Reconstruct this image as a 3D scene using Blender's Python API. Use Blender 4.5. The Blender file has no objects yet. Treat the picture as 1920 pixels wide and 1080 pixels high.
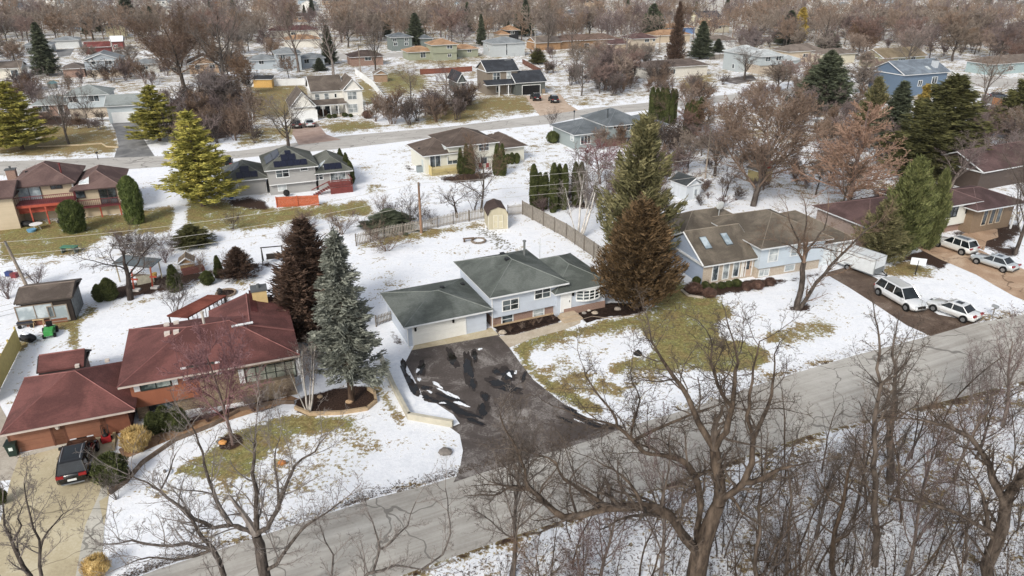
import bpy, math, random
import numpy as np
from mathutils import Vector, Matrix
R=math.radians
sc=bpy.context.scene
# ---------------- camera (a drone about 31 m up, looking down 24.7 degrees)
FP=1330.0; HZ=612.0; CH=31.0
PIT=math.atan2(HZ,FP)
cam=bpy.data.objects.new('camera',bpy.data.cameras.new('camera'))
sc.collection.objects.link(cam); sc.camera=cam
cam.location=(0,0,CH); cam.rotation_euler=(R(90)-PIT,0,0)
cam.data.sensor_width=36; cam.data.lens=36*FP/1920; cam.data.clip_end=12000; cam.data.clip_start=.5
# ---------------- daylight under thin cloud
SUN_EL=R(36); SUN_AZ=R(205)      # azimuth clockwise from +Y : behind and left of the camera
w=bpy.data.worlds.new('World'); sc.world=w; w.use_nodes=True
nt=w.node_tree; bg=nt.nodes['Background']
sky=nt.nodes.new('ShaderNodeTexSky'); sky.sky_type='NISHITA'; sky.sun_disc=False
sky.sun_elevation=SUN_EL; sky.sun_rotation=SUN_AZ; sky.dust_density=2.5; sky.air_density=1.0
hs=nt.nodes.new('ShaderNodeHueSaturation'); hs.inputs['Saturation'].default_value=.38
nt.links.new(sky.outputs[0],hs.inputs['Color']); nt.links.new(hs.outputs[0],bg.inputs[0]); bg.inputs[1].default_value=.14
sl=bpy.data.lights.new('sun','SUN'); sl.energy=2.0; sl.angle=R(14); sl.color=(1,.94,.85)
so=bpy.data.objects.new('sun',sl); sc.collection.objects.link(so)
sd=Vector((math.sin(SUN_AZ)*math.cos(SUN_EL),math.cos(SUN_AZ)*math.cos(SUN_EL),math.sin(SUN_EL)))
so.rotation_euler=sd.to_track_quat('Z','Y').to_euler(); so.location=(-40,-40,80)
vs=sc.view_settings; vs.view_transform='Standard'; vs.look='None'; vs.exposure=0.42; vs.gamma=1
# ---------------- pixel of a 1920x1080 view <-> place on the ground
SP,CP=math.sin(PIT),math.cos(PIT)
def ray(px,py):
    u=(px-960)/FP; v=(py-540)/FP
    return Vector((u,CP-v*SP,-(SP+v*CP)))
def G(px,py,z=0.0):
    r=ray(px,py); t=(z-CH)/r.z
    return Vector((r.x*t,r.y*t,z))
def atY(px,py,Y):
    r=ray(px,py); t=Y/r.y
    return Vector((r.x*t,Y,CH+r.z*t))
def ppm(px,py): return FP*CP*CP/ (CH)*(HZ/FP*1.0+ (py-540)/FP)*1.0*1.0 if 0 else (HZ+py-540)*CP/CH
# ---------------- objects
def link(o): sc.collection.objects.link(o); return o
def tag(o,label=None,cat=None,group=None,kind=None):
    if label: o['label']=label
    if cat: o['category']=cat
    if group: o['group']=group
    if kind: o['kind']=kind
    return o
def empty(name,loc=(0,0,0),rz=0,label=None,cat=None,group=None):
    o=bpy.data.objects.new(name,None); link(o); o.location=loc; o.rotation_euler=(0,0,rz); o.empty_display_size=.3
    return tag(o,label,cat,group)
def kids(o): return [c for c in o.children]
def copy_tree(o,parent=None):
    c=o.copy(); link(c); c.parent=parent
    for ch in kids(o): copy_tree(ch,c)
    return c
def raw(name,V,F,m,parent=None,smooth=False,sizes=None):
    """V (n,3) floats, F flat int array; sizes: verts per face (int or array)"""
    V=np.asarray(V,dtype=np.float32).reshape(-1,3); F=np.asarray(F,dtype=np.int32)
    if isinstance(sizes,int) or sizes is None:
        k=sizes or F.shape[1]; nf=F.size//k; tot=np.full(nf,k,np.int32)
    else: tot=np.asarray(sizes,dtype=np.int32); nf=len(tot)
    me=bpy.data.meshes.new(name)
    me.vertices.add(len(V)); me.vertices.foreach_set('co',V.ravel())
    me.loops.add(F.size); me.loops.foreach_set('vertex_index',F.ravel())
    me.polygons.add(nf)
    st=np.zeros(nf,np.int32); st[1:]=np.cumsum(tot)[:-1]
    me.polygons.foreach_set('loop_start',st); me.polygons.foreach_set('loop_total',tot)
    me.polygons.foreach_set('use_smooth',np.full(nf,bool(smooth)))
    me.update(calc_edges=True)
    if m: me.materials.append(m)
    o=bpy.data.objects.new(name,me); link(o)
    if parent: o.parent=parent
    return o
class MB:
    def __init__(s): s.v=[]; s.f=[]
    def poly(s,pts):
        n=len(s.v); s.v+=[tuple(p) for p in pts]; s.f.append(tuple(range(n,n+len(pts)))); return s
    def box(s,x0,y0,z0,x1,y1,z1):
        n=len(s.v)
        s.v+=[(x0,y0,z0),(x1,y0,z0),(x1,y1,z0),(x0,y1,z0),(x0,y0,z1),(x1,y0,z1),(x1,y1,z1),(x0,y1,z1)]
        for q in ((0,3,2,1),(4,5,6,7),(0,1,5,4),(1,2,6,5),(2,3,7,6),(3,0,4,7)): s.f.append(tuple(n+i for i in q))
        return s
    def prism(s,pts,d):
        """closed outline pts (3-D) pushed along d"""
        n=len(s.v); k=len(pts); d=Vector(d)
        s.v+=[tuple(p) for p in pts]+[tuple(Vector(p)+d) for p in pts]
        s.f.append(tuple(range(n+k-1,n-1,-1))); s.f.append(tuple(range(n+k,n+2*k)))
        for i in range(k):
            j=(i+1)%k; s.f.append((n+i,n+j,n+k+j,n+k+i))
        return s
    def tube(s,pts,rad,k=6,cap=True):
        pts=[Vector(p) for p in pts]; n=len(s.v); m=len(pts)
        for i,p in enumerate(pts):
            t=(pts[min(i+1,m-1)]-pts[max(i-1,0)]).normalized()
            a=t.cross(Vector((0,0,1)) if abs(t.z)<.9 else Vector((1,0,0))).normalized(); b=t.cross(a)
            r=rad[i] if isinstance(rad,(list,tuple)) else rad
            for j in range(k):
                an=2*math.pi*j/k; s.v.append(tuple(p+a*(math.cos(an)*r)+b*(math.sin(an)*r)))
        for i in range(m-1):
            for j in range(k):
                q=(j+1)%k; s.f.append((n+i*k+j,n+i*k+q,n+(i+1)*k+q,n+(i+1)*k+j))
        if cap: s.f.append(tuple(n+j for j in range(k))); s.f.append(tuple(n+(m-1)*k+j for j in range(k-1,-1,-1)))
        return s
    def bar(s,a,b,wd,ht=None):
        return s.tube([a,b],wd*.7,4)
    def ball(s,c,rx,ry=None,rz=None,k=10,m=7,jit=0,seed=0):
        ry=ry or rx; rz=rz or rx; n=len(s.v); rg=random.Random(seed)
        for i in range(m+1):
            ph=math.pi*i/m
            for j in range(k):
                th=2*math.pi*j/k; q=1+rg.uniform(-jit,jit)
                s.v.append((c[0]+rx*q*math.sin(ph)*math.cos(th),c[1]+ry*q*math.sin(ph)*math.sin(th),c[2]+rz*math.cos(ph)*q))
        for i in range(m):
            for j in range(k):
                q=(j+1)%k; s.f.append((n+i*k+j,n+(i+1)*k+j,n+(i+1)*k+q,n+i*k+q))
        return s
    def build(s,name,m,parent=None,smooth=False):
        if not s.f: return None
        F=[i for f in s.f for i in f]
        return raw(name,s.v,F,m,parent,smooth,[len(f) for f in s.f])
# ---------------- materials
MC={}; CAPM={}
def lin(c):
    if isinstance(c,str):
        c=c.lstrip('#'); c=''.join(q*2 for q in c) if len(c)==3 else c; c=[int(c[i:i+2],16)/255 for i in (0,2,4)]
        c=[x/12.92 if x<=.04045 else ((x+.055)/1.055)**2.4 for x in c]; g_=.25*c[0]+.65*c[1]+.1*c[2]; c=[x*.84+g_*.16 for x in c]
    return tuple(c[:3])+(1,)
def base(name,rough=.8,spec=.3,metal=0):
    m=bpy.data.materials.new(name); m.use_nodes=True; n=m.node_tree.nodes; p=n['Principled BSDF']
    p.inputs['Roughness'].default_value=rough; p.inputs['Specular IOR Level'].default_value=spec; p.inputs['Metallic'].default_value=metal
    return m,m.node_tree,p
def N(t,ty,**k):
    n=t.nodes.new(ty)
    for a,b in k.items(): setattr(n,a,b)
    return n
def noise(t,scale,detail=4,rough=.55,vec=None,dist=0):
    n=N(t,'ShaderNodeTexNoise'); n.inputs['Scale'].default_value=scale; n.inputs['Detail'].default_value=detail; n.inputs['Roughness'].default_value=rough; n.inputs['Distortion'].default_value=dist
    if vec is not None: t.links.new(vec,n.inputs['Vector'])
    return n.outputs['Fac']
def ramp(t,fac,stops):
    r=N(t,'ShaderNodeValToRGB'); e=r.color_ramp.elements
    e[0].position,e[0].color=stops[0][0],lin(stops[0][1]); e[1].position,e[1].color=stops[-1][0],lin(stops[-1][1])
    for p,c in stops[1:-1]:
        q=e.new(p); q.color=lin(c)
    t.links.new(fac,r.inputs[0]); return r.outputs[0]
def mixc(t,f,a,b,mode='MIX'):
    m=N(t,'ShaderNodeMix',data_type='RGBA',blend_type=mode)
    for s,v in ((0,f),(6,a),(7,b)):
        if isinstance(v,(int,float)): m.inputs[s].default_value=v
        elif isinstance(v,(str,tuple,list)): m.inputs[s].default_value=lin(v)
        else: t.links.new(v,m.inputs[s])
    return m.outputs[2]
def mth(t,op,a,b=0.,clamp=False,c=None):
    m=N(t,'ShaderNodeMath',operation=op,use_clamp=clamp)
    for i,v in enumerate((a,b,c)):
        if v is None: continue
        if isinstance(v,(int,float)): m.inputs[i].default_value=v
        else: t.links.new(v,m.inputs[i])
    return m.outputs[0]
def coord(t,kind='Object',scale=None):
    c=N(t,'ShaderNodeTexCoord').outputs[kind]
    if scale:
        mp=N(t,'ShaderNodeMapping'); mp.inputs['Scale'].default_value=scale; t.links.new(c,mp.inputs[0]); return mp.outputs[0]
    return c
def geo(t,scale=None):
    c=N(t,'ShaderNodeNewGeometry').outputs['Position']
    if scale:
        mp=N(t,'ShaderNodeMapping'); mp.inputs['Scale'].default_value=scale; t.links.new(c,mp.inputs[0]); return mp.outputs[0]
    return c
def bump(t,p,h,st=.3,dist=.05):
    b=N(t,'ShaderNodeBump'); b.inputs['Strength'].default_value=st; b.inputs['Distance'].default_value=dist
    t.links.new(h,b.inputs['Height']); t.links.new(b.outputs[0],p.inputs['Normal'])
def plain(c,rough=.6,var=.12,scale=2.5,metal=0,spec=.3):
    k=('pl',c,rough,var,scale,metal)
    if k in MC: return MC[k]
    m,t,p=base('paint',rough,spec,metal); a=lin(c)
    f=noise(t,scale,5,.6,coord(t))
    lo=tuple(x*(1-var) for x in a[:3]); hi=tuple(min(1,x*(1+var)) for x in a[:3])
    t.links.new(mixc(t,mth(t,'MULTIPLY_ADD',f,2.2,True,-.6),lo,hi),p.inputs['Base Color']); MC[k]=m; return m
def siding(c,step=.16,vert=False,rough=.6):
    k=('sd',c,step,vert)
    if k in MC: return MC[k]
    m,t,p=base('siding',rough); a=lin(c); co=coord(t)
    x=N(t,'ShaderNodeSeparateXYZ'); t.links.new(co,x.inputs[0])
    ax=mth(t,'ADD',x.outputs[0],x.outputs[1]) if vert else x.outputs[2]
    s=mth(t,'FRACT',mth(t,'DIVIDE',ax,step))
    idn=N(t,'ShaderNodeTexWhiteNoise',noise_dimensions='1D'); t.links.new(mth(t,'FLOOR',mth(t,'DIVIDE',ax,step)),idn.inputs['W'])
    f=noise(t,1.3,5,.65,co)
    v=mth(t,'ADD',mth(t,'MULTIPLY',f,.35),mth(t,'MULTIPLY',idn.outputs[0],.18 if vert else .07))
    lo=tuple(q*.80 for q in a[:3]); hi=tuple(min(1,q*1.18) for q in a[:3])
    c1=mixc(t,mth(t,'MULTIPLY_ADD',v,1.6,True,.1),lo,hi)
    t.links.new(c1,p.inputs['Base Color']); bump(t,p,mth(t,'POWER',s,.35) if vert else mth(t,'SUBTRACT',1.,s),.5,.012)
    MC[k]=m; return m
def brickm(c1,c2,mortar,sx=4.5):
    k=('br',c1,c2,sx)
    if k in MC: return MC[k]
    m,t,p=base('brick',.85); co=coord(t)
    x=N(t,'ShaderNodeSeparateXYZ'); t.links.new(co,x.inputs[0]); cb=N(t,'ShaderNodeCombineXYZ')
    t.links.new(mth(t,'ADD',x.outputs[0],x.outputs[1]),cb.inputs[0]); t.links.new(x.outputs[2],cb.inputs[1])
    b=N(t,'ShaderNodeTexBrick'); b.inputs['Scale'].default_value=sx; b.inputs['Color1'].default_value=lin(c1); b.inputs['Color2'].default_value=lin(c2); b.inputs['Mortar'].default_value=lin(mortar); b.inputs['Mortar Size'].default_value=.022
    t.links.new(cb.outputs[0],b.inputs['Vector'])
    t.links.new(mixc(t,mth(t,'MULTIPLY',noise(t,3,4,.6,co),.6),b.outputs[0],c2,'MIX'),p.inputs['Base Color'])
    bump(t,p,b.outputs[1],-.4,.02); MC[k]=m; return m
def shingle(c,c2=None,streak=.5,seed=0.):
    k=('sh',c,c2,streak)
    if k in MC: return MC[k]
    m,t,p=base('roof shingles',.9,.15); co=coord(t); a=lin(c); b2=lin(c2) if c2 else tuple(x*.55 for x in a[:3])
    x=N(t,'ShaderNodeSeparateXYZ'); t.links.new(co,x.inputs[0]); cb=N(t,'ShaderNodeCombineXYZ')
    t.links.new(mth(t,'ADD',x.outputs[0],x.outputs[1]),cb.inputs[0]); t.links.new(mth(t,'MULTIPLY',x.outputs[2],2.6),cb.inputs[1])
    b=N(t,'ShaderNodeTexBrick'); b.inputs['Scale'].default_value=3.6; b.inputs['Color1'].default_value=(1,1,1,1); b.inputs['Color2'].default_value=(.62,.62,.62,1); b.inputs['Mortar'].default_value=(.5,.5,.5,1); b.inputs['Mortar Size'].default_value=.02
    t.links.new(cb.outputs[0],b.inputs['Vector'])
    f=noise(t,.35,6,.62,co,.6); g=noise(t,14,3,.7,co)
    c1=mixc(t,mth(t,'MULTIPLY_ADD',f,5.,True,-2.05),tuple(x*.8 for x in b2[:3]),tuple(a[:3]))
    c1=mixc(t,.75,c1,b.outputs[0],'MULTIPLY')
    c1=mixc(t,mth(t,'MULTIPLY',g,streak),c1,tuple(min(1,q*1.7) for q in a[:3]))
    t.links.new(c1,p.inputs['Base Color']); bump(t,p,b.outputs[0],.9,.03); MC[k]=m; CAPM[m.name]=plain(tuple(min(1,q*1.12+.006) for q in a[:3]),.9,.25,2); return m
def glass(c='#1c2328',c2='#5b666c',rough=.08):
    k=('gl',c,c2)
    if k in MC: return MC[k]
    m,t,p=base('window glass',rough,.6); co=geo(t,(.8,.8,.8))
    t.links.new(ramp(t,noise(t,1.1,3,.6,co),[(.42,c),(.62,c2)]),p.inputs['Base Color']); MC[k]=m; return m
def barkm(c,c2,scale=6):
    k=('bk',c,c2)
    if k in MC: return MC[k]
    m,t,p=base('bark',.9,.15); co=coord(t,'Object',(1,1,.25)); oi=N(t,'ShaderNodeObjectInfo').outputs['Random']
    f=noise(t,scale,4,.7,co)
    cc=ramp(t,f,[(.36,c),(.66,c2)])
    hv=N(t,'ShaderNodeHueSaturation'); t.links.new(cc,hv.inputs['Color']); t.links.new(mth(t,'MULTIPLY_ADD',oi,.5,False,.75),hv.inputs['Value']); t.links.new(mth(t,'MULTIPLY_ADD',oi,-.5,False,1.25),hv.inputs['Saturation'])
    t.links.new(hv.outputs[0],p.inputs['Base Color']); MC[k]=m; return m
def leafm(c1,c2,c3,scale=1.3):
    k=('lf',c1,c2,c3)
    if k in MC: return MC[k]
    m,t,p=base('foliage',.75,.2); co=coord(t); oi=N(t,'ShaderNodeObjectInfo').outputs['Random']
    f=noise(t,scale,6,.8,co)
    cc=ramp(t,f,[(.34,c1),(.5,c2),(.66,c3)])
    hv=N(t,'ShaderNodeHueSaturation'); t.links.new(cc,hv.inputs['Color']); t.links.new(mth(t,'MULTIPLY_ADD',oi,.35,False,.85),hv.inputs['Value'])
    t.links.new(hv.outputs[0],p.inputs['Base Color']); MC[k]=m; return m
def speck(c1,c2,c3,scale=3.,rough=.95):
    k=('sp',c1,c2,c3,scale)
    if k in MC: return MC[k]
    m,t,p=base('ground cover',rough,.1); co=geo(t); f=noise(t,scale,7,.78,co)
    t.links.new(ramp(t,f,[(.36,c1),(.5,c2),(.64,c3)]),p.inputs['Base Color']); bump(t,p,f,.6,.06); MC[k]=m; return m
WHITE=plain('#d9dbda',.5,.06); 
GLD=glass(); GLB=glass('#8d989c','#c4c9c8',.15)
def snowmat():
    m,t,p=base('snow',.7,.2); co=geo(t)
    t.links.new(ramp(t,noise(t,2.,6,.7,co),[(.3,'#d3d9e2'),(.6,'#ebeef2')]),p.inputs['Base Color']); bump(t,p,noise(t,3,5,.6,co),.5,.05); return m
SNOW=snowmat()
# ---------------- the ground: one sheet to the horizon, lawn / snow / mulch by painted amounts
def inpoly(X,Y,P):
    r=np.zeros(X.shape,bool); n=len(P); j=n-1
    for i in range(n):
        xi,yi=P[i]; xj,yj=P[j]
        if yi!=yj: r^=((yi>Y)!=(yj>Y))&(X<(xj-xi)*(Y-yi)/(yj-yi)+xi)
        j=i
    return r
def nearline(X,Y,P,wd):
    r=np.zeros(X.shape,bool)
    for (x0,y0),(x1,y1) in zip(P[:-1],P[1:]):
        dx,dy=x1-x0,y1-y0; L=dx*dx+dy*dy+1e-9
        t=np.clip(((X-x0)*dx+(Y-y0)*dy)/L,0,1)
        r|=((X-x0-t*dx)**2+(Y-y0-t*dy)**2)<wd*wd
    return r
PAINT=[]   # (R lawn cover, G dryness, B mulch) None keeps
def lawn(P,cov=1.,dry=.3): PAINT.append(('p',P,cov,dry,0.))
def mulch(P,b=1.): PAINT.append(('p',P,None,None,b))
def clear(P,cov=.03): PAINT.append(('p',P,cov,.5,0.))
def strip(P,wd,cov=None,dry=None,b=None): PAINT.append(('l',P,cov,dry,b,wd))
# road edges (front street N and S, back street N and S)
N1=[(-200,1230),(225,1095),(300,1066),(420,1028),(640,955),(700,935),(800,910),(883,885),(1000,852),(1133,813),(1280,770),(1447,713),(1597,668),(1743,630),(1827,607),(1920,590),(2100,545),(2300,500)]
S1=[(300,1230),(750,1080),(947,1010),(1100,962),(1273,900),(1393,857),(1513,817),(1647,782),(1780,750),(1907,718),(2100,665),(2300,615)]
N2=[(-300,315),(0,303),(213,295),(300,293),(447,283),(520,273),(640,255),(847,237),(1007,217),(1107,203),(1210,193),(1420,172),(1560,158),(1640,148)]
S2=[(-300,345),(0,329),(230,318),(300,313),(410,300),(640,279),(773,263),(907,245),(1033,232),(1083,221),(1210,207),(1420,184),(1560,170),(1650,157)]
# far ground: a thin mix of dry lawn and snow
PAINT.append(('p',[(-500,90),(2500,90),(2500,240),(1240,190),(600,250),(-500,290)],.46,.85,0.))
lawn([(1210,215),(1480,190),(1920,200),(1920,420),(1560,400),(1290,360),(1210,300)],.36,.9)
PAINT.append(('p',[(-500,-80),(2500,-80),(2500,100),(1240,105),(900,100),(600,90),(-500,100)],.54,.85,0.))
lawn([(0,232),(60,228),(130,232),(205,238),(222,262),(215,290),(0,302)],.93,.85)
mulch([(62,205),(120,215),(215,228),(220,240),(120,240),(60,235)],.75)
clear([(190,222),(218,235),(216,248),(192,240)],.4)
clear([(56,238),(84,246),(80,256),(58,250)],.4)
lawn([(470,162),(572,158),(575,180),(560,215),(476,222)],.95,.75)
lawn([(450,245),(545,235),(560,260),(500,272),(440,280)],.8,.6)
lawn([(612,233),(690,226),(740,232),(790,232),(760,243),(640,255),(622,250)],.95,.45)
clear([(690,210),(740,198),(775,205),(775,232),(720,235),(690,228)],.12)
lawn([(715,140),(755,134),(800,148),(793,168),(740,174),(716,168)],.97,.3)
lawn([(672,148),(684,146),(712,190),(684,196)],.9,.5)
lawn([(640,244),(780,229),(850,195),(935,182),(985,186),(1010,212),(850,234),(720,245),(640,254)],.93,.7)
lawn([(1072,188),(1210,186),(1210,191),(1100,202)],.9,.75)
lawn([(760,112),(905,104),(900,112),(840,120),(770,120)],.85,.85)
lawn([(0,422),(60,415),(230,402),(325,385),(330,428),(250,440),(195,444),(150,470),(100,480),(0,488)],.97,.42)
clear([(330,380),(346,370),(344,430),(360,440),(320,445)],0.0)
lawn([(350,374),(430,380),(520,392),(600,386),(690,378),(700,400),(640,408),(590,410),(540,418),(500,428),(440,436),(352,430)],.95,.4)
mulch([(425,375),(470,368),(500,378),(515,392),(470,392),(430,388)],.85)
lawn([(738,302),(760,300),(790,318),(800,338),(775,346),(740,338)],.95,.3)
lawn([(930,318),(995,300),(985,318),(960,325),(930,335)],.9,.5)
lawn([(1036,264),(1062,266),(1066,288),(1042,288)],.95,.35)
lawn([(640,300),(780,270),(1060,236),(1080,300),(990,345),(720,345)],.29,.5)
lawn([(0,492),(340,455),(560,435),(640,430),(640,480),(350,500),(0,530)],.2,.6)
lawn([(690,345),(715,340),(715,360),(680,365)],.7,.4)
mulch([(820,330),(870,325),(925,320),(930,333),(880,345),(830,345)],.8)
strip([(672,464),(720,452),(790,440),(850,428),(905,420)],5,.95,.55)
strip([(985,404),(1060,448),(1130,494)],3,.6,.7)
# centre house lawn
lawn([(960,650),(1000,628),(1105,612),(1125,602),(1205,585),(1262,515),(1300,548),(1350,560),(1385,585),(1345,600),(1350,635),(1400,640),(1440,655),(1440,680),(1400,695),(1330,698),(1290,692),(1245,705),(1200,712),(1140,692),(1180,672),(1212,668),(1222,650),(1205,622),(1170,612),(1110,618),(1030,640),(985,665),(1010,700),(1080,740),(1140,770),(1100,775),(1030,735),(985,690)],.96,.35)
lawn([(1150,700),(1200,690),(1250,700),(1240,730),(1190,735)],.5,.6)
lawn([(660,480),(720,470),(790,560),(700,560)],.18,.5); lawn([(1130,380),(1300,330),(1500,400),(1250,400)],.25,.8); lawn([(560,530),(640,520),(720,640),(600,650)],.3,.6)
lawn([(985,655),(1010,640),(1110,618),(1170,613),(1175,625),(1060,632),(1005,655)],.8,.55)
clear([(1010,655),(1060,632),(1120,628),(1190,650),(1175,675),(1110,690),(1040,675)],.3)
clear([(1185,640),(1210,632),(1222,660),(1190,668),(1175,655)],.1)
lawn([(1010,690),(1060,675),(1130,705),(1180,728),(1160,745),(1090,735),(1040,715)],.55,.6)
lawn([(1440,622),(1480,612),(1530,598),(1572,608),(1560,632),(1500,645),(1440,648)],.7,.6)
clear([(1350,560),(1440,545),(1500,548),(1480,600),(1430,630),(1355,628),(1385,600)],.06)
# red house front
lawn([(300,925),(330,880),(385,850),(420,815),(520,782),(560,776),(640,778),(668,782),(672,803),(560,815),(500,850),(470,892),(400,905),(350,915)],.96,.35)
lawn([(470,905),(500,850),(580,815),(700,795),(716,840),(660,905),(560,930)],.47,.6)
lawn([(250,905),(330,890),(470,895),(560,925),(480,950),(360,935),(260,925)],.4,.5)
lawn([(340,1010),(430,985),(500,990),(400,1030)],.3,.6)
lawn([(100,600),(150,590),(170,572),(188,580),(183,592),(152,615),(146,650),(168,685),(160,692),(140,672),(130,645),(128,618),(95,615)],.92,.55)
strip([(150,618),(190,640),(228,655)],2.5,.5,.6); strip([(150,640),(185,622),(232,640)],2,.4,.6); strip([(90,705),(130,690),(160,688)],3,.4,.6); strip([(20,760),(60,700),(110,660)],2.5,.35,.6); strip([(200,600),(260,590),(310,600)],2,.3,.5)
lawn([(0,690),(25,655),(40,632),(60,640),(32,670),(10,700)],.75,.6)
clear([(155,600),(200,580),(232,600),(228,690),(175,690),(148,650)],.05)
lawn([(320,530),(390,515),(430,510),(460,515),(400,528),(330,540)],.35,.6)
lawn([(200,570),(290,556),(290,562),(215,580)],.6,.6); lawn([(432,528),(480,518),(482,526),(440,535)],.85,.5)
mulch([(330,445),(385,440),(392,452),(360,465),(335,462)],.6)
mulch([(180,545),(300,515),(360,508),(440,500),(500,490),(535,498),(440,512),(380,524),(300,550),(190,568)],.75)
mulch([(548,768),(560,745),(620,730),(690,722),(708,742),(700,764),(640,776),(580,780)],1.)
mulch([(404,826),(422,816),(452,816),(460,828),(440,844),(412,842)],1.)
mulch([(222,800),(330,790),(450,760),(520,745),(560,748),(500,770),(340,800),(230,840)],.9)
mulch([(195,880),(240,870),(248,890),(210,925)],1.)
mulch([(725,600),(760,640),(772,648),(745,650),(728,630)],.7)
strip([(700,712),(720,745),(755,790)],6,.8,.8)
# centre house beds
mulch([(925,614),(1052,583),(1057,597),(1050,606),(965,628),(948,630),(930,622)],1.)
mulch([(1080,580),(1145,568),(1200,570),(1212,582),(1195,590),(1135,596),(1095,606),(1085,592)],1.)
# right house beds
mulch([(1272,540),(1330,530),(1415,525),(1500,520),(1545,505),(1545,515),(1480,530),(1400,545),(1350,552),(1320,560),(1285,555)],.95)
mulch([(1470,575),(1520,570),(1525,585),(1490,585)],.9)
mulch([(1670,485),(1750,465),(1800,480),(1762,510),(1725,520),(1680,510)],.85)
lawn([(1640,505),(1700,490),(1765,505),(1740,518),(1690,520)],.9,.8)
mulch([(1770,435),(1850,420),(1920,415),(1920,440),(1860,470),(1830,460)],.7)
mulch([(1860,468),(1905,460),(1920,480),(1880,485)],.7)
mulch([(1400,385),(1460,375),(1500,382),(1440,395)],.7)
lawn([(1290,392),(1330,385),(1420,372),(1500,382),(1480,398),(1400,398)],.3,.8)
lawn([(1280,150),(1330,140),(1345,155),(1300,175),(1280,170)],.9,.8)
lawn([(1845,208),(1885,198),(1905,222),(1870,235),(1840,228)],.95,.5)
lawn([(1380,232),(1500,240),(1560,260),(1480,270),(1380,255)],.6,.9)
lawn([(1300,215),(1600,180),(1700,260),(1500,250)],.45,.9)
mulch([(1130,395),(1250,370),(1270,395),(1150,415)],.6)
mulch([(990,385),(1100,375),(1130,390),(1010,400)],.65)
mulch([(770,120),(790,130),(860,205),(880,210),(700,235),(680,225)],.35)
mulch([(300,190),(450,150),(480,250),(330,285)],.7)
mulch([(1090,100),(1240,90),(1260,175),(1100,180)],.45)
mulch([(740,300),(748,297),(790,325),(780,330)],.8)
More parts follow.
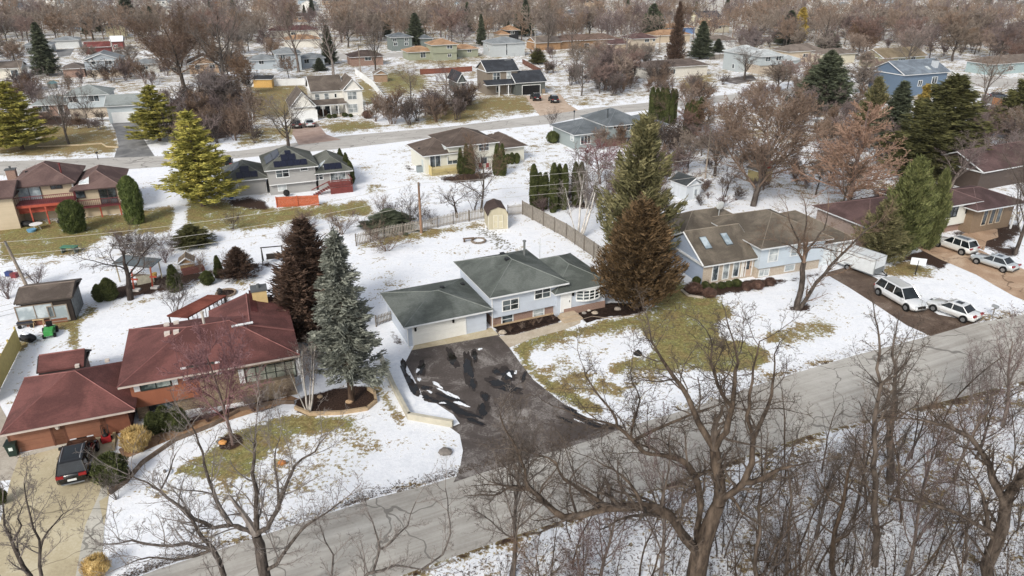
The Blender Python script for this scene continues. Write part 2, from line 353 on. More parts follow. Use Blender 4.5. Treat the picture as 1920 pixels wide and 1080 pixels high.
# street edges
strip(N1,3.5,.35,.7,.85); strip([(x,y-7) for x,y in N1],6,.42,.8)
strip([(x,y+5) for x,y in S1],9,.9,.9,.55); strip([(x,y+22) for x,y in S1],14,.35,.9)
PAINT.append(('p',[(-100,1400),(300,1260),(750,1105),(947,1035),(1100,987),(1273,925),(1393,882),(1513,842),(1647,807),(1780,775),(1907,743),(2300,640),(2500,1500)],.28,.95,0.))
strip([(x,y-4) for x,y in N2],3,.05,.5,0.); strip([(x,y+4) for x,y in S2],3,.15,.7,0.)
def make_ground():
    xs=np.concatenate([[-2500,-1500,-900],np.arange(-600,2521,6),[2900,3600,4600]]).astype(float)
    ys=np.concatenate([[-71.5,-70.5,-69,-66,-62,-56,-50],np.arange(-44,1281,5),[1340,1500,1800]]).astype(float)
    X,Y=np.meshgrid(xs,ys)
    u=(X-960)/FP; v=(Y-540)/FP; t=CH/(SP+v*CP)
    V=np.stack([u*t,(CP-v*SP)*t,np.zeros_like(t)],-1).reshape(-1,3)
    ny,nx=X.shape; idx=np.arange(nx*ny).reshape(ny,nx)
    F=np.stack([idx[1:,:-1],idx[1:,1:],idx[:-1,1:],idx[:-1,:-1]],-1).reshape(-1,4)
    C=np.zeros((ny,nx,4)); C[...,0]=.11; C[...,1]=.55; C[...,3]=1
    for e in PAINT:
        m=inpoly(X,Y,e[1]) if e[0]=='p' else nearline(X,Y,e[1],e[5])
        for k in range(3):
            if e[2+k] is not None: C[...,k][m]=e[2+k]
    for _ in range(3):
        C[1:-1,1:-1,:3]=(C[1:-1,1:-1,:3]*2+C[:-2,1:-1,:3]+C[2:,1:-1,:3]+C[1:-1,:-2,:3]+C[1:-1,2:,:3])/6
    m,t,p=base('snowy lawn',.85,.15)
    o=raw('ground',V,F,m); tag(o,kind='structure')
    at=o.data.color_attributes.new('cover','FLOAT_COLOR','POINT'); at.data.foreach_set('color',C.reshape(-1).astype(np.float32))
    a=N(t,'ShaderNodeAttribute',attribute_name='cover'); s=N(t,'ShaderNodeSeparateColor'); t.links.new(a.outputs['Color'],s.inputs[0])
    co=geo(t)
    n1=noise(t,.55,8,.72,co,.4); n2=noise(t,3.2,5,.75,co); n3=noise(t,.12,3,.5,co); n4=noise(t,9,4,.7,co)
    sm=mth(t,'ADD',mth(t,'MULTIPLY',n1,.5),mth(t,'MULTIPLY',n2,.5))
    sm=mth(t,'ADD',mth(t,'MULTIPLY_ADD',n3,.18,False,-.09),sm)
    f=mth(t,'ADD',s.outputs[0],mth(t,'MULTIPLY_ADD',sm,4.6,False,-2.3))
    f=mth(t,'MULTIPLY_ADD',mth(t,'SUBTRACT',f,.5),4.5,True,.5)
    green=ramp(t,n2,[(.34,'#4d5123'),(.5,'#82823d'),(.66,'#b5b068')])
    dry=ramp(t,n2,[(.3,'#67522f'),(.5,'#937b48'),(.7,'#b69f6c')])
    dr=mth(t,'ADD',s.outputs[1],mth(t,'MULTIPLY_ADD',n1,4.,False,-2.0),True)
    gr=mixc(t,dr,green,dry)
    gr=mixc(t,mth(t,'MULTIPLY_ADD',n4,2.4,True,-.95),gr,'#4f4630')
    sn=ramp(t,mth(t,'ADD',mth(t,'MULTIPLY',n1,.5),mth(t,'MULTIPLY',n2,.5)),[(.3,'#cfd4dc'),(.55,'#e9ecf1')])
    c=mixc(t,f,sn,gr)
    ml=ramp(t,n4,[(.32,'#1f1613'),(.5,'#3a2a22'),(.68,'#5c4636')])
    mf=mth(t,'MULTIPLY_ADD',mth(t,'ADD',mth(t,'SUBTRACT',s.outputs[2],.5),mth(t,'MULTIPLY_ADD',sm,1.6,False,-.8)),6.,True,.5)
    c=mixc(t,mf,c,ml)
    t.links.new(c,p.inputs['Base Color'])
    bump(t,p,mth(t,'ADD',mth(t,'MULTIPLY',n2,.6),mth(t,'MULTIPLY',n4,.4)),.8,.08)
make_ground()
LIFT=[0.004]
def sheet(name,P,m,z=None,th=None,kind='structure',sub=1,**k):
    if z is None: LIFT[0]+=.0; z=.012
    pts=[G(x,y,0) for x,y in P]; b=MB()
    if th:
        b.prism([(p.x,p.y,0.001) for p in pts],(0,0,th))
    else: b.poly([(p.x,p.y,z) for p in pts])
    o=b.build(name,m); 
    # keep upward normals
    return tag(o,kind=kind,**k) if kind else tag(o,**k)
def roadmat(a,b,c,seams=True,sc1=.25,lane=None):
    m,t,p=base('asphalt',.85,.2); co=geo(t)
    n1=noise(t,sc1,7,.65,co,.8); n2=noise(t,6,4,.7,co); n3=noise(t,.06,3,.5,co)
    f=mth(t,'ADD',mth(t,'MULTIPLY',n1,.55),mth(t,'ADD',mth(t,'MULTIPLY',n2,.25),mth(t,'MULTIPLY',n3,.2)))
    if lane is not None:
        mp=N(t,'ShaderNodeMapping'); mp.vector_type='TEXTURE'; mp.inputs['Rotation'].default_value=(0,0,R(lane)); mp.inputs['Scale'].default_value=(14,.55,1); t.links.new(co,mp.inputs[0])
        n5=noise(t,1,5,.6,mp.outputs[0]); f=mth(t,'ADD',mth(t,'MULTIPLY',f,.55),mth(t,'MULTIPLY',n5,.45))
        n6=noise(t,.8,6,.7,co,1.5)
    cc=ramp(t,f,[(.38,a),(.5,b),(.6,c)])
    if lane is not None: cc=mixc(t,mth(t,'MULTIPLY_ADD',n6,5,True,-2.9),cc,tuple(x*.72 for x in lin(a)[:3]))
    if seams:
        v=N(t,'ShaderNodeTexVoronoi',feature='DISTANCE_TO_EDGE'); v.inputs['Scale'].default_value=.16; 
        dn=N(t,'ShaderNodeTexNoise'); dn.inputs['Scale'].default_value=.5; t.links.new(co,dn.inputs['Vector'])
        vm=N(t,'ShaderNodeVectorMath',operation='MULTIPLY_ADD'); t.links.new(dn.outputs['Color'],vm.inputs[0]); vm.inputs[1].default_value=(2.5,2.5,0); t.links.new(co,vm.inputs[2]); t.links.new(vm.outputs[0],v.inputs['Vector'])
        k=mth(t,'LESS_THAN',v.outputs['Distance'],.007)
        cc=mixc(t,mth(t,'MULTIPLY',k,.7),cc,tuple(x*.45 for x in lin(a)[:3]))
    t.links.new(cc,p.inputs['Base Color']); bump(t,p,n2,.3,.01); return m
ROADM=roadmat('#918c84','#a8a49c','#b9b6af',lane=24)
ROADM2=roadmat('#99958e','#aeaaa4','#bfbcb7',lane=18)
sheet('road',N1+S1[::-1],ROADM,.006)
sheet('road',N2+S2[::-1],ROADM2,.006)
# driveways and paths
ASPH=roadmat('#453e3a','#574f4b','#8f8984',False,.35)
sheet('driveway',[(772,656),(935,626),(948,642),(975,680),(1000,712),(1050,752),(1090,780),(1140,800),(1175,800),(1120,822),(900,888),(850,905),(862,880),(868,845),(862,815),(842,800),(795,745),(760,680)],ASPH,.010)
CONC=roadmat('#9d9072','#b3a685','#c3b99c',True,.2); CONC2=roadmat('#9d9a90','#b3afa3','#c5c1b5',True,.3)
sheet('driveway',[(38,851),(190,812),(205,818),(195,850),(205,925),(195,990),(186,1060),(190,1090),(120,1180),(-60,1240),(-60,1180),(0,980),(20,900)],CONC,.010)
sheet('path',[(160,800),(215,790),(222,820),(215,845),(195,850),(205,818)],CONC,.014)
sheet('path',[(186,940),(202,930),(200,905),(193,900),(185,930),(160,985),(140,1090),(188,1090),(196,990)],CONC2,.014)
sheet('path',[(38,851),(150,823),(152,829),(40,858)],CONC2,.016)
sheet('path',[(-30,770),(0,760),(28,810),(38,851),(20,900),(-30,905)],roadmat('#8e867a','#a59c8e','#bab2a4',False,.5),.008)
WALKC=roadmat('#a49580','#b7aa95','#c6bba7',False,.5)
sheet('path',[(935,630),(965,628),(1052,604),(1059,596),(1052,583),(1082,577),(1090,592),(1088,606),(1075,612),(1052,620),(1000,634),(955,652)],WALKC,.016)
sheet('path',[(772,657),(777,647),(921,614),(935,628)],roadmat('#a89878','#b9ab8c','#c8bda2',False,.5),.018)
SLATE=roadmat('#7b5a40','#94704f','#a98c6c',True,.8)
sheet('path',[(222,842),(330,800),(450,768),(545,742),(560,748),(450,782),(335,818),(232,862)],SLATE,.012)
DIRT=roadmat('#4f4036','#655447','#86776a',False,.5)
sheet('driveway',[(1545,512),(1590,500),(1640,520),(1700,555),(1760,590),(1835,604),(1745,630),(1700,610),(1640,570),(1590,538)],DIRT,.010)
TAND=roadmat('#93765c','#a88a6e','#bda489',True,.3)
sheet('driveway',[(1700,455),(1745,440),(1800,450),(1850,475),(1920,505),(2020,560),(1960,580),(1900,555),(1830,515),(1760,485)],TAND,.010)
sheet('path',[(1800,442),(1830,425),(1870,430),(1872,445),(1850,452),(1845,470),(1825,462)],TAND,.014)
GRD=roadmat('#5f6061','#777777','#929291',False,.3)
sheet('driveway',[(208,230),(255,228),(262,235),(270,262),(290,293),(214,296),(222,270),(216,245)],GRD,.010)
PAV=roadmat('#8b7368','#9f877a','#b09a8d',False,.5)
sheet('driveway',[(552,232),(592,228),(612,252),(640,262),(560,272),(548,250)],PAV,.010)
sheet('driveway',[(985,180),(1050,176),(1065,195),(1085,207),(1012,217),(996,196)],roadmat('#a08a74','#b59e88','#c3b09c',False,.5),.010)
sheet('driveway',[(103,93),(140,91),(132,104),(110,108)],GRD,.010)
sheet('driveway',[(1345,150),(1410,140),(1420,150),(1380,158)],ASPH,.010)
sheet('road',[(1590,170),(1610,150),(1760,140),(1960,150),(1960,168),(1760,158),(1640,168)],ROADM2,.008)
sheet('road',[(560,100),(700,100),(780,97),(780,104),(700,110),(560,112)],ROADM2,.006)
sheet('road',[(-300,160),(130,135),(400,150),(400,153),(130,140),(-300,168)],ROADM2,.006)
# puddles and leftover snow on the dark driveway
PUD,t_,p_=base('meltwater',.12,.5); p_.inputs['Base Color'].default_value=lin('#15120f')
DAMP=roadmat('#2a2522','#373130','#443e3a',False,.6)
def blob(name,cx,cy,rx,ry,rot,m,z,seed,n=40,jit=.5,label=None):
    rg=random.Random(seed); P=[]; ph=[rg.uniform(0,6.28) for _ in range(4)]
    for i in range(n):
        a=2*math.pi*i/n; q=1+jit*(.5*math.sin(2*a+ph[0])+.35*math.sin(3*a+ph[1])+.22*math.sin(5*a+ph[2])+.16*math.sin(9*a+ph[3])+.12*math.sin(13*a+ph[0]))+rg.uniform(-.07,.07)
        x=rx*q*math.cos(a); y=ry*q*math.sin(a); P.append((cx+x*math.cos(rot)-y*math.sin(rot),cy+x*math.sin(rot)+y*math.cos(rot)))
    b=MB(); 
    pts=[G(x,y) for x,y in P]
    b.poly([(p.x,p.y,z) for p in pts]); return tag(b.build(name,m),kind='structure')
for i,(x,y,rx,ry,ro) in enumerate([(848,672,14,7,1.0),(878,690,8,24,-.15),(886,720,6,10,0),(890,668,4,9,0),(931,697,6,5,0),(952,703,15,9,.2),(982,707,4,7,.3),(938,720,20,8,.3),(780,728,4,8,0),(797,727,8,4,.2),(800,745,10,4,.5),(815,752,8,3,.3),(756,692,5,14,-.3),(765,712,6,10,-.3),(772,730,12,7,.5),(845,760,28,5,.35),(870,775,30,5,.3),(838,745,18,3,.4),(890,662,3,5,0),(790,692,7,10,.4),(860,752,12,3,.5),(910,745,6,9,.2),(905,770,9,12,.3),(1075,772,18,3,.45),(1110,795,26,3,.25),(1095,785,18,2.5,.3),(1140,800,20,3,.1),(955,730,22,5,.1),(890,790,18,4,.3),(1060,788,16,2.5,.5)]):
    blob('puddle',x,y,rx*.85,ry*.85,ro,PUD,.020+.0004*i,i); blob('damp_patch',x,y,rx*1.12+1.5,ry*1.1+1.5,ro,DAMP,.0115+.0002*i,i+100)
for i,(x,y,rx,ry,ro) in enumerate([(783,695,3,3.5,0),(786,712,3,4,0),(955,703,5,3.5,.4),(967,699,3,3,0),(820,722,12,2.5,.5),(832,735,13,2.2,.5),(806,735,5,2,.3),(850,742,13,2.5,.4),(865,758,16,2.5,.4),(830,756,5,2,0),(1085,790,9,1.5,.4),(1120,790,14,1.5,.25),(790,748,4,1.5,0),(900,655,4,2,0)]):
    blob('snow_patch',x,y,rx,ry,ro,SNOW,.03+.0004*i,50+i)
sheet('snow_patch',[(716,672),(735,662),(752,668),(750,688),(760,712),(770,735),(782,752),(818,757),(850,778),(862,795),(850,800),(775,786),(750,748)],SNOW,.042)
sheet('soil_bed',[(925,614),(921,612),(1052,581),(1057,594),(1050,602),(965,624),(948,628)],speck('#1b1411','#2c211c','#43342b'),.022)
sheet('soil_bed',[(1082,583),(1145,568),(1200,570),(1212,582),(1195,588),(1135,594),(1100,606),(1088,594)],speck('#1b1411','#2c211c','#43342b'),.022)
# ---------------- houses
FASC=plain('#cfd2d3',.5,.06)
ZES=[]
class House:
    def __init__(s,name,label,cat,ang,px,py,group=None):
        s.a=R(ang); s.o=G(px,py); s.root=empty(name,s.o,s.a,label,cat,group); s.ca,s.sa=math.cos(s.a),math.sin(s.a)
    def L(s,p):  # world to local
        dx,dy=p.x-s.o.x,p.y-s.o.y
        return Vector((dx*s.ca+dy*s.sa,-dx*s.sa+dy*s.ca,p.z))
    def lray(s,px,py):
        r=ray(px,py); c=Vector((0,0,CH))
        o=s.L(c); d=Vector((r.x*s.ca+r.y*s.sa,-r.x*s.sa+r.y*s.ca,r.z)); return o,d
    def at(s,px,py,z): return s.L(G(px,py,z))
    def part(s,name,mb,m,parent=None,smooth=False):
        return mb.build(name,m,parent or s.root,smooth)
    def block(s,fl,fr,d,ze,roof='hip',rise=1.5,over=.5,zb=0.,wm=None,rm=None,gm=None,low=None,lm=None,lin_=.3,fm=None,foot=None,lowp=None,gut=True):
        """fl,fr = eave corners (pixels) at height ze, d = roof depth; wall is inset by over"""
        if foot:
            yf=s.at(*foot,0).y-over-(lin_ if (low or lowp) else 0); a_,b_=1.,9.
            for _ in range(30):
                ze=(a_+b_)/2; y_=(s.at(*fl,ze).y+s.at(*fr,ze).y)/2
                if y_>yf: a_=ze
                else: b_=ze
            ze=max(1.9,min(6.5,ze)); ZES.append((s.root.name,round(ze,2)))
        fm=fm or FASC; A=s.at(*fl,ze); B=s.at(*fr,ze); x0,x1=A.x,B.x; y0=(A.y+B.y)/2; y1=y0+d
        if lowp:
            o_,d_=s.lray(*lowp); low=max(.6,min(ze-1.5,(o_+d_*((y0+over-o_.y)/d_.y)).z))
        return s.blk(x0,x1,y0,y1,ze,roof,rise,over,zb,wm,rm,gm,low,lm,lin_,fm,gut)
    def blk(s,x0,x1,y0,y1,ze,roof='hip',rise=1.5,over=.5,zb=0.,wm=None,rm=None,gm=None,low=None,lm=None,lin_=.3,fm=None,gut=True):
        fm=fm or FASC; o=over; w=x1-x0; d=y1-y0; th=.16
        wx0,wx1,wy0,wy1=x0+o,x1-o,y0+o,y1-o
        if roof in('gx',): wx0,wx1=x0+min(o,.25),x1-min(o,.25)
        if roof in('gy',): wy0,wy1=y0+min(o,.25),y1-min(o,.25)
        if low:   # lower storey of another material, upper overhangs it
            s.part('wall',MB().box(wx0,wy0,low,wx1,wy1,ze),wm)
            s.part('wall',MB().box(wx0+.05,wy0+lin_,zb,wx1-.05,wy1-.05,low),lm or wm)
        else: s.part('wall',MB().box(wx0,wy0,zb,wx1,wy1,ze),wm)
        b=MB(); b.box(x0,y0,ze-th,x1,y1,ze); s.part('fascia',b,fm)
        z=ze+.004; e=.05; X0,X1,Y0,Y1=x0-e,x1+e,y0-e,y1+e; b=MB(); caps=MB()
        c=[(X0,Y0,z),(X1,Y0,z),(X1,Y1,z),(X0,Y1,z)]
        if roof=='hip':
            h=min(w,d)/2
            if w>=d: r0=(x0+h,(y0+y1)/2,z+rise); r1=(x1-h,(y0+y1)/2,z+rise); b.poly([c[0],c[1],r1,r0]).poly([c[2],c[3],r0,r1]).poly([c[3],c[0],r0]).poly([c[1],c[2],r1]); ed=[(c[0],r0),(c[3],r0),(c[1],r1),(c[2],r1),(r0,r1)]
            else: r0=((x0+x1)/2,y0+h,z+rise); r1=((x0+x1)/2,y1-h,z+rise); b.poly([c[1],c[2],r1,r0]).poly([c[3],c[0],r0,r1]).poly([c[0],c[1],r0]).poly([c[2],c[3],r1]); ed=[(c[0],r0),(c[1],r0),(c[2],r1),(c[3],r1),(r0,r1)]
            b.poly([c[3],c[2],c[1],c[0]])
            for p,q in ed: 
                if (Vector(p)-Vector(q)).length>.1: caps.tube([p,q],.045,4,False)
        elif roof=='gx':   # ridge along x, gables left and right
            my=(y0+y1)/2; t=.14
            for sy,ya in ((-1,Y0),(1,Y1)):
                b.prism([(X0,ya,z),(X1,ya,z),(X1,my,z+rise),(X0,my,z+rise)],(0,0,t))
            caps.tube([(X0,my,z+rise+t),(X1,my,z+rise+t)],.07,4,False)
            for xa,sx in ((wx0,.0),(wx1,0)): s.part('gable',MB().prism([(xa-.001,wy0,ze-.2),(xa-.001,wy1,ze-.2),(xa-.001,my,ze+rise-.04)],((.1 if xa==wx0 else -.1),0,0)),gm or wm)
            for xa in (X0-.02,X1+.02): s.part('bargeboard',MB().tube([(xa,Y0,z+.02),(xa,my,z+rise+.02),(xa,Y1,z+.02)],.1,4),fm)
        elif roof=='gy':
            mx=(x0+x1)/2; t=.14
            for xa in (X0,X1): b.prism([(xa,Y0,z),(xa,Y1,z),(mx,Y1,z+rise),(mx,Y0,z+rise)],(0,0,t))
            caps.tube([(mx,Y0,z+rise+t),(mx,Y1,z+rise+t)],.07,4,False)
            for ya in (wy0,wy1): s.part('gable',MB().prism([(wx0,ya-.001,ze-.2),(wx1,ya-.001,ze-.2),(mx,ya-.001,ze+rise-.04)],(0,(.1 if ya==wy0 else -.1),0)),gm or wm)
            for ya in (Y0-.02,Y1+.02): s.part('bargeboard',MB().tube([(X0,ya,z+.02),(mx,ya,z+rise+.02),(X1,ya,z+.02)],.1,4),fm)
        elif roof=='shed':  # rises towards the back
            b.prism([(X0,Y0,z),(X1,Y0,z),(X1,Y1,z+rise),(X0,Y1,z+rise)],(0,0,.12))
        rf=s.part('roof',b,rm)
        if caps.f: s.part('ridge_cap',caps,CAPM.get(rm.name,rm),rf)
        if gut and roof!='gx2':
            s.part('gutter',MB().box(x0,y0-.13,ze-.13,x1,y0-.055,ze-.01),fm)
        return dict(x0=x0,x1=x1,y0=y0,y1=y1,ze=ze,rise=rise,roof=roof,wx0=wx0,wx1=wx1,wy0=wy0,wy1=wy1,low=low,lin=lin_,rf=rf)
    def wallpt(s,b,side,px,py):
        o,d=s.lray(px,py)
        if side in 'S': yy=b['wy0']; t=(yy-o.y)/d.y
        elif side=='B': yy=b['wy0']+b['lin']; t=(yy-o.y)/d.y
        elif side=='W': t=(b['wx0']-o.x)/d.x
        else: t=(b['wx1']-o.x)/d.x
        return o+d*t
    def put(s,b,side,p,w,h,fn):
        """fn(mb, u0,z0,u1,z1) boxes in the wall plane: helper giving a box of depth range"""
        pass
    def wbox(s,b,side,mb,u0,z0,u1,z1,d0,d1):
        if side in 'SB':
            y=b['wy0']+(b['lin'] if side=='B' else 0); mb.box(u0,y-d1,z0,u1,y-d0,z1)
        elif side=='W': x=b['wx0']; mb.box(x-d1,u0,z0,x-d0,u1,z1)
        else: x=b['wx1']; mb.box(x+d0,u0,z0,x+d1,u1,z1)
    def win(s,b,side,px,py,w,h,n=2,gm=None,fm=None,rows=1,shut=None,sill=False,z=None,name='window'):
        p=s.wallpt(b,side,px,py); u=p.x if side in 'SB' else p.y; z0=p.z-h/2; z1=p.z+h/2; u0,u1=u-w/2,u+w/2; f=.09 if w>.6 else .06
        fr=MB()
        s.wbox(b,side,fr,u0-f,z0-f,u0,z1+f,0,.07); s.wbox(b,side,fr,u1,z0-f,u1+f,z1+f,0,.07)
        s.wbox(b,side,fr,u0,z0-f,u1,z0,0,.07); s.wbox(b,side,fr,u0,z1,u1,z1+f,0,.07)
        for i in range(1,n): x=u0+w*i/n; s.wbox(b,side,fr,x-.035,z0,x+.035,z1,0,.06)
        for j in range(1,rows+0): zz=z0+h*j/rows; s.wbox(b,side,fr,u0,zz-.025,u1,zz+.025,0,.055)
        o=s.part(name,fr,fm or WHITE)
        pn=MB(); s.wbox(b,side,pn,u0,z0,u1,z1,.0,.03); s.part('pane',pn,gm or GLD,o)
        if shut:
            for ux in (u0-f-.42,u1+f+.04):
                sh=MB(); s.wbox(b,side,sh,ux,z0-.05,ux+.38,z1+.05,0,.05); s.part('shutter',sh,shut)
        return o
    def door(s,b,side,px,py,w=.95,h=2.1,m=None,fm=None,z0=None,lite=False):
        p=s.wallpt(b,side,px,py); u=p.x if side in 'SB' else p.y; z0=p.z-h/2 if z0 is None else z0; z1=z0+h; u0,u1=u-w/2,u+w/2
        d=MB(); s.wbox(b,side,d,u0,z0,u1,z1,0,.05); o=s.part('door',d,m or WHITE)
        fr=MB(); s.wbox(b,side,fr,u0-.1,z0,u0,z1+.1,0,.08); s.wbox(b,side,fr,u1,z0,u1+.1,z1+.1,0,.08); s.wbox(b,side,fr,u0,z1,u1,z1+.1,0,.08); s.part('frame',fr,fm or WHITE,o)
        hd=MB(); s.wbox(b,side,hd,u1-.14,z0+.95,u1-.09,z0+1.15,.05,.1); s.part('handle',hd,plain('#202020'),o)
        if lite: l=MB(); s.wbox(b,side,l,u0+w*.32,z0+.8,u1-w*.32,z0+1.9,.05,.06); s.part('pane',l,GLD,o)
        return o
    def garage(s,b,side,px,py,w,h=2.1,m=None,rows=4,fm=None):
        p=s.wallpt(b,side,px,py); u=p.x if side in 'SB' else p.y; u0,u1=u-w/2,u+w/2; d=MB(); h=min(h,b['ze']-.36)
        for r in range(rows): s.wbox(b,side,d,u0,.03+h*r/rows+.005,u1,.03+h*(r+1)/rows-.005,0,.05)
        s.wbox(b,side,d,u0,.03,u1,.03+h,0,.03); o=s.part('garage_door',d,m or WHITE)
        fr=MB(); s.wbox(b,side,fr,u0-.12,0,u0,h+.15,0,.07); s.wbox(b,side,fr,u1,0,u1+.12,h+.15,0,.07); s.wbox(b,side,fr,u0,h+.03,u1,h+.15,0,.07); s.part('frame',fr,fm or WHITE,o)
        return o
    def rz(s,b,x,y):
        if b['roof']=='gx': h=(b['y1']-b['y0'])/2; q=min(y-b['y0'],b['y1']-y)
        elif b['roof']=='gy': h=(b['x1']-b['x0'])/2; q=min(x-b['x0'],b['x1']-x)
        elif b['roof']=='shed': return b['ze']+b['rise']*(y-b['y0'])/(b['y1']-b['y0'])+.12
        else: h=min(b['y1']-b['y0'],b['x1']-b['x0'])/2; q=min(y-b['y0'],b['y1']-y,x-b['x0'],b['x1']-x)
        return b['ze']+max(0,min(q,h))/h*b['rise']+(.14 if b['roof'] in('gx','gy') else .0)
    def onroof(s,b,px,py):
        o,d=s.lray(px,py); t=0; st=.1/d.length
        t=(b['ze']+b['rise']+1-o.z)/d.z
        for _ in range(400):
            p=o+d*t
            if p.z<=s.rz(b,p.x,p.y): return p
            t+=st
        return p
    def pipe(s,b,px,py,h=.9,r=.09,m=None,name='vent_pipe'):
        p=s.onroof(b,px,py); mb=MB().tube([(p.x,p.y,p.z-.1),(p.x,p.y,p.z+h)],r,8)
        if h>.7: mb.tube([(p.x,p.y,p.z+h),(p.x,p.y,p.z+h+.12)],r*1.6,8)
        s.part(name,mb,m or plain('#3b3e40'))
    def vent(s,b,px,py,m=None,sz=.22,h=.18):
        p=s.onroof(b,px,py); s.part('roof_vent',MB().box(p.x-sz,p.y-sz,p.z-.1,p.x+sz,p.y+sz,p.z+h),m or plain('#26282a'))
    def chimney(s,b,px,py,w,d,h,m,cap=None):
        p=s.onroof(b,px,py); o=s.part('chimney',MB().box(p.x-w/2,p.y-d/2,p.z-1,p.x+w/2,p.y+d/2,p.z+h),m)
        s.part('chimney_cap',MB().box(p.x-w/2-.08,p.y-d/2-.08,p.z+h,p.x+w/2+.08,p.y+d/2+.08,p.z+h+.12).tube([(p.x,p.y,p.z+h+.12),(p.x,p.y,p.z+h+.45)],.14,8),cap or plain('#55585a'),o)
    def slopequad(s,b,x0,y0,x1,y1,m,name,t=.08,up=.0):
        q=[(x0,y0),(x1,y0),(x1,y1),(x0,y1)]; pts=[(x,y,s.rz(b,x,y)+up) for x,y in q]
        return s.part(name,MB().prism(pts,(0,0,t)),m)
    def skylight(s,b,px,py,w=.6,l=1.1,fm=None,gm=None):
        p=s.onroof(b,px,py); o=s.slopequad(b,p.x-w/2-.06,p.y-l/2-.06,p.x+w/2+.06,p.y+l/2+.06,fm or plain('#8d9090'),'skylight',.1)
        s.slopequad(b,p.x-w/2,p.y-l/2,p.x+w/2,p.y+l/2,gm or glass('#9aa6ab','#c9d0d2'),'pane',.115).parent=o
    def downspout(s,b,side,corner,m=None):
        x=b['wx0']-.06 if corner=='L' else b['wx1']+.06
        s.part('downspout',MB().tube([(x,b['wy0']-.05,b['ze']-.2),(x,b['wy0']-.05,.15),(x,b['wy0']-.5,.06)],.045,4),m or WHITE)
    def bed(s): pass

# materials for houses
BLUE=siding('#b6c0cd'); 
GRN=shingle('#6d736e','#4b524d',.35)
BRK=brickm('#7b5a4c','#90705f','#a89a90')
# ===== 1 centre house
h=House('split_level_house','pale blue split level house with grey green hip roofs and wide white garage door','house',24.6,772,648)
H1=h
g=h.block((757.8,614.4),(923.3,580),7.75,2.5,'hip',1.05,.45,wm=BLUE,rm=GRN,foot=(845,633))
m_=h.block((918,558),(1067,530),9.25,5.15,'hip',1.55,.45,wm=BLUE,rm=GRN,lowp=(987,584),lm=BRK,lin_=.35,zb=0,foot=(985,600))
r_=h.block((1040,551),(1149,531),8.4,2.7,'hip',1.35,.45,wm=BLUE,rm=GRN)
h.garage(g,'S',825,635,4.85,2.1,plain('#dcdcd6',.5,.04),4)
for x,y in ((778,616),(849,600)):
    p=h.wallpt(g,'S',x,y); h.part('wall_lamp',MB().box(p.x-.08,g['wy0']-.2,p.z-.2,p.x+.08,g['wy0'],p.z+.15).box(p.x-.12,g['wy0']-.24,p.z+.15,p.x+.12,g['wy0'],p.z+.2),plain('#17181a'))
h.downspout(g,'S','L'); h.downspout(m_,'S','L')
h.win(m_,'S',957,571,1.55,1.0,2,rows=2); h.win(m_,'S',1017,549,1.55,1.0,2,rows=2)
h.win(m_,'B',951,598,1.05,.8,1,rows=2,gm=GLD); h.win(m_,'B',1009.5,587,1.05,.85,1,rows=2,gm=GLB)
h.part('sill',MB().box(m_['wx0']+.05,m_['wy0']+.25,.0,m_['wx1']-.05,m_['wy0']+.34,.18),plain('#b79c78'))
# right block: brick knee wall, door, bow window
h.part('brick_base',MB().box(m_['wx1']+.05,r_['wy0']-.12,0,r_['wx1'],r_['wy0'],.7),BRK)
p=h.at(1061,586,.35)
h.door(r_,'S',1061,565,.95,2.05,WHITE,z0=.4)
h.part('step',MB().box(p.x-.9,r_['wy0']-1.5,0,p.x+1.1,r_['wy0']-.12,.2).box(p.x-.7,r_['wy0']-1.0,.2,p.x+.9,r_['wy0']-.12,.38),plain('#ad9a80',.9))
p=h.wallpt(r_,'S',1073.5,550); h.part('wall_lamp',MB().box(p.x-.08,r_['wy0']-.2,p.z-.2,p.x+.08,r_['wy0'],p.z+.15),plain('#17181a'))
A=h.wallpt(r_,'S',1080,562); B_=h.wallpt(r_,'S',1129,548)
bw=B_.x-A.x; yb=r_['wy0']; zb0,zb1=A.z,h.wallpt(r_,'S',1080,545).z; NP=5; fr=MB(); pn=MB()
arc=[(A.x+bw*i/NP, yb-.5*math.sin(math.pi*(i/NP))**.7*1.0-.04) for i in range(NP+1)]
for i in range(NP+1):
    x,y=arc[i]; fr.box(x-.04,y-.05,zb0,x+.04,y+.03,zb1)
for i in range(NP):
    a,b=arc[i],arc[i+1]
    for zz in (zb0,zb0+(zb1-zb0)/3,zb0+(zb1-zb0)*.667,zb1): fr.tube([(a[0],a[1]-.01,zz),(b[0],b[1]-.01,zz)],.04,4)
    pn.poly([(a[0],a[1]+.01,zb0),(b[0],b[1]+.01,zb0),(b[0],b[1]+.01,zb1),(a[0],a[1]+.01,zb1)])
bo=h.part('bow_window',fr,WHITE); h.part('pane',pn,GLD,bo)
h.part('window_ledge',MB().prism([(x,y,zb0-.16) for x,y in arc],(0,0,.14)),WHITE,bo); h.part('window_head',MB().prism([(x,y,zb1+.02) for x,y in arc],(0,0,.1)),WHITE,bo)
h.vent(m_,942,477); h.vent(m_,951,487); h.pipe(m_,983,479,1.5,.12,plain('#6b6f6e')); h.vent(g,829,540,None,.18); h.vent(g,867,534,None,.18)
h.vent(m_,975,467,WHITE,.12)
p=h.onroof(r_,1012,486)
h.part('antenna_mast',MB().tube([(p.x,p.y,p.z-.2),(p.x,p.y,p.z+2.3)],.035,5),plain('#b9bdbf'))
p=h.onroof(m_,875,483); h.part('antenna',MB().tube([(p.x-.6,p.y-.6,p.z+.1),(p.x+.5,p.y+.2,p.z+1.3)],.03,5).tube([(p.x+.2,p.y,p.z+.95),(p.x+.7,p.y+.5,p.z+.8)],.03,4),plain('#b9bdbf'))
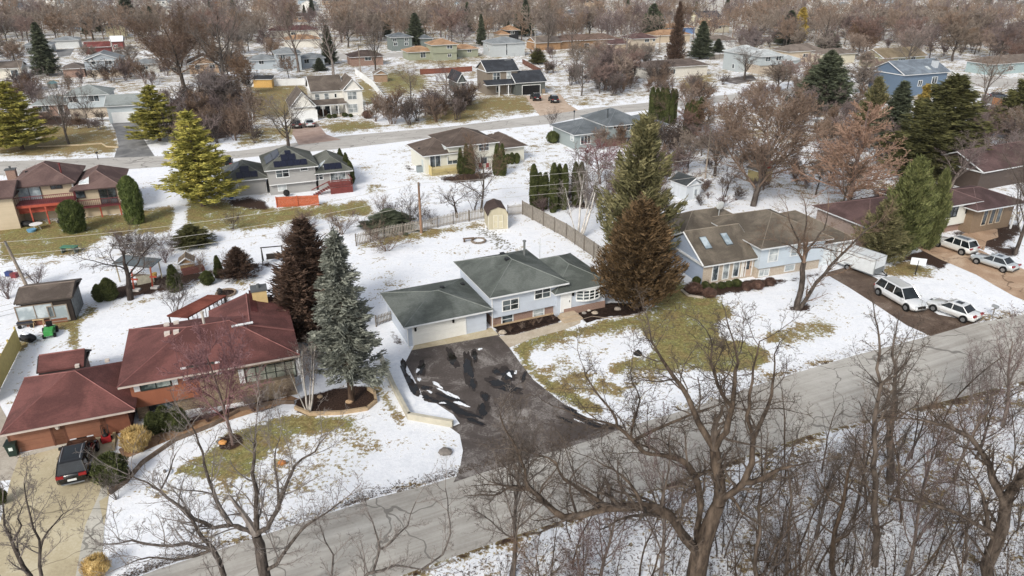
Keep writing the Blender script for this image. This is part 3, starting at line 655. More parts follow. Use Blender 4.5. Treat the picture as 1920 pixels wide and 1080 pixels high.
# ===== 2 red roofed house
REDW=siding('#94573a',.3,True); REDS=shingle('#7c4d48','#5b3a38',.3); STONE=brickm('#a08d70','#7d6b55','#5b4f42',2.2)
BRN=plain('#85563f',.6,.1)
FR=plain('#b5a79c',.6)
h=House('red_roof_house','large house with dark red roof, wood siding and double brown garage doors','house',21.5,40,849)
g=h.block((2,812),(252,770),7.7,2.55,'hip',1.85,.6,wm=plain('#6a3d2b',.7,.15),rm=REDS,fm=FR,foot=(115,833))
m_=h.block((221,724),(562,667),9.4,4.9,'hip',1.6,.6,wm=REDW,rm=REDS,lowp=(300,757),lm=STONE,lin_=.3,fm=FR,foot=(300,779))
r_=m_; xs_=h.wallpt(m_,'S',372,705).x; h.part('stone_front',MB().box(xs_,m_['wy0']-.03,0,m_['wx1'],m_['wy0']+.45,m_['ze']-.17),STONE)
# wing running back, gable to the rear
zr=r_['ze']+.01; A=h.at(449,577,zr)
bk=h.blk(r_['x1']-6.4,r_['x1']-.02,r_['y0']+4.2,A.y,zr,'gy',1.12,.5,wm=plain('#c9ad74',.8),rm=REDS,fm=plain('#6f4541',.8),gut=False)
for (x,y) in ((77,835),(152,815)): h.garage(g,'S',x,y,3.2,2.1,BRN,4,plain('#5f3827',.7))
h.part('panel',MB().box(h.wallpt(g,'S',190,800).x,g['wy0']-.05,0,g['wx1'],g['wy0']-.002,g['ze']-.2),plain('#7a4730',.7,.15))
p=h.wallpt(g,'S',108,798); h.part('wall_lamp',MB().ball((p.x,g['wy0']-.2,p.z),.16,.14,.2,6,4),plain('#d0c8bc'))
SHW=plain('#c9cacc',.7)
h.win(m_,'S',291,716.,1.9,.95,2,rows=2,gm=glass('#3a4a4a','#a9b7b0'),fm=plain('#2e332f'),shut=SHW)
h.win(m_,'B',302,763,1.6,.55,2,gm=GLD,fm=plain('#5a4a3a'))
h.win(m_,'S',378,695,1.7,1.0,2,rows=2,gm=glass('#39403d','#8d9690'),fm=plain('#2e332f'),shut=SHW)
h.win(r_,'S',508,698,3.6,1.35,5,rows=2,gm=glass('#8d978a','#cfd3c6'),fm=plain('#262b26'),shut=SHW)
h.part('planter',MB().box(h.wallpt(r_,'S',455,740).x,r_['wy0']-.5,.0,r_['wx1'],r_['wy0']-.02,1.6),STONE)
TNV=plain('#c8bdb2',.7)
for x,y in ((313,612),(331,608),(314,628),(331,625)): h.vent(m_,x,y,TNV,.2,.25)
h.pipe(m_,383,608,1.0,.1,plain('#b0a9a0')); h.vent(g,145,686,TNV,.15,.12); h.vent(g,201,676,TNV,.15,.12)
h.chimney(bk,488,561,1.2,1.2,1.0,plain('#c2a76c',.8,.1))
p=h.onroof(r_,455,612); h.part('roof_vent',MB().tube([(p.x-.8,p.y-.1,p.z+.2),(p.x+.8,p.y,p.z+.2)],.1,6),plain('#c9cdd0'))
h.slopequad(bk,bk['x0']+3.4,bk['y0']+2.5,bk['x0']+3.9,bk['y0']+6.8,shingle('#6d3836','#4e2625',.2),'roof_patch',.05)
h.part('downspout',MB().tube([(r_['x1']-.1,r_['y0']+.2,3.8),(r_['x1']-.05,r_['y0']+.2,.1)],.06,5),WHITE)
# ===== lean pergola roof by the red house
pg=empty('pergola',G(372,600),R(24),'brown tilted flat pergola roof on dark posts behind the red roofed house','pergola')
def toL(root,p):
    a=-root.rotation_euler[2]; d=p-root.location; return Vector((d.x*math.cos(a)-d.y*math.sin(a),d.x*math.sin(a)+d.y*math.cos(a),p.z))
q=[toL(pg,G(x,y,z)) for x,y,z in ((313,594,2.3),(352,597,2.3),(425,556,2.7),(390,555,2.7))]
MB().prism([tuple(v) for v in q],(0,0,.14)).build('slab',shingle('#86483a','#693428',.2),pg)
for v in q: MB().tube([(v.x*.93,v.y*.93,0),(v.x*.93,v.y*.93,v.z)],.07,5).build('post',plain('#2e2724'),pg)
b=MB()
for i in range(10): t=i/9; a=q[1].lerp(q[2],t); b.tube([(a.x*.96,a.y*.96,a.z-.9),(a.x*.96,a.y*.96,a.z)],.03,4)
b.tube([q[1]*.96-Vector((0,0,.9)),q[2]*.96-Vector((0,0,.9))],.04,4); b.build('lattice',plain('#4a4240'),pg)
# ===== small red roofed shed behind the garage
h=House('garden_shed','low shed with dark red shingle roof behind the red garage','shed',18.9,76,722)
b=h.block((71,703),(158,684),2.6,1.9,'gx',.75,.2,wm=plain('#5a3526'),rm=REDS,fm=plain('#2e2422'))
# ===== greenhouse shed
h=House('greenhouse_shed','weathered open garden shed with plastic sheeted front and brown shingle roof','shed',19,42,619)
b=h.block((28,572),(135,556),4.3,2.5,'gx',.6,.25,wm=plain('#2f2723',.9,.3),rm=shingle('#6e6259','#4b423c',.4),fm=plain('#3c3530'),gut=False)
PL=glass('#8e9ba0','#b9c3c6',.3)
h.win(b,'S',66,585,2.9,1.35,2,PL,plain('#7a6a58')); h.win(b,'S',110,587,1.5,1.5,1,PL,plain('#8b8072'))
h.part('base_panel',MB().box(b['wx0'],b['wy0']-.04,0,b['wx0']+3.4,b['wy0']-.005,.45),plain('#7c4a32'))
h.part('side_panel',MB().box(b['wx1'],b['wy0']+.3,.1,b['wx1']+.04,b['wy1']-.2,2.2),plain('#6f7476',.7,.4,4))
# ===== 3 tan house with decks (seen from behind)
TAN=siding('#b9a88b'); BRS=shingle('#78605a','#604a48',.3); DECK=plain('#6d2f33',.7,.15); RDK=plain('#a8452c',.7,.2)
h=House('tan_deck_house','tan house with brown hip roof and long dark red raised deck','house',21,28,425)
H3=h
m_=h.block((14,353),(141,342),8.8,5.5,'hip',2.0,.5,foot=(75,412),wm=TAN,rm=BRS,fm=plain('#4b3a36'))
r_=h.block((130,358),(228,349),9.2,4.6,'hip',1.65,.5,foot=(190,404),wm=TAN,rm=BRS,fm=plain('#4b3a36'))
l_=h.block((-60,380),(26,368),7.,4.2,'gx',1.2,.4,wm=TAN,rm=BRS,fm=plain('#4b3a36'))
h.win(m_,'S',55.5,364,2.6,2.3,2,glass('#7d8d94','#b7c4c8'),plain('#3a3230')); h.win(m_,'S',105,348,1.2,.7,2,GLD,plain('#4a3c38'))
h.win(r_,'S',149,363,1.1,1.1,1,GLD,plain('#4a3c38')); h.win(r_,'S',203,366,1.9,2.1,2,GLD,plain('#4a3c38'))
for b,xx in ((m_,'wx0'),(m_,'wx1'),(r_,'wx1')): h.part('corner_board',MB().box(b[xx]-.1,b['wy0']-.03,0,b[xx]+.1,b['wy0']-.003,b['ze']-.2),WHITE)
h.pipe(m_,115,324,1.2,.1,plain('#6b2a2a')); h.vent(m_,50,323,None,.15); h.chimney(m_,23,330,1.1,.9,.9,brickm('#7b5a4c','#90705f','#a89a90')); h.skylight(r_,157,340,1.1,1.0,WHITE)
dy=m_['wy0']; zd=h.wallpt(m_,'S',60,374).z; zd2=h.wallpt(r_,'S',190,383).z
def deck(h,x0,x1,y0,y1,z,dm=DECK,rl=RDK,posts=4,panel=True):
    d=h.part('deck',MB().box(x0,y0,z-.12,x1,y1,z),dm)
    b=MB(); n=int((x1-x0)/.22)
    for i in range(n+1): x=x0+(x1-x0)*i/n; b.box(x-.02,y0-.02,z,x+.02,y0+.02,z+.95)
    n=int((y1-y0)/.22)
    for xx in (x0,x1):
        for i in range(n+1): y=y0+(y1-y0)*i/n; b.box(xx-.02,y-.02,z,xx+.02,y+.02,z+.95)
    b.box(x0,y0-.06,z+.95,x1,y0+.06,z+1.02).box(x0-.05,y0,z+.95,x0+.05,y1,z+1.02).box(x1-.05,y0,z+.95,x1+.05,y1,z+1.02)
    h.part('railing',b,dm,d)
    for i in range(posts): x=x0+.1+(x1-x0-.2)*i/(posts-1); h.part('post',MB().box(x-.08,y0+.02,0,x+.08,y0+.18,z-.12),rl,d)
    if panel: h.part('skirt',MB().box(x0,y0-.02,z-.45,x1,y0+.0,z-.12).box(x0+.2,y0+.6,z-1.3,x1-1,y0+.64,z-.12),rl,d)
xm=m_['wx1']; deck(h,m_['wx0']-.1,xm+.3,dy-2.3,dy-.01,zd,posts=5); deck(h,xm+.4,r_['wx1']+2.2,dy-1.8,r_['wy0']-.01,zd2,posts=4,panel=False)
# ===== 4 solar house
SG=siding('#9b9a97'); SGS=shingle('#6d6f68','#55584f',.3); SOL,tt_,pp_=base('solar panel',.25,.5); pp_.inputs['Base Color'].default_value=lin('#171b2e')
h=House('solar_roof_house','grey house with dark solar panels over its three grey roofs','house',22,430,368)
H4=h
l_=h.block((418,342),(504,333),8.2,2.9,'hip',1.75,.45,wm=SG,rm=SGS,foot=(465,366))
m_=h.block((495,320),(597,311),9.2,5.6,'hip',2.1,.45,wm=SG,rm=SGS,lowp=(550,344),lm=SG,lin_=.5,foot=(550,362))
r_=h.block((590,326),(662,319),9.5,3.9,'hip',1.75,.45,wm=SG,rm=SGS,foot=(630,354))
h.door(l_,'S',439,351,1.1,2.1,plain('#b9bbbb'))
h.win(m_,'S',529.5,324,1.7,1.2,2,rows=2); h.win(m_,'S',570,316,1.,.5,1); h.win(m_,'B',529,351,1.1,1.,1,GLB,rows=2)
h.win(r_,'S',598,331,1.1,.9,2,rows=2); h.win(r_,'S',634,333,2.2,2.0,2,glass('#4a5558','#b7c4c8'))
h.skylight(r_,603,309,1.1,1.2,WHITE)
def panels(h,b,rows):
    for (x0,x1,y0,y1) in rows:
        X0=b['x0']+x0*(b['x1']-b['x0']); X1=b['x0']+x1*(b['x1']-b['x0'])
        X0=max(X0,b['x0']+y1+.1); X1=min(X1,b['x1']-y1-.1)
        if X1-X0<.7: continue
        n=max(1,round((X1-X0)/1.02))
        for i in range(n):
            a=X0+(X1-X0)*i/n+.02; c=X0+(X1-X0)*(i+1)/n-.02
            h.slopequad(b,a,b['y0']+y0,c,b['y0']+y1,SOL,'solar_panel',.07,.06)
panels(h,l_,[(.30,.80,.35,1.35),(.30,.85,1.4,2.4),(.42,.75,2.45,3.4)])
panels(h,m_,[(.13,.87,.35,1.35),(.3,.62,1.4,2.5),(.3,.55,2.55,3.2)])
panels(h,r_,[(.18,.85,.4,1.4),(.3,.62,1.5,2.5),(.3,.5,2.6,3.3)])
for b,ys in ((l_,((2.1,3.9),(3.95,5.2))),(m_,((2.2,4.2),(4.25,6.5)))):
    for k,(ya,yb) in enumerate(ys):
        for xx in (.5,1.55):
            if xx+1<min(ya,9-yb)+.6: h.slopequad(b,b['x0']+xx,b['y0']+ya,b['x0']+xx+1.,b['y0']+yb,SOL,'solar_panel',.07,.06)
h.part('skirt_board',MB().box(m_['wx0'],m_['wy0']-.02,m_['low'],m_['wx1'],m_['wy0']-.002,m_['low']+.12),WHITE)
xd=r_['wx1']-.2; yd=r_['wy0']
b=MB().box(xd-3.2,yd-2.6,1.0,xd,yd-.01,1.12); DK2=plain('#74342f',.7,.15); dk=h.part('deck',b,DK2)
b=MB()
for i in range(16): x=xd-3.2+3.2*i/15; b.box(x-.03,yd-2.62,.1,x+.03,yd-2.58,2.)
b.box(xd-3.25,yd-2.66,1.95,xd+.05,yd-2.54,2.05).box(xd-.05,yd-2.6,1.95,xd+.05,yd,2.05).box(xd-3.2,yd-2.6,.0,xd,yd-2.5,.9); h.part('railing',b,DK2,dk)
b=MB()
for i in range(7): b.box(xd-3.2-.35*(i+1),yd-2.5,1.0-.15*(i+1),xd-3.2-.35*i,yd-1.3,1.06-.15*(i+1))
b.tube([(xd-3.2,yd-2.55,2.0),(xd-5.9,yd-2.55,.95)],.08,4); h.part('stair',b,DK2,dk)
# ===== 5 cream house
CR=siding('#c9c8ba'); BR5=shingle('#6b5d54','#51463f',.3)
h=House('cream_split_house','cream split level house with brown hip roofs and small yellow wood porch','house',24.5,800,326)
l_=h.block((794,293.5),(870,284),8.6,3.0,'hip',1.6,.45,wm=CR,rm=BR5,foot=(815,325))
m_=h.block((838,276),(936,265.5),9.4,5.5,'hip',1.8,.45,wm=CR,rm=BR5,lowp=(900,295),lm=CR,lin_=.4,foot=(905,314))
r_=h.block((930,280),(988,272),8.6,3.2,'hip',1.5,.45,wm=CR,rm=BR5,foot=(972,302))
h.win(l_,'S',816,302,1.7,2.1,2,GLD); h.win(l_,'S',848,300,1.6,1.2,2); h.win(m_,'S',907,275.5,1.7,1.1,2,rows=2); h.win(m_,'B',907,301,1.1,1.,1); h.win(m_,'S',874,280,1.,.5,1)
YW=plain('#b9a76b',.7,.1)
p=h.L(G(806,327)); b=MB().box(p.x,l_['wy0']-1.5,.55,p.x+4.6,l_['wy0'],.65)
for i in range(26): x=p.x+4.6*i/25; b.box(x-.05,l_['wy0']-1.55,.0,x+.05,l_['wy0']-1.5,1.5)
b.box(p.x-.05,l_['wy0']-1.55,0,p.x,l_['wy0'],1.5); h.part('porch',b,YW)
h.vent(l_,786,279,None,.15); h.skylight(l_,836,277,.8,.9); h.vent(r_,917,252,WHITE,.12); h.vent(r_,925,251,WHITE,.12)
h.part('wall_panel',MB().box(l_['wx0']-.03,l_['wy0']+1,0.1,l_['wx0']-.004,l_['wy0']+1.9,2.1),plain('#b4bdba'))
# ===== 6 grey house
GH=siding('#8b9696'); GHS=shingle('#6f767b','#575e63',.35)
h=House('grey_split_house','blue grey split level house with slate grey hip roofs beside arborvitae row','house',24,1084,279)
l_=h.block((1082,255.5),(1150,243),9.6,2.8,'hip',1.6,.45,wm=GH,rm=GHS,foot=(1095,279))
m_=h.block((1139,237),(1212,229.5),10.2,5.2,'hip',2.0,.45,wm=GH,rm=GHS,lowp=(1180,257),lm=BRK,lin_=.4,foot=(1180,271))
r_=h.block((1195,241),(1254,233),8.6,2.9,'hip',1.4,.45,wm=GH,rm=GHS)
h.win(l_,'W',1073,258,1.,1.,1,GLB); h.win(l_,'S',1098,262,2.0,1.4,3); h.win(m_,'S',1156,238,1.3,.5,2); h.win(m_,'S',1182,238,1.9,1.1,2,rows=2); h.win(m_,'B',1180,262,1.,.9,1)
h.vent(l_,1105,224,None,.15); h.vent(l_,1112,223,None,.15); h.pipe(m_,1139,221,1.5,.12,plain('#3c4347'))
# ===== 7 right neighbour
RB=siding('#9aa9c0'); RW=siding('#bcc9d3'); RS=shingle('#7a7062','#4d463e',.4); CB=brickm('#b9ad99','#a08e7a','#cfc6b8',3.5)
h=House('brown_roof_house','pale blue and brick house with mottled brown roof and two skylights','house',20,1325,530)
f_=h.block((1321,500),(1422,482),8.2,3.3,'gx',2.3,.35,wm=RB,rm=RS,foot=(1365,526))
h.part('brick_front',MB().box(f_['wx0'],f_['wy0']-.02,0,f_['wx1'],f_['wy0']-.002,f_['ze']-.2),CB)
m_=h.block((1430,468),(1560,445),10.4,4.9,'hip',2.0,.5,wm=RW,rm=RS,lowp=(1470,497),lm=CB,lin_=.3,foot=(1470,513))
r_=h.block((1515,462),(1606,448),9.8,3.6,'hip',1.7,.5,wm=RW,rm=RS,foot=(1550,496))
bk=h.blk(f_['x0']-.5+2.6,m_['x0']+5,f_['y0']+7.2,f_['y0']+12.5,3.2,'hip',1.5,.5,wm=RW,rm=RS,gut=False)
for x,y in ((1341,508.5),(1361,505),(1380,501)):
    h.win(f_,'S',x,y,.65,2.1,1,glass('#39434a','#a9b2b4'))
h.door(f_,'S',1402,497,1.,2.1,plain('#b9a08a'),z0=.2,lite=True); h.door(f_,'S',1394.5,498,.4,2.1,plain('#c9bfae'),z0=.2)
h.skylight(f_,1323,457,.75,1.35,plain('#4c4f50'),glass('#7e8f99','#aebcc4')); h.skylight(f_,1362,450,.75,1.35,plain('#4c4f50'),glass('#7e8f99','#aebcc4'))
h.win(m_,'S',1450,477,1.1,1.5,1,GLB,rows=2); h.win(m_,'S',1495,468,1.6,1.2,2,GLB); h.win(m_,'B',1432,511,1.2,.7,2,GLB); h.win(m_,'B',1480,502,1.2,.6,1,GLB)
h.win(r_,'S',1530,455,1.7,.6,2,GLD,RW); h.garage(r_,'S',1565,482,4.9,2.2,plain('#cdd5d9'),4)
p=h.onroof(bk,1347,407); h.part('satellite_dish',MB().tube([(p.x,p.y,p.z-.3),(p.x,p.y,p.z+1.)],.05,5).ball((p.x,p.y-.1,p.z+1.45),.55,.12,.5,12,8),plain('#b4b8b8'))
h.part('chimney_pipe',MB().tube([(f_['x0']+1.2,f_['y1'],3.6),(f_['x0']+1.2,f_['y1'],5)],.04,5),plain('#555'))
# ===== 8 far right brown/white house
MR=shingle('#6c5452','#544140',.25)
h=House('maroon_roof_house','white and brick house with maroon roof behind the parked white wagon','house',22,1762,430)
l_=h.block((1640,432),(1760,400),9.,2.9,'hip',1.7,.5,wm=plain('#8b7a70'),rm=MR)
m_=h.block((1745,392),(1845,377),8.,5.0,'hip',1.6,.5,wm=siding('#cfcfc6',.25),rm=MR,lowp=(1795,420),lm=BRK,lin_=.5,foot=(1795,431))
r_=h.block((1835,396),(1925,379),8.,3.4,'hip',1.4,.9,wm=brickm('#6d5844','#7d674f','#948672',3),rm=MR)
h.win(m_,'S',1784,397,1.9,1.3,3,rows=2,fm=plain('#222')); h.win(m_,'S',1823,388,1.9,1.3,3,rows=2,fm=plain('#222'))
for x in (1846,1860,1873): h.win(r_,'S',x,408-(x-1846)*.2,.7,1.9,1,GLD,plain('#b5a58e'))
for x in (1853,1867,1880):
    p=h.at(x,415-(x-1853)*.3,0); h.part('porch_post',MB().box(p.x-.09,r_['y0']+.2,0,p.x+.09,r_['y0']+.36,3.3),WHITE)
h.part('soffit_vent',MB().box(m_['wx1']-.9,m_['wy0']-.03,2.9,m_['wx1']-.3,m_['wy0']-.003,3.15),plain('#222'))
# small brown house further right behind trees
h=House('brown_gable_house','dark brown house partly hidden behind the bare tree at the right edge','house',25,1868,345)
b=h.block((1850,325),(1960,300),9,3.0,'gx',2.,.4,wm=plain('#4c4039'),rm=MR)
# ===== 9 white two storey
WH=siding('#d6d4cc'); BR9=shingle('#73685e','#5d534b',.25)
h=House('white_two_storey_house','white two storey house with brown roof, front porch and side garage gable','house',22,600,222)
m_=h.block((583,173),(644,168),8.6,5.6,'gx',2.6,.3,wm=WH,rm=BR9,foot=(612,213))
c_=h.block((643,170),(681,167),8.8,5.6,'gy',2.3,.3,wm=WH,rm=BR9,foot=(664,215))
g_=h.block((545,203),(592,198),9.,3.,'gy',3.0,.3,wm=WH,rm=BR9,foot=(572,227))
po=h.block((588,198),(650,194),2.2,2.7,'shed',.7,.2,zb=2.5,wm=WH,rm=BR9)
for x,y in ((595,183),(612.5,181.5)): h.win(m_,'S',x,y,.9,1.5,1,glass('#6b7376','#a5abac'),rows=2)
h.win(m_,'S',629,179,.4,.8,1); h.win(c_,'S',660,179,1.9,1.6,2,glass('#6b7376','#a5abac'),rows=2); h.win(c_,'S',662,203,1.9,1.8,2,glass('#6b7376','#a5abac'),rows=2)
for x in (597,614): h.win(m_,'S',x,206,1.0,1.7,1)
h.door(m_,'S',632,205,1.2,2.2,plain('#b9b9b5'),lite=True)
for i in range(5): x=po['x0']+.2+(po['x1']-po['x0']-.4)*i/4; h.part('porch_post',MB().box(x-.08,po['y0']+.1,0,x+.08,po['y0']+.26,2.55),WHITE)
h.part('step',MB().box(po['x0'],po['y0']-.3,0,po['x1'],po['y1']+.5,.15),plain('#a89c88')); h.garage(g_,'S',573,218,4.8,2.1,WHITE)
# ===== 10 dark two storey
DG=siding('#7d7264'); DK=shingle('#41454c','#33363c',.3); DG2=siding('#565b58')
h=House('dark_roof_house','grey brown two storey house with charcoal roof and open dark garage','house',22,915,178)
m_=h.block((913,135.5),(972,131.5),8.2,5.4,'gx',2.2,.3,wm=DG,rm=DK,foot=(940,177))
g_=h.block((966,155.5),(1026,152.5),8.,3.,'gx',2.2,.35,wm=DG2,rm=DK,foot=(998,177))
l_=h.block((857,155),(876,154),8.5,3.2,'gy',2.2,.3,wm=DG2,rm=DK,foot=(866,176))
po=h.block((912,160),(975,156.5),2.4,2.9,'shed',.8,.2,zb=2.7,wm=WHITE,rm=DK)
h.win(m_,'S',931,143,1.8,1.7,2,rows=2); h.win(m_,'S',954,141,1.1,1.7,1,GLB,rows=2); h.win(m_,'S',934,166,1.,1.7,1)
h.door(m_,'S',954,166,.9,2.1,plain('#2b2b2b')); h.win(m_,'S',964,165,.6,2.,1)
for x in (928,948,968): 
    p=h.at(x,177,0); h.part('porch_post',MB().box(p.x-.1,po['y0']+.1,0,p.x+.1,po['y0']+.3,2.75),WHITE)
h.garage(g_,'S',996,168,4.9,2.3,plain('#15171a',.3)); h.win(l_,'S',869,163,1.3,2.2,1); h.win(l_,'S',863,163,.5,1.6,1)  # garage panel coloured near-black for the shade inside the open garage
h.part('dormer',MB().box(m_['wx1']-2.2,m_['wy0']+3.5,5.2,m_['wx1']-.4,m_['wy1']-.2,8.0),WHITE)
h.part('brick_base',MB().box(g_['wx1']-.9,g_['wy0']-.1,0,g_['wx1'],g_['wy0']-.003,1.2),STONE)
# ===== 11 blue grey split-level (upper left)
h=House('pale_grey_split_house','pale blue grey split level house with snowy roof behind the grey asphalt drive','house',18,60,225)
PG=siding('#adb8bd'); PGS=shingle('#8f9694','#757c7a',.4)
l_=h.block((57,197),(124,196),8,2.9,'hip',1.4,.4,wm=BRK,rm=PGS,foot=(90,218))
m_=h.block((118,180),(203,177),8.6,5.2,'hip',1.6,.4,wm=PG,rm=PGS,lowp=(165,202),lm=CB,lin_=.4,foot=(165,221))
g_=h.block((197,198.5),(266,197),8.6,2.9,'gx',1.5,.4,wm=PG,rm=PGS,foot=(234,230))
h.win(m_,'S',136,186,1.4,1.3,2); h.win(m_,'S',176,184,1.9,1.3,2); h.garage(g_,'S',234,218,4.6,2.1,WHITE)
h.win(l_,'S',82,203,2.,1.4,3); h.door(l_,'S',114,205,1.,2.1,plain('#333'))
# ===== middle-distance houses, simpler
def simple(name,label,ang,base_px,blocks,wins=(),group=None,cat='house'):
    h=House(name,label,cat,22,*base_px,group=group); bs=[]
    for bl in blocks: bs.append(h.block(*bl[:4],**bl[4]))
    for wn in wins: h.win(bs[wn[0]],wn[1],*wn[2:4],wn[4],wn[5],wn[6] if len(wn)>6 else 2)
    return h,bs
OR=shingle('#b08a66','#94714f',.25); GRW=siding('#90957f'); LG=siding('#aab0b2'); LGS=shingle('#8c9295','#767c80',.35); TNS=shingle('#80746a','#685d54',.3); TW=siding('#b5a48c')
simple('green_house','sage green house with bright orange brown hip roof',5,(780,107),[((763,98),(820,96),9,2.8,dict(wm=GRW,rm=OR,rise=1.5)),((808,84.5),(861,83),9,5.2,dict(wm=GRW,rm=OR,rise=1.6,low=2.4,lin_=.3)),((852,93),(900,91),8,2.8,dict(wm=GRW,rm=OR,rise=1.3))],[(0,'S',793,102,1.8,2.1),(0,'S',815,98,1.2,1.),(1,'S',843,88,1.8,1.1),(1,'B',843,104,1.2,.9),(2,'S',880,95,1.4,.9)])
simple('pale_grey_house','pale grey raised house with light grey roof in front of the black house',14,(915,100),[((921,82),(989,80),11,4.6,dict(wm=LG,rm=LGS,rise=1.8))],[(0,'W',912,86,1,1),(0,'W',917,93,1,1),(0,'S',950,92,.5,4,1)])
simple('black_house','black sided house with orange roof far behind the pale grey house',8,(955,70),[((950,57),(975,56),8,4.6,dict(wm=plain('#26282c'),rm=OR,rise=1.6)),((938,66),(955,64),8,3,dict(wm=TW,rm=OR,rise=1.4))],[(0,'S',961,61,1.4,1.1)])
simple('slate_house','dark green grey house partly behind a large spruce',6,(735,86),[((731,70),(776,69),9,5.0,dict(wm=siding('#6c7673'),rm=GHS,rise=1.4)),((790,73),(812,71),7,3.2,dict(wm=siding('#6c7673'),rm=GHS,rise=1.2))],[(0,'S',740,75,1.4,1.),(0,'S',762,74,1.4,1.),(0,'S',742,83,1.4,1.),(0,'S',762,82,1.4,1.)])
simple('light_blue_house','light blue split level house behind the white vinyl fence',5,(470,132),[((465,113),(522,112),9,2.9,dict(wm=siding('#a5afb6'),rm=LGS,rise=1.4)),((514,101),(567,100),9,5.2,dict(wm=siding('#a5afb6'),rm=LGS,rise=1.5)),((563,110),(611,108),8,2.9,dict(wm=siding('#a5afb6'),rm=LGS,rise=1.3))],[(0,'S',490,117,1.4,1),(1,'S',530,107,1.3,1.2),(2,'S',575,115,1.5,1.2)])
simple('red_brick_low_house','low house with dark brown roof and brick wall past the white fence',6,(668,122),[((655,107),(722,105),9,2.9,dict(wm=BRK,rm=shingle('#5d4e48','#463a36',.3),rise=1.6))],[(0,'S',690,110,2,1)])
simple('grey_gable_house','light blue grey gable fronted house with two white windows',4,(162,139),[((155,114),(228,113),10,4.6,dict(wm=siding('#99a3ab'),rm=LGS,rise=1.9,roof='gy',over=.4,low=2.0,lm=CB,lin_=.25)),((112,130),(160,127),8,2.6,dict(wm=BRK,rm=shingle('#6f6661','#554d49',.5),rise=1.2))],[(0,'S',175,117,1.1,1.1,1),(0,'S',203,116,1.8,1.2,2),(0,'B',207,134,1.2,.8,1)])
simple('blue_garage_house','pale grey house with a bright blue garage door behind the tall spruce',2,(105,102),[((41,86),(98,84),9,2.8,dict(wm=LG,rm=LGS,rise=1.4)),((97,76),(148,75),9,3.0,dict(wm=plain('#c3c6c6'),rm=LGS,rise=1.2)),],[(0,'S',54,93,1.6,1.3,3)])
simple('maroon_garage','dark red garage with brick red roof behind the grey gable house',3,(165,100),[((157,88.5),(207,87.5),6,2.5,dict(wm=plain('#6d3230'),rm=shingle('#8a4b47','#6c3835',.2),rise=1.4,roof='gx'))],[],cat='garage')
simple('white_gable_house','white gabled house with red door wall at the end of the maroon garage',20,(215,100),[((203,80),(232,75),8,3.0,dict(wm=plain('#83403c'),rm=SNOW,rise=1.5,roof='gx'))],[(0,'S',217,87,1.2,1.)])
simple('low_white_house','low grey white house behind the big bare trees',3,(250,140),[((245,121),(300,119),8,2.6,dict(wm=plain('#b5b5b0'),rm=LGS,rise=1.2))],[(0,'S',273,127,1.2,.8)])
simple('yellow_gable_house','yellow brick gable house among dark bare trees',3,(357,143),[((350,120),(412,119),10,2.9,dict(wm=brickm('#94765a','#a18468','#b5a58e',3),rm=shingle('#6b5a4c','#51443a',.3),rise=2.0,roof='gy'))],[(0,'S',370,126,1.3,1.,2),(0,'S',398,125,1.5,1.,2)])
simple('brown_roof_cottage','cream cottage with brown roof at the left edge behind the utility pole',-4,(5,148),[((-30,130),(40,127),8,2.8,dict(wm=plain('#cfc9bb'),rm=TNS,rise=1.4,roof='gx'))],[(0,'S',28,138,1.8,1.9,2)])
simple('cream_cube_house','cream two storey house with slate roof far behind the maroon garage',2,(197,60),[((193,48),(236,46),9,5.0,dict(wm=plain('#c9bd94'),rm=GHS,rise=1.8))],[(0,'S',204,51,.7,.9,1),(0,'S',209,51,.7,.9,1)])
simple('white_far_house','white house with grey roof near the top left pines',2,(205,28),[((201,19),(230,18),9,4.0,dict(wm=plain('#c7c7bf'),rm=LGS,rise=2.2))],[(0,'S',215,22,2,1.2)])
simple('tan_brick_house','tan brick house with a bright red door among the bare trees',10,(1010,97),[((1002,80),(1056,79),10,2.8,dict(wm=brickm('#a3794b','#8f6a45','#b09572',3),rm=TNS,rise=1.6,roof='gx'))],[])
simple('brown_wide_house','wide brown roofed house behind the tall bare trees right of the red door house',8,(1062,98),[((1048,78),(1160,72),10,3.0,dict(wm=brickm('#8f6a45','#7a5a3d','#a08a6a',3),rm=shingle('#7a6458','#5f4d43',.3),rise=1.8))],[(0,'S',1100,84,2,1)])
simple('beige_split_house','beige split level house with dark red brown roof and utility pole in front',9,(1190,95),[((1186,73),(1234,71),9,5.0,dict(wm=siding('#b8aa95'),rm=shingle('#6e5350','#54403e',.3),rise=1.6,low=2.3,lm=CB,lin_=.4)),((1150,84),(1200,80),9,3.0,dict(wm=TW,rm=shingle('#6e5350','#54403e',.3),rise=1.4))],[(0,'S',1213,76,1.8,1.,2),(0,'S',1226,75,.9,.8,1),(0,'B',1218,91,1.8,.9,2),(1,'S',1185,87,1.4,1.2)])
simple('red_white_house','long low house with white wall and red brick end behind the bare trees',10,(1225,150),[((1213,129),(1330,121),9,3.0,dict(wm=plain('#c4c0b6'),rm=shingle('#6f625b','#574b45',.3),rise=1.5))],[(0,'S',1245,136,1.6,1.2),(0,'S',1262,134,1.4,1.2)])
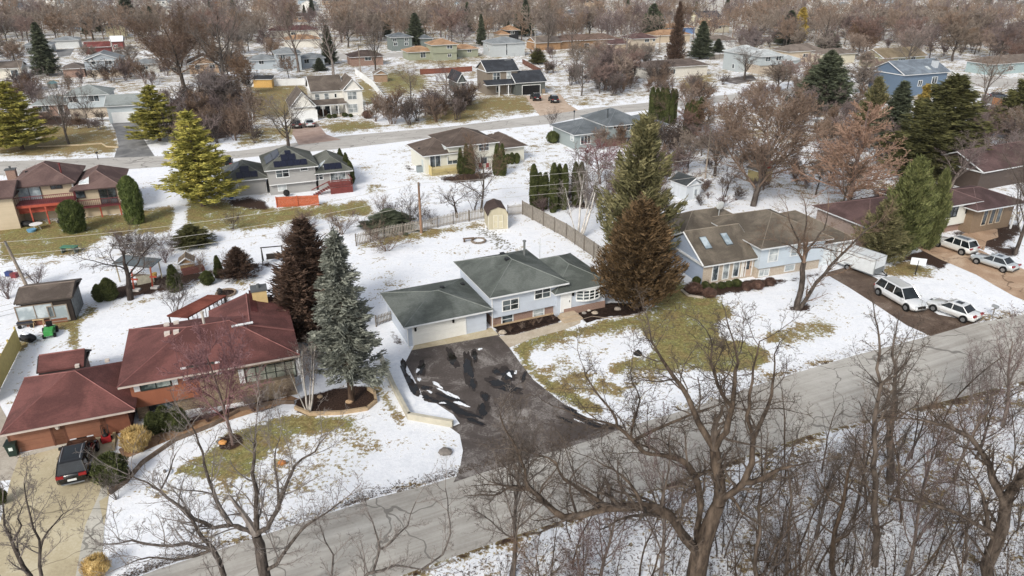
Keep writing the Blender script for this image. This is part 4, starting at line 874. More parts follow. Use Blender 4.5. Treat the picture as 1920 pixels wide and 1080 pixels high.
h_,b_=simple('white_roof_house','blue grey house with pale snowy white roof and dark shutters',17,(1367,138),[((1392,101),(1432,96.5),8.5,5.6,dict(wm=siding('#a4adb0'),rm=shingle('#b9bfc0','#a3a9aa',.3),rise=1.8)),((1432,107),(1470,103),8,5.2,dict(wm=siding('#a4adb0'),rm=shingle('#b9bfc0','#a3a9aa',.3),rise=1.5,low=2.5,lm=CB,lin_=.4)),((1462,116),(1498,110),8,3.0,dict(wm=siding('#a4adb0'),rm=shingle('#b9bfc0','#a3a9aa',.3),rise=1.3))],[(0,'S',1404,106,1.,1.3,1),(0,'S',1418,105,1.,1.3,1),(1,'S',1440,111,1.8,1.2),(1,'S',1460,109,1.8,1.2),(2,'S',1478,120,2,1.3,3),(0,'W',1375,124,1,1.2,1)])
h_.garage(b_[0],'S',1410,128,5,2.1,WHITE)
simple('taupe_house','taupe house with brown roof behind the round spruces',12,(1487,112),[((1484,98),(1545,93),9,3.6,dict(wm=TW,rm=TNS,rise=1.8))],[(0,'S',1510,104,2,1)])
simple('olive_gable_house','olive house with wide tan gable roof in the upper right',10,(1668,122),[((1668,111),(1728,103),10,3.2,dict(wm=siding('#8f8b6c'),rm=shingle('#8f7f65','#77694f',.3),rise=2.2,roof='gx'))],[(0,'S',1690,114,3,1.2,3),(0,'S',1712,110,2,1.2,2)])
h_,b_=simple('navy_house','navy blue two storey house with white trim and chimney behind the evergreens',16,(1660,185),[((1708,143),(1770,133),11,5.4,dict(wm=siding('#5c7188'),rm=shingle('#7d8995','#67717c',.3),rise=2.6,roof='gx'))],[(0,'S',1752,150,1.7,1.5,2),(0,'S',1745,172,1.5,1.3,2),(0,'S',1725,156,1.3,1.3,2)])
h_.chimney(b_[0],1752,125,1.2,1.2,1.6,plain('#aeb4ba')); h_.skylight(b_[0],1740,128,1,1.3)
simple('grey_far_house','grey house with teal porch at the right edge above the snow bank',10,(1885,138),[((1870,122),(1960,112),9,3.2,dict(wm=plain('#8fa3a5'),rm=TNS,rise=1.7))],[(0,'S',1895,128,2,1.3,3)])
simple('carport_house','small hipped house with brown roof between the round spruce and the white pickup',12,(1567,120),[((1558,104),(1600,98),8,3,dict(wm=plain('#c3bda8'),rm=TNS,rise=1.4))],[])
simple('blue_orange_house','small bright blue house with orange brown roof',10,(1243,62),[((1246,54),(1300,50),9,3,dict(wm=plain('#5d7fae'),rm=OR,rise=1.6))],[(0,'S',1262,57,1.5,1)])
simple('orange_roof_house','house with wide orange hip roof just above the blue spruce',10,(1240,76),[((1238,68),(1290,63),10,3,dict(wm=TW,rm=OR,rise=1.8))],[])
simple('orange_gable_house','tan house with orange roof and white gable',8,(1330,58),[((1322,50),(1362,46),9,3.2,dict(wm=plain('#bdb6a2'),rm=OR,rise=2.,roof='gx'))],[(0,'S',1350,51,1.5,1)])
simple('navy_roof_house','cream house with navy blue gable roof far right of centre',5,(1320,42),[((1313,33),(1350,31),9,4.4,dict(wm=plain('#cfc7a6'),rm=shingle('#3a4250','#2c323d',.3),rise=2.6,roof='gx'))],[(0,'S',1340,34,1.6,1.2)])
simple('pale_low_house','low pale house with grey roof beside the blue spruce',10,(1346,92),[((1335,78),(1380,74),9,3.,dict(wm=plain('#c2c5c5'),rm=TNS,rise=1.6))],[])
simple('grey_shingle_house','grey two tiered house behind the pair of narrow spruces',6,(922,42),[((920,27),(965,26),10,5.2,dict(wm=plain('#7f7f7a'),rm=GHS,rise=2.,low=2.8))],[(0,'S',940,31,2,1.)])
simple('long_red_house','long dark red roofed house behind the leftmost tall oak',4,(520,75),[((505,58),(600,56),10,3,dict(wm=plain('#c9c3b5'),rm=shingle('#6a4544','#503231',.2),rise=1.8))],[(0,'S',550,63,2,1)])
simple('orange_long_house','house with orange roof and white door panels behind the oaks',4,(545,85),[((533,75),(602,73),9,3,dict(wm=plain('#cfcbc0'),rm=OR,rise=1.5))],[])
# ---------------- trees
def orth(d):
    a=d.cross(Vector((0,0,1)))
    if a.length<.05: a=d.cross(Vector((1,0,0)))
    a.normalize(); return a,d.cross(a)
def grow(rg,p,d,L,r,lev,P,out):
    n=P['n'][lev]; pts=[p.copy()]; rad=[r]; d=d.normalized(); w=P['wob'][lev]; tr=P['trop'][lev]; re=r*P['tip'][lev]; ds=[]
    for i in range(n):
        d=(d+Vector((rg.gauss(0,w),rg.gauss(0,w),rg.gauss(0,w)*.7+tr))).normalized(); ds.append(d)
        p=p+d*(L/n); pts.append(p); rad.append(r+(re-r)*(i+1)/n)
    out.append((lev,pts,rad))
    if lev>=P['max']: return
    k=P['k'][lev]; st=P['start'][lev]; az=rg.uniform(0,6.28)
    for c in range(k):
        t=st+(1-st)*((c+rg.random()*.8)/k) if k>1 else rg.uniform(st,1); t=min(t,.999)
        i=min(int(t*n),n-1); q=pts[i].lerp(pts[i+1],t*n-i); rr=(rad[i]+(rad[i+1]-rad[i])*(t*n-i))
        az+=2.4+rg.uniform(-.5,.5); a,b=orth(ds[i]); an=P['ang'][lev]*rg.uniform(.7,1.25)
        nd=ds[i]*math.cos(an)+(a*math.cos(az)+b*math.sin(az))*math.sin(an)
        if nd.z<P.get('minz',-.3): nd.z*=.2
        sh=P['shape'](t) if lev==0 else 1-.45*t
        grow(rg,q,nd,L*P['len'][lev]*sh*rg.uniform(.7,1.2),max(rr*P['rr'][lev]*rg.uniform(.8,1.1),P['rmin']),lev+1,P,out)
def tubes(lines,rmul=1.):
    """lines: list of (pts,rad,k) -> V,F"""
    Vs=[];Fs=[];off=0; by={}
    for pts,rad,k in lines: by.setdefault((len(pts),k),[]).append((pts,rad))
    for (n,k),ls in by.items():
        Pn=np.array([[tuple(p) for p in l[0]] for l in ls]); Rn=np.array([l[1] for l in ls])*rmul; M=len(ls)
        dr=Pn[:,-1]-Pn[:,0]; dr/=np.linalg.norm(dr,axis=1,keepdims=True)+1e-9
        ref=np.where(np.abs(dr[:,2:3])<.8,np.array([[0,0,1.]]),np.array([[1.,0,0]]))
        a=np.cross(dr,ref); a/=np.linalg.norm(a,axis=1,keepdims=True)+1e-9; b=np.cross(dr,a)
        an=np.arange(k)*2*np.pi/k
        ring=a[:,None,None,:]*np.cos(an)[None,None,:,None]+b[:,None,None,:]*np.sin(an)[None,None,:,None]
        V=Pn[:,:,None,:]+ring*Rn[:,:,None,None]
        idx=off+np.arange(M*n*k).reshape(M,n,k); nx=np.roll(idx,-1,2)
        F=np.stack([idx[:,:-1],nx[:,:-1],nx[:,1:],idx[:,1:]],-1).reshape(-1,4)
        Vs.append(V.reshape(-1,3)); Fs.append(F); off+=M*n*k
    return np.concatenate(Vs),np.concatenate(Fs)
def baremesh(out,split,sides=(8,6,4,3,3,3)):
    tr=[(p,r,sides[l]) for l,p,r in out if l<=split]; cr=[(p,r,sides[l]) for l,p,r in out if l>split]
    return tubes(tr),tubes(cr)
HID=[]
def proto(name,tr,cr,mt,mc):
    root=bpy.data.objects.new(name,None); link(root)
    raw('trunk',*tr,mt,root,True); raw('crown',*cr,mc,root)
    V=np.concatenate([tr[0],cr[0]]); root['ph']=float(V[:,2].max()); root['pw']=float(np.percentile(np.abs(V[:,:2]),97)*2)
    HID.append(root); return root
dome=lambda t:1.05-.5*abs(t-.25)*1.2
def BP(**k):
    d=dict(n=(7,5,4,3,2),wob=(.10,.16,.2,.24,.25),trop=(.02,.06,.04,.03,.02),tip=(.25,.3,.35,.5,.6),k=(11,8,7,6,0),start=(.25,.2,.15,.1,0),ang=(.85,.75,.75,.75,.7),len=(.62,.52,.5,.5,.5),rr=(.5,.5,.5,.55,.6),rmin=.011,max=4,shape=dome); d.update(k); return d
BK1=barkm('#352f2b','#645b54'); BK2=barkm('#4b413b','#8a7e76'); 
TW_GREY=barkm('#544b46','#81776f',3); TW_BRN=barkm('#5b493c','#8b7666',3); TW_MAUVE=barkm('#554543','#7f6c69',3); TW_RED=barkm('#695049','#94807a',3); TW_DK=barkm('#3e3430','#6d625b',3); TW_OR=barkm('#7b5c49','#a98a74',3); TW_MAR=barkm('#5f3c3e','#93696b',3)
def bare(seed,H,r,P,mt,mc,name,split=1,lean=0):
    rg=random.Random(seed); out=[]
    grow(rg,Vector((0,0,-.1)),Vector((lean,0,1)),H,r,0,P,out)
    return proto(name,*baremesh(out,split),mt,mc)
# near / mid prototypes: vase maple, rounded, upright, gnarly
PM=[bare(1,9,.26,BP(wob=(.05,.12,.16,.2,.2),trop=(0,.09,.06,.04,.03),k=(12,9,8,6,0),start=(.22,.2,.15,.1,0),ang=(.7,.6,.7,.7,.7),len=(.8,.5,.48,.45,.5)),BK1,TW_GREY,'proto'),
    bare(2,9,.24,BP(wob=(.06,.14,.18,.22,.2),k=(10,9,8,6,0),ang=(.85,.7,.7,.7,.7),len=(.7,.5,.48,.45,.5)),BK1,TW_BRN,'proto'),
    bare(3,11,.2,BP(wob=(.05,.1,.15,.2,.2),trop=(0,.12,.08,.05,.03),k=(14,7,6,5,0),ang=(.55,.55,.6,.65,.7),len=(.55,.5,.48,.45,.5)),BK2,TW_MAUVE,'proto')]
# far prototypes: fewer, thicker twigs
def farp(seed,mc,mt=BK1,ang=.8,H=9,ln=.8,rm=.04,k=(14,9,7,6,0)):
    return bare(seed,H,.24,BP(n=(5,4,3,2,2),k=k,rmin=rm,ang=(ang,.7,.7,.7,.7),len=(ln,.52,.5,.48,.5),wob=(.06,.13,.18,.2,.2)),mt,mc,'proto')
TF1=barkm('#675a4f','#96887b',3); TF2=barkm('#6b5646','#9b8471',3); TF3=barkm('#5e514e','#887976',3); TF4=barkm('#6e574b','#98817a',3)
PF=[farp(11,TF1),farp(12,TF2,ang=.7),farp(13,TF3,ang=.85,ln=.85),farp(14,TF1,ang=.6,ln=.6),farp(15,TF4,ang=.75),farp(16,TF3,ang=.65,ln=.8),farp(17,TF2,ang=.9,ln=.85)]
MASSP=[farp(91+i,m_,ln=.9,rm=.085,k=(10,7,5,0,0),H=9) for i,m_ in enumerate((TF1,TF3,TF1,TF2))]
# scrub: many stems
def scrub(seed,mc,H=4.5,stems=9,P=None,rm=.012,r=.05,spread=.5,mt=None,name='proto'):
    rg=random.Random(seed); out=[]; P=P or BP(n=(6,4,3,2,2),k=(8,5,4,0,0),max=3,ang=(.55,.6,.7,.7,.7),len=(.42,.5,.5,.5,.5),rmin=rm,wob=(.12,.16,.2,.2,.2),start=(.3,.2,.1,0,0),shape=lambda t:1.1-.5*t)
    for i in range(stems):
        a=rg.uniform(0,6.28); d=Vector((math.cos(a)*spread*rg.random(),math.sin(a)*spread*rg.random(),1))
        grow(rg,Vector((math.cos(a)*.3*rg.random(),math.sin(a)*.3*rg.random(),-.1)),d,H*rg.uniform(.6,1.1),r*rg.uniform(.6,1.2),0,P,out)
    return proto(name,*baremesh(out,0,(5,4,3,3,3)),mt or mc,mc)
SC=[scrub(21,TW_DK),scrub(22,TW_MAUVE,stems=12),scrub(23,TW_BRN,stems=12,spread=.8),scrub(24,TW_DK,H=5,stems=5,spread=.35)]
SCF=[scrub(25,TF3,stems=10,rm=.03),scrub(26,TW_DK,stems=10,rm=.03),scrub(27,TW_BRN,stems=10,rm=.03)]
BIR=scrub(28,TW_GREY,H=8,stems=4,r=.09,spread=.4,mt=barkm('#9a948c','#cfcac2'),P=BP(n=(7,5,4,3,2),k=(9,6,5,0,0),max=3,ang=(.5,.6,.7,.7,.7),len=(.4,.5,.5,.5,.5),rmin=.012,wob=(.08,.16,.2,.2,.2),start=(.35,.2,.1,0,0)))
GNARL=bare(31,3.2,.2,BP(n=(4,6,5,4,3),wob=(.2,.32,.32,.3,.3),trop=(0,.08,.08,.05,.02),k=(7,7,6,5,0),start=(.4,.2,.15,.1,0),ang=(1.0,.8,.8,.8,.7),len=(1.1,.55,.5,.5,.5),rmin=.01),barkm('#2d2522','#4d433d'),TW_DK,'proto')
# evergreens -------------------------------------------------
def leafquads(c,d,L,W,rs):
    """c centres (n,3), d directions, L lengths, W widths -> V,F"""
    n=len(c); d=d/(np.linalg.norm(d,axis=1,keepdims=True)+1e-9); r=rs.normal(size=(n,3)); s=np.cross(d,r); s/=np.linalg.norm(s,axis=1,keepdims=True)+1e-9
    a=c-d*L[:,None]*.5; b=c+d*L[:,None]*.5; w=s*W[:,None]*.5
    V=np.stack([a-w*.7,a+w*.7,b+w*.25,b-w*.25],1).reshape(-1,3); F=np.arange(4*n).reshape(n,4); return V,F
def conifer(seed,H,Rm,nb,per,mt,mc,name='proto',upd=0.,zr=.25,prof=None,droop=-.25,tipup=.15,L=.5,W=.16,gap=0.,layers=None,z0=.05,fan=.55,tw=.16):
    rs=np.random.RandomState(seed); prof=prof or (lambda t:(1-t)**.8)
    t=rs.rand(nb)**.9 if layers is None else (np.floor(rs.rand(nb)*layers)+rs.rand(nb)*.25)/layers
    t=z0+(1-z0)*np.clip(t,0,.985); az=rs.rand(nb)*6.283; Rb=Rm*np.array([prof(x) for x in t])*rs.uniform(.72 if not gap else .45,1.12,nb)+.12
    C=[];D=[];Ls=[];br=[]
    for i in range(nb):
        m=max(5,int(per*(.25+.75*Rb[i]/Rm))); s=rs.rand(m)**.6; ca,sa=math.cos(az[i]),math.sin(az[i])
        out=s*Rb[i]; lat=rs.normal(size=m)*fan*.33*(1.1-s)*Rb[i]*.8+rs.normal(size=m)*.06
        z=t[i]*H+droop*out+tipup*out*s*1.5+rs.normal(size=m)*tw
        x=out*ca-lat*sa; y=out*sa+lat*ca; C.append(np.stack([x,y,z],1))
        la=rs.normal(size=m)*.55; dx=np.cos(az[i]+la); dy=np.sin(az[i]+la); D.append(np.stack([dx,dy,rs.normal(size=m)*zr+droop*.5+tipup+upd],1)); Ls.append(L*rs.uniform(.6,1.3,m))
        br.append(([Vector((0,0,t[i]*H)),Vector((Rb[i]*.5*ca,Rb[i]*.5*sa,t[i]*H+droop*Rb[i]*.5+.02)),Vector((Rb[i]*.92*ca,Rb[i]*.92*sa,t[i]*H+(droop+tipup)*Rb[i]*.92))],[.035,.025,.01],3))
    # leader
    C.append(np.stack([rs.normal(size=30)*.05,rs.normal(size=30)*.05,H*(.93+.07*rs.rand(30))],1)); D.append(np.stack([rs.normal(size=30)*.4,rs.normal(size=30)*.4,np.ones(30)],1)); Ls.append(np.full(30,L*.6))
    C=np.concatenate(C);D=np.concatenate(D);Ls=np.concatenate(Ls)
    cr=leafquads(C,D,Ls,np.full(len(C),W)*rs.uniform(.6,1.3,len(C)),rs)
    tr=tubes([([Vector((0,0,-.1)),Vector((0,0,H*.5)),Vector((0,0,H*.97))],[.02*H,.012*H,.02],7)]+br)
    return proto(name,tr,cr,mt,mc)
BKE=barkm('#3b2f28','#6b5a4d')
L_BLUE=leafm('#3c4037','#6d7166','#a5a898',2.6); L_BROWN=leafm('#33281a','#5c482c','#8d6f49'); L_RUST=leafm('#31241d','#4c392d','#6f5847'); L_YEL=leafm('#3d4215','#8b8628','#c8b844'); L_DK=leafm('#2c3225','#474e3a','#6c7357'); L_OLV=leafm('#2e3017','#4d4d25','#73703c'); L_ARB=leafm('#2a3016','#444b21','#666b36'); L_GRN=leafm('#2f3a17','#4f5d26','#77823c'); L_SPR=leafm('#33341e','#5d5a36','#8f865a'); L_GLD=leafm('#6b5c1c','#a58c2e','#cdb558')
KE={}
KE['blue']=conifer(41,10,2.3,250,85,BKE,L_BLUE,prof=lambda t:min(1,(1-t)**.75*1.1),droop=-.34,tipup=.2,L=.36,W=.12,gap=1,z0=.2,tw=.10,layers=22)
KE['brown']=conifer(42,10,3.0,420,75,BKE,L_BROWN,prof=lambda t:min(1,.7+t*1.2)*(1-max(0,t-.25)/.77)**.66,droop=-.02,tipup=.3,L=.42,W=.14,z0=.08,tw=.25,upd=.9,zr=.5)
KE['rust']=conifer(43,10,2.6,340,60,BKE,L_RUST,prof=lambda t:(1-t)**.7,droop=-.1,tipup=.3,L=.4,W=.14,gap=1,z0=.05,tw=.2,upd=.5,zr=.4)
KE['yellow']=conifer(44,10,3.4,170,110,BKE,L_YEL,prof=lambda t:(1-t**1.4)*.95+.05,droop=-.02,tipup=.12,L=.5,W=.17,gap=1,layers=13,z0=.1,fan=.9,tw=.12)
KE['dark']=conifer(45,10,2.3,330,60,BKE,L_DK,prof=lambda t:(1-t)**.8,droop=-.3,tipup=.15,L=.5,W=.17,gap=1,z0=.05)
KE['olive']=conifer(46,10,3.2,240,90,BKE,L_OLV,prof=lambda t:(1-t**1.6)*.9+.1,droop=-.1,tipup=.2,L=.5,W=.17,gap=1,layers=15,z0=.1,fan=.8,tw=.16)
KE['spruce']=conifer(47,10,2.6,380,70,BKE,L_SPR,prof=lambda t:(1-t)**.7,droop=-.15,tipup=.25,L=.45,W=.16,z0=.05,tw=.15)
KE['cone']=conifer(48,10,4.2,380,80,BKE,L_DK,prof=lambda t:(1-t)**.72,droop=-.12,tipup=.22,L=.5,W=.19,z0=.04,tw=.18)
KE['loose']=conifer(49,10,3.0,230,85,BKE,L_SPR,prof=lambda t:min(1,(1-t)*1.5)**.8,droop=-.1,tipup=.35,L=.45,W=.15,gap=1,layers=16,z0=.06,tw=.2,upd=.4,zr=.4)
KE['yel_narrow']=conifer(50,10,1.9,150,90,BKE,L_GLD,prof=lambda t:(1-t)**.6,droop=-.1,tipup=.2,L=.55,W=.2,gap=1,z0=.05)
KE['cyp']=conifer(51,10,3.1,420,90,BKE,leafm('#33391c','#585e2e','#86884e'),prof=lambda t:min(1,.7+t)*min(1,(1-t)*1.7)**.6,droop=-.05,tipup=.3,L=.5,W=.17,gap=1,z0=.03,tw=.25,upd=.7,zr=.45)
def arbor(seed,mc,shape='cone',n=3800,W=.5,H=3.,q=.20,wq=.075,name='proto',up=1.):
    rs=np.random.RandomState(seed); t=rs.rand(n)**.8
    if shape=='cone': f=lambda t:(np.clip(1-t,0,1)**.55)*np.clip(.75+t*1.2,0,1)
    elif shape=='col': f=lambda t:np.clip((1-t)*5,0,1)**.5*np.clip(.8+t,0,1)
    elif shape=='ball': f=lambda t:np.sqrt(np.clip(1-(2*t-1)**2,0,1))+.03
    else: f=lambda t:np.clip((1-t)*2.2,0,1)**.6*np.clip(.55+t*2,0,1)
    az=rs.rand(n)*6.283; lump=1+.10*np.sin(az*3+t*9)+.07*np.sin(az*7-t*17); rr=W*f(t)*rs.uniform(.78,1.05,n)*lump
    C=np.stack([rr*np.cos(az),rr*np.sin(az),t*H+.03],1); D=np.stack([np.cos(az)*.55,np.sin(az)*.55,np.full(n,up)],1)+rs.normal(size=(n,3))*.35
    cr=leafquads(C,D,q*rs.uniform(.6,1.3,n),np.full(n,wq),rs)
    m=9;k=10; tt=np.linspace(0,.97,m); ring=[]
    for x in tt:
        for j in range(k): a=6.283*j/k; r_=W*.8*float(f(np.array(x))); ring.append((r_*math.cos(a),r_*math.sin(a),x*H))
    V0=np.array(ring); i0=np.arange(m*k).reshape(m,k); nx=np.roll(i0,-1,1); F0=np.stack([i0[:-1],nx[:-1],nx[1:],i0[1:]],-1).reshape(-1,4)
    cr=(np.concatenate([V0,cr[0]]),np.concatenate([F0,cr[1]+len(V0)]))
    tr=tubes([([Vector((0,0,-.1)),Vector((0,0,.3)),Vector((0,0,H*.5))],[.07,.06,.04],6)])
    return proto(name,tr,cr,BKE,mc)
KA={'arb':arbor(61,L_ARB),'arb2':arbor(62,L_ARB,'tear',W=.6),'col':arbor(63,L_ARB,'col',W=.42,H=4),'ball':arbor(64,L_ARB,'ball',W=.8,H=1.5,n=3000,q=.14,wq=.07),'bigcol':arbor(65,L_GRN,'col',n=9000,W=1.2,H=4,q=.22,wq=.09),
 'browncone':arbor(66,L_RUST,'cone'),'bigtear':arbor(67,L_GRN,'tear',n=14000,W=2.6,H=9,q=.42,wq=.17),'ybush':arbor(68,leafm('#8f7434','#bfa05a','#dcc587'),'ball',n=1800,W=.9,H=1.6,q=.3,wq=.05,up=1.5),'rbush':arbor(69,leafm('#3c2a24','#5f473c','#86695a'),'ball',n=2200,W=.8,H=1.3,q=.22,wq=.04,up=1.2)}
USED={}
def plant(pr,bx,by,topy,wpx,label=None,name='tree',cat='tree',group=None,rot=None,z0=0,squash=None,crownmat=None):
    base_=G(bx,by,0); top=atY(bx,topy,base_.y); H=max(.3,top.z); W=wpx/ppm(bx,by)
    # perspective: a tall thing looks bigger near its top
    W*= 1- .5*H/CH if H>4 else 1
    k=id(pr); 
    if k not in USED:
        USED[k]=1; o=pr; HID.remove(pr)
        o.name=name
    else:
        o=copy_tree(pr); o.name=name; 
    for kk in ('label','category','group'):
        if kk in o: del o[kk]
    o.location=(base_.x,base_.y,z0); o.rotation_euler=(0,0,rot if rot is not None else (bx*7.3+by*3.1)%6.28)
    o.scale=(W/pr['pw'],W/pr['pw'],H/pr['ph'])
    return tag(o,label,cat,group)
# ---------------- hero trees with limbs laid out by hand
def hero(name,label,base_px,limbs,mt,mc,seed,P,rmul=1.,spawn=7,cat='tree',levs=4,start_frac=.1,blen=2.6):
    rg=random.Random(seed); B=G(*base_px); out=[]
    for li,(pts,r0,r1,*o) in enumerate(limbs):
        W=[]
        for x,y,dy in pts:
            v=G(x,y) if dy is None else atY(x,y,B.y+dy)
            W.append(v-B)
        # smooth with midpoint wiggles
        Q=[W[0]]
        for a,b in zip(W[:-1],W[1:]):
            m=(a+b)/2; s=(b-a).length; m+=Vector((rg.gauss(0,.04),rg.gauss(0,.04),rg.gauss(0,.04)))*s; Q+=[m,b]
        n=len(Q); rad=[(r0+(r1-r0)*i/(n-1))*rmul for i in range(n)]
        out.append((0,Q,rad)); L=sum((b-a).length for a,b in zip(Q[:-1],Q[1:]))
        k=int(L*(o[0] if o else spawn)/2.2)
        for c in range(k):
            t=start_frac+(1-start_frac)*(c+rg.random())/max(k,1); t=min(t,.999); i=min(int(t*(n-1)),n-2); q=Q[i].lerp(Q[i+1],t*(n-1)-i); d=(Q[i+1]-Q[i]).normalized()
            a,b=orth(d); az=rg.uniform(0,6.28); an=rg.uniform(.5,1.2); nd=d*math.cos(an)+(a*math.cos(az)+b*math.sin(az))*math.sin(an)
            if nd.z<-.2: nd.z*=-.5
            rr=max(.018,min(.09,rad[i]*rg.uniform(.25,.5)))
            grow(rg,q,nd,blen*rg.uniform(.5,1.2)*(.6+rr*6),rr,1,P,out)
        # leader twigs at the tip
        grow(rg,Q[-1],(Q[-1]-Q[-2]).normalized(),blen*.9,r1*rmul*.9,1,P,out)
    tr,cr=baremesh(out,0,(9,5,4,3,3,3)); root=empty(name,B,0,label,cat); raw('trunk',*tr,mt,root,True); raw('crown',*cr,mc,root); return root
HP=BP(n=(6,5,4,3,2),k=(0,6,5,3,0),wob=(.1,.24,.28,.28,.25),trop=(0,.04,.03,.02,.02),ang=(.9,.85,.8,.8,.7),len=(.6,.55,.52,.5,.5),rr=(.5,.55,.55,.6,.6),rmin=.008,max=4,start=(.2,.15,.1,.1,0))
OAKB=barkm('#302822','#685a4d',3); OAKT=barkm('#352d28','#685c51',3)
hero('oak_tree','huge gnarled bare oak with broken grey limbs leaning over the street',(1305,1180),[
 ([(1305,1180,None),(1312,1040,0),(1330,985,0),(1347,945,0)],.62,.36,0),
 ([(1347,945,0),(1350,915,0),(1343,872,.2),(1340,843,.4)],.34,.27,3),
 ([(1340,843,.4),(1310,793,.8),(1290,745,1.3),(1262,705,1.8),(1240,672,2.2),(1222,640,2.6)],.2,.05),
 ([(1340,843,.4),(1362,810,.2),(1373,763,.6),(1378,715,1.0),(1384,680,1.4),(1376,640,1.8)],.2,.05),
 ([(1373,763,.6),(1345,720,.2),(1332,680,-.2),(1335,645,-.4)],.11,.04),
 ([(1347,945,0),(1372,925,-.4),(1394,905,-.6),(1410,868,-.4),(1413,820,0),(1425,795,.4),(1447,740,1),(1452,700,1.4)],.24,.06,4),
 ([(1413,820,0),(1400,780,-.4),(1405,740,-.6),(1412,690,-.8),(1424,640,-1)],.12,.03,2),
 ([(1394,905,-.6),(1430,897,-1),(1460,880,-1.2),(1485,874,-1.4),(1512,868,-1.6)],.17,.03,3),
 ([(1312,1040,0),(1314,950,.6),(1308,905,1.0),(1298,885,1.2),(1278,863,1.4),(1240,853,1.8),(1207,848,2.1),(1183,822,2.5),(1157,800,2.8),(1113,787,3.2),(1072,774,3.6)],.27,.05),
 ([(1187,826,2.5),(1230,805,2.0),(1280,784,1.6),(1330,765,1.2)],.11,.04),
 ([(1157,800,2.8),(1150,775,3.2),(1125,745,3.6),(1105,715,4),(1095,690,4.3)],.09,.03),
 ([(1183,822,2.5),(1190,785,2),(1200,750,1.8),(1185,715,1.6)],.08,.03),
 ([(1312,1060,0),(1280,1003,-.5),(1257,967,-.8),(1207,950,-1),(1140,953,-.6),(1057,970,0),(1025,945,.4),(990,916,.8),(960,912,1.2),(938,925,1.5)],.36,.07),
 ([(990,916,.8),(984,880,1),(968,840,1.2),(950,810,1.5),(938,780,1.7)],.1,.03),
 ([(1140,953,-.6),(1097,922,-.2),(1057,898,.2),(1043,868,.5),(1008,853,1)],.13,.04),
 ([(1207,950,-1),(1180,905,-.5),(1150,880,0),(1120,865,.4)],.1,.03),
 ([(1370,930,-.3),(1390,960,-1),(1420,980,-1.5)],.1,.04,4)],OAKB,OAKT,71,HP,rmul=.85,spawn=5.6,blen=2.7)
HP2=BP(n=(6,5,4,3,2),k=(0,5,5,3,0),wob=(.1,.16,.2,.22,.25),trop=(0,.08,.05,.03,.02),ang=(.9,.7,.7,.7,.7),len=(.6,.55,.52,.5,.5),rr=(.5,.55,.55,.6,.6),rmin=.007,max=4,start=(.2,.15,.1,.1,0))
hero('bare_tree','wide bare tree with many forking limbs over the snowy front lawn at the bottom left',(500,1190),[
 ([(500,1190,None),(497,1080,0),(487,1020,0),(481,1003,0)],.3,.22,0),
 ([(481,1003,0),(455,992,.4),(433,985,.7),(413,953,1.1),(400,920,1.5),(383,870,2),(372,830,2.4),(360,800,2.6)],.16,.03),
 ([(481,1003,0),(480,953,.2),(473,887,.5),(477,837,.8),(480,795,1.1)],.14,.03),
 ([(481,1003,0),(502,990,-.3),(523,953,-.5),(533,920,-.7),(547,887,-.9),(567,860,-1),(600,830,-1.2)],.13,.03),
 ([(433,985,.7),(400,990,.8),(363,973,1),(333,947,1.2),(300,920,1.5),(277,905,1.8),(240,890,2)],.12,.03),
 ([(430,1180,None),(420,1080,-.4),(400,1030,-.2),(377,1005,0),(360,975,.3),(340,955,.6)],.15,.05),
 ([(400,1030,-.2),(350,1018,0),(300,1023,.2),(247,1013,.4),(205,1020,.6)],.1,.03),
 ([(400,1030,-.2),(330,1050,-.5),(280,1045,-.7),(235,1060,-1)],.08,.02),
 ([(497,1070,0),(530,1040,-.8),(560,1000,-1.3),(590,975,-1.7),(640,940,-2)],.1,.03),
 ([(523,953,-.5),(520,900,0),(515,860,.3),(525,820,.6)],.07,.02),
 ([(300,920,1.5),(320,880,1.8),(330,850,2)],.05,.02)],BK1,TW_GREY,72,HP2,spawn=4.6,blen=2.6)
hero('bare_tree','small two stemmed bare tree in front of the tan concrete driveway, bottom left corner',(62,1230),[
 ([(62,1230,None),(57,1080,0),(33,1040,.3),(23,1017,.5),(8,985,.8),(5,940,1)],.13,.03),
 ([(62,1150,.1),(78,1080,.2),(75,1037,.4),(80,1013,.6),(100,985,.9),(133,955,1.2)],.1,.02),
 ([(75,1037,.4),(62,990,.2),(50,940,0),(45,905,-.2)],.06,.02),([(23,1017,.5),(40,985,.4),(42,950,.2)],.06,.02)],BK1,TW_GREY,73,HP2,spawn=3.6,blen=1.9)
hero('bare_tree','slim bare tree arching over the street left of the dense twiggy crown',(640,1210),[
 ([(640,1210,None),(655,1130,0),(690,1075,.3),(740,1060,.6),(790,1068,.8)],.12,.05),([(700,1070,.3),(712,1030,.5),(705,1000,.7),(690,960,1)],.07,.02),
 ([(712,1030,.5),(735,1015,.6),(765,985,.8),(780,940,1)],.06,.02),([(790,1068,.8),(830,1040,1),(845,1000,1.2),(840,960,1.4),(835,915,1.6)],.06,.02),([(640,1150,0),(620,1090,.3),(625,1040,.5),(600,985,.8)],.08,.02)],BK1,TW_GREY,74,HP2,spawn=4,blen=2)
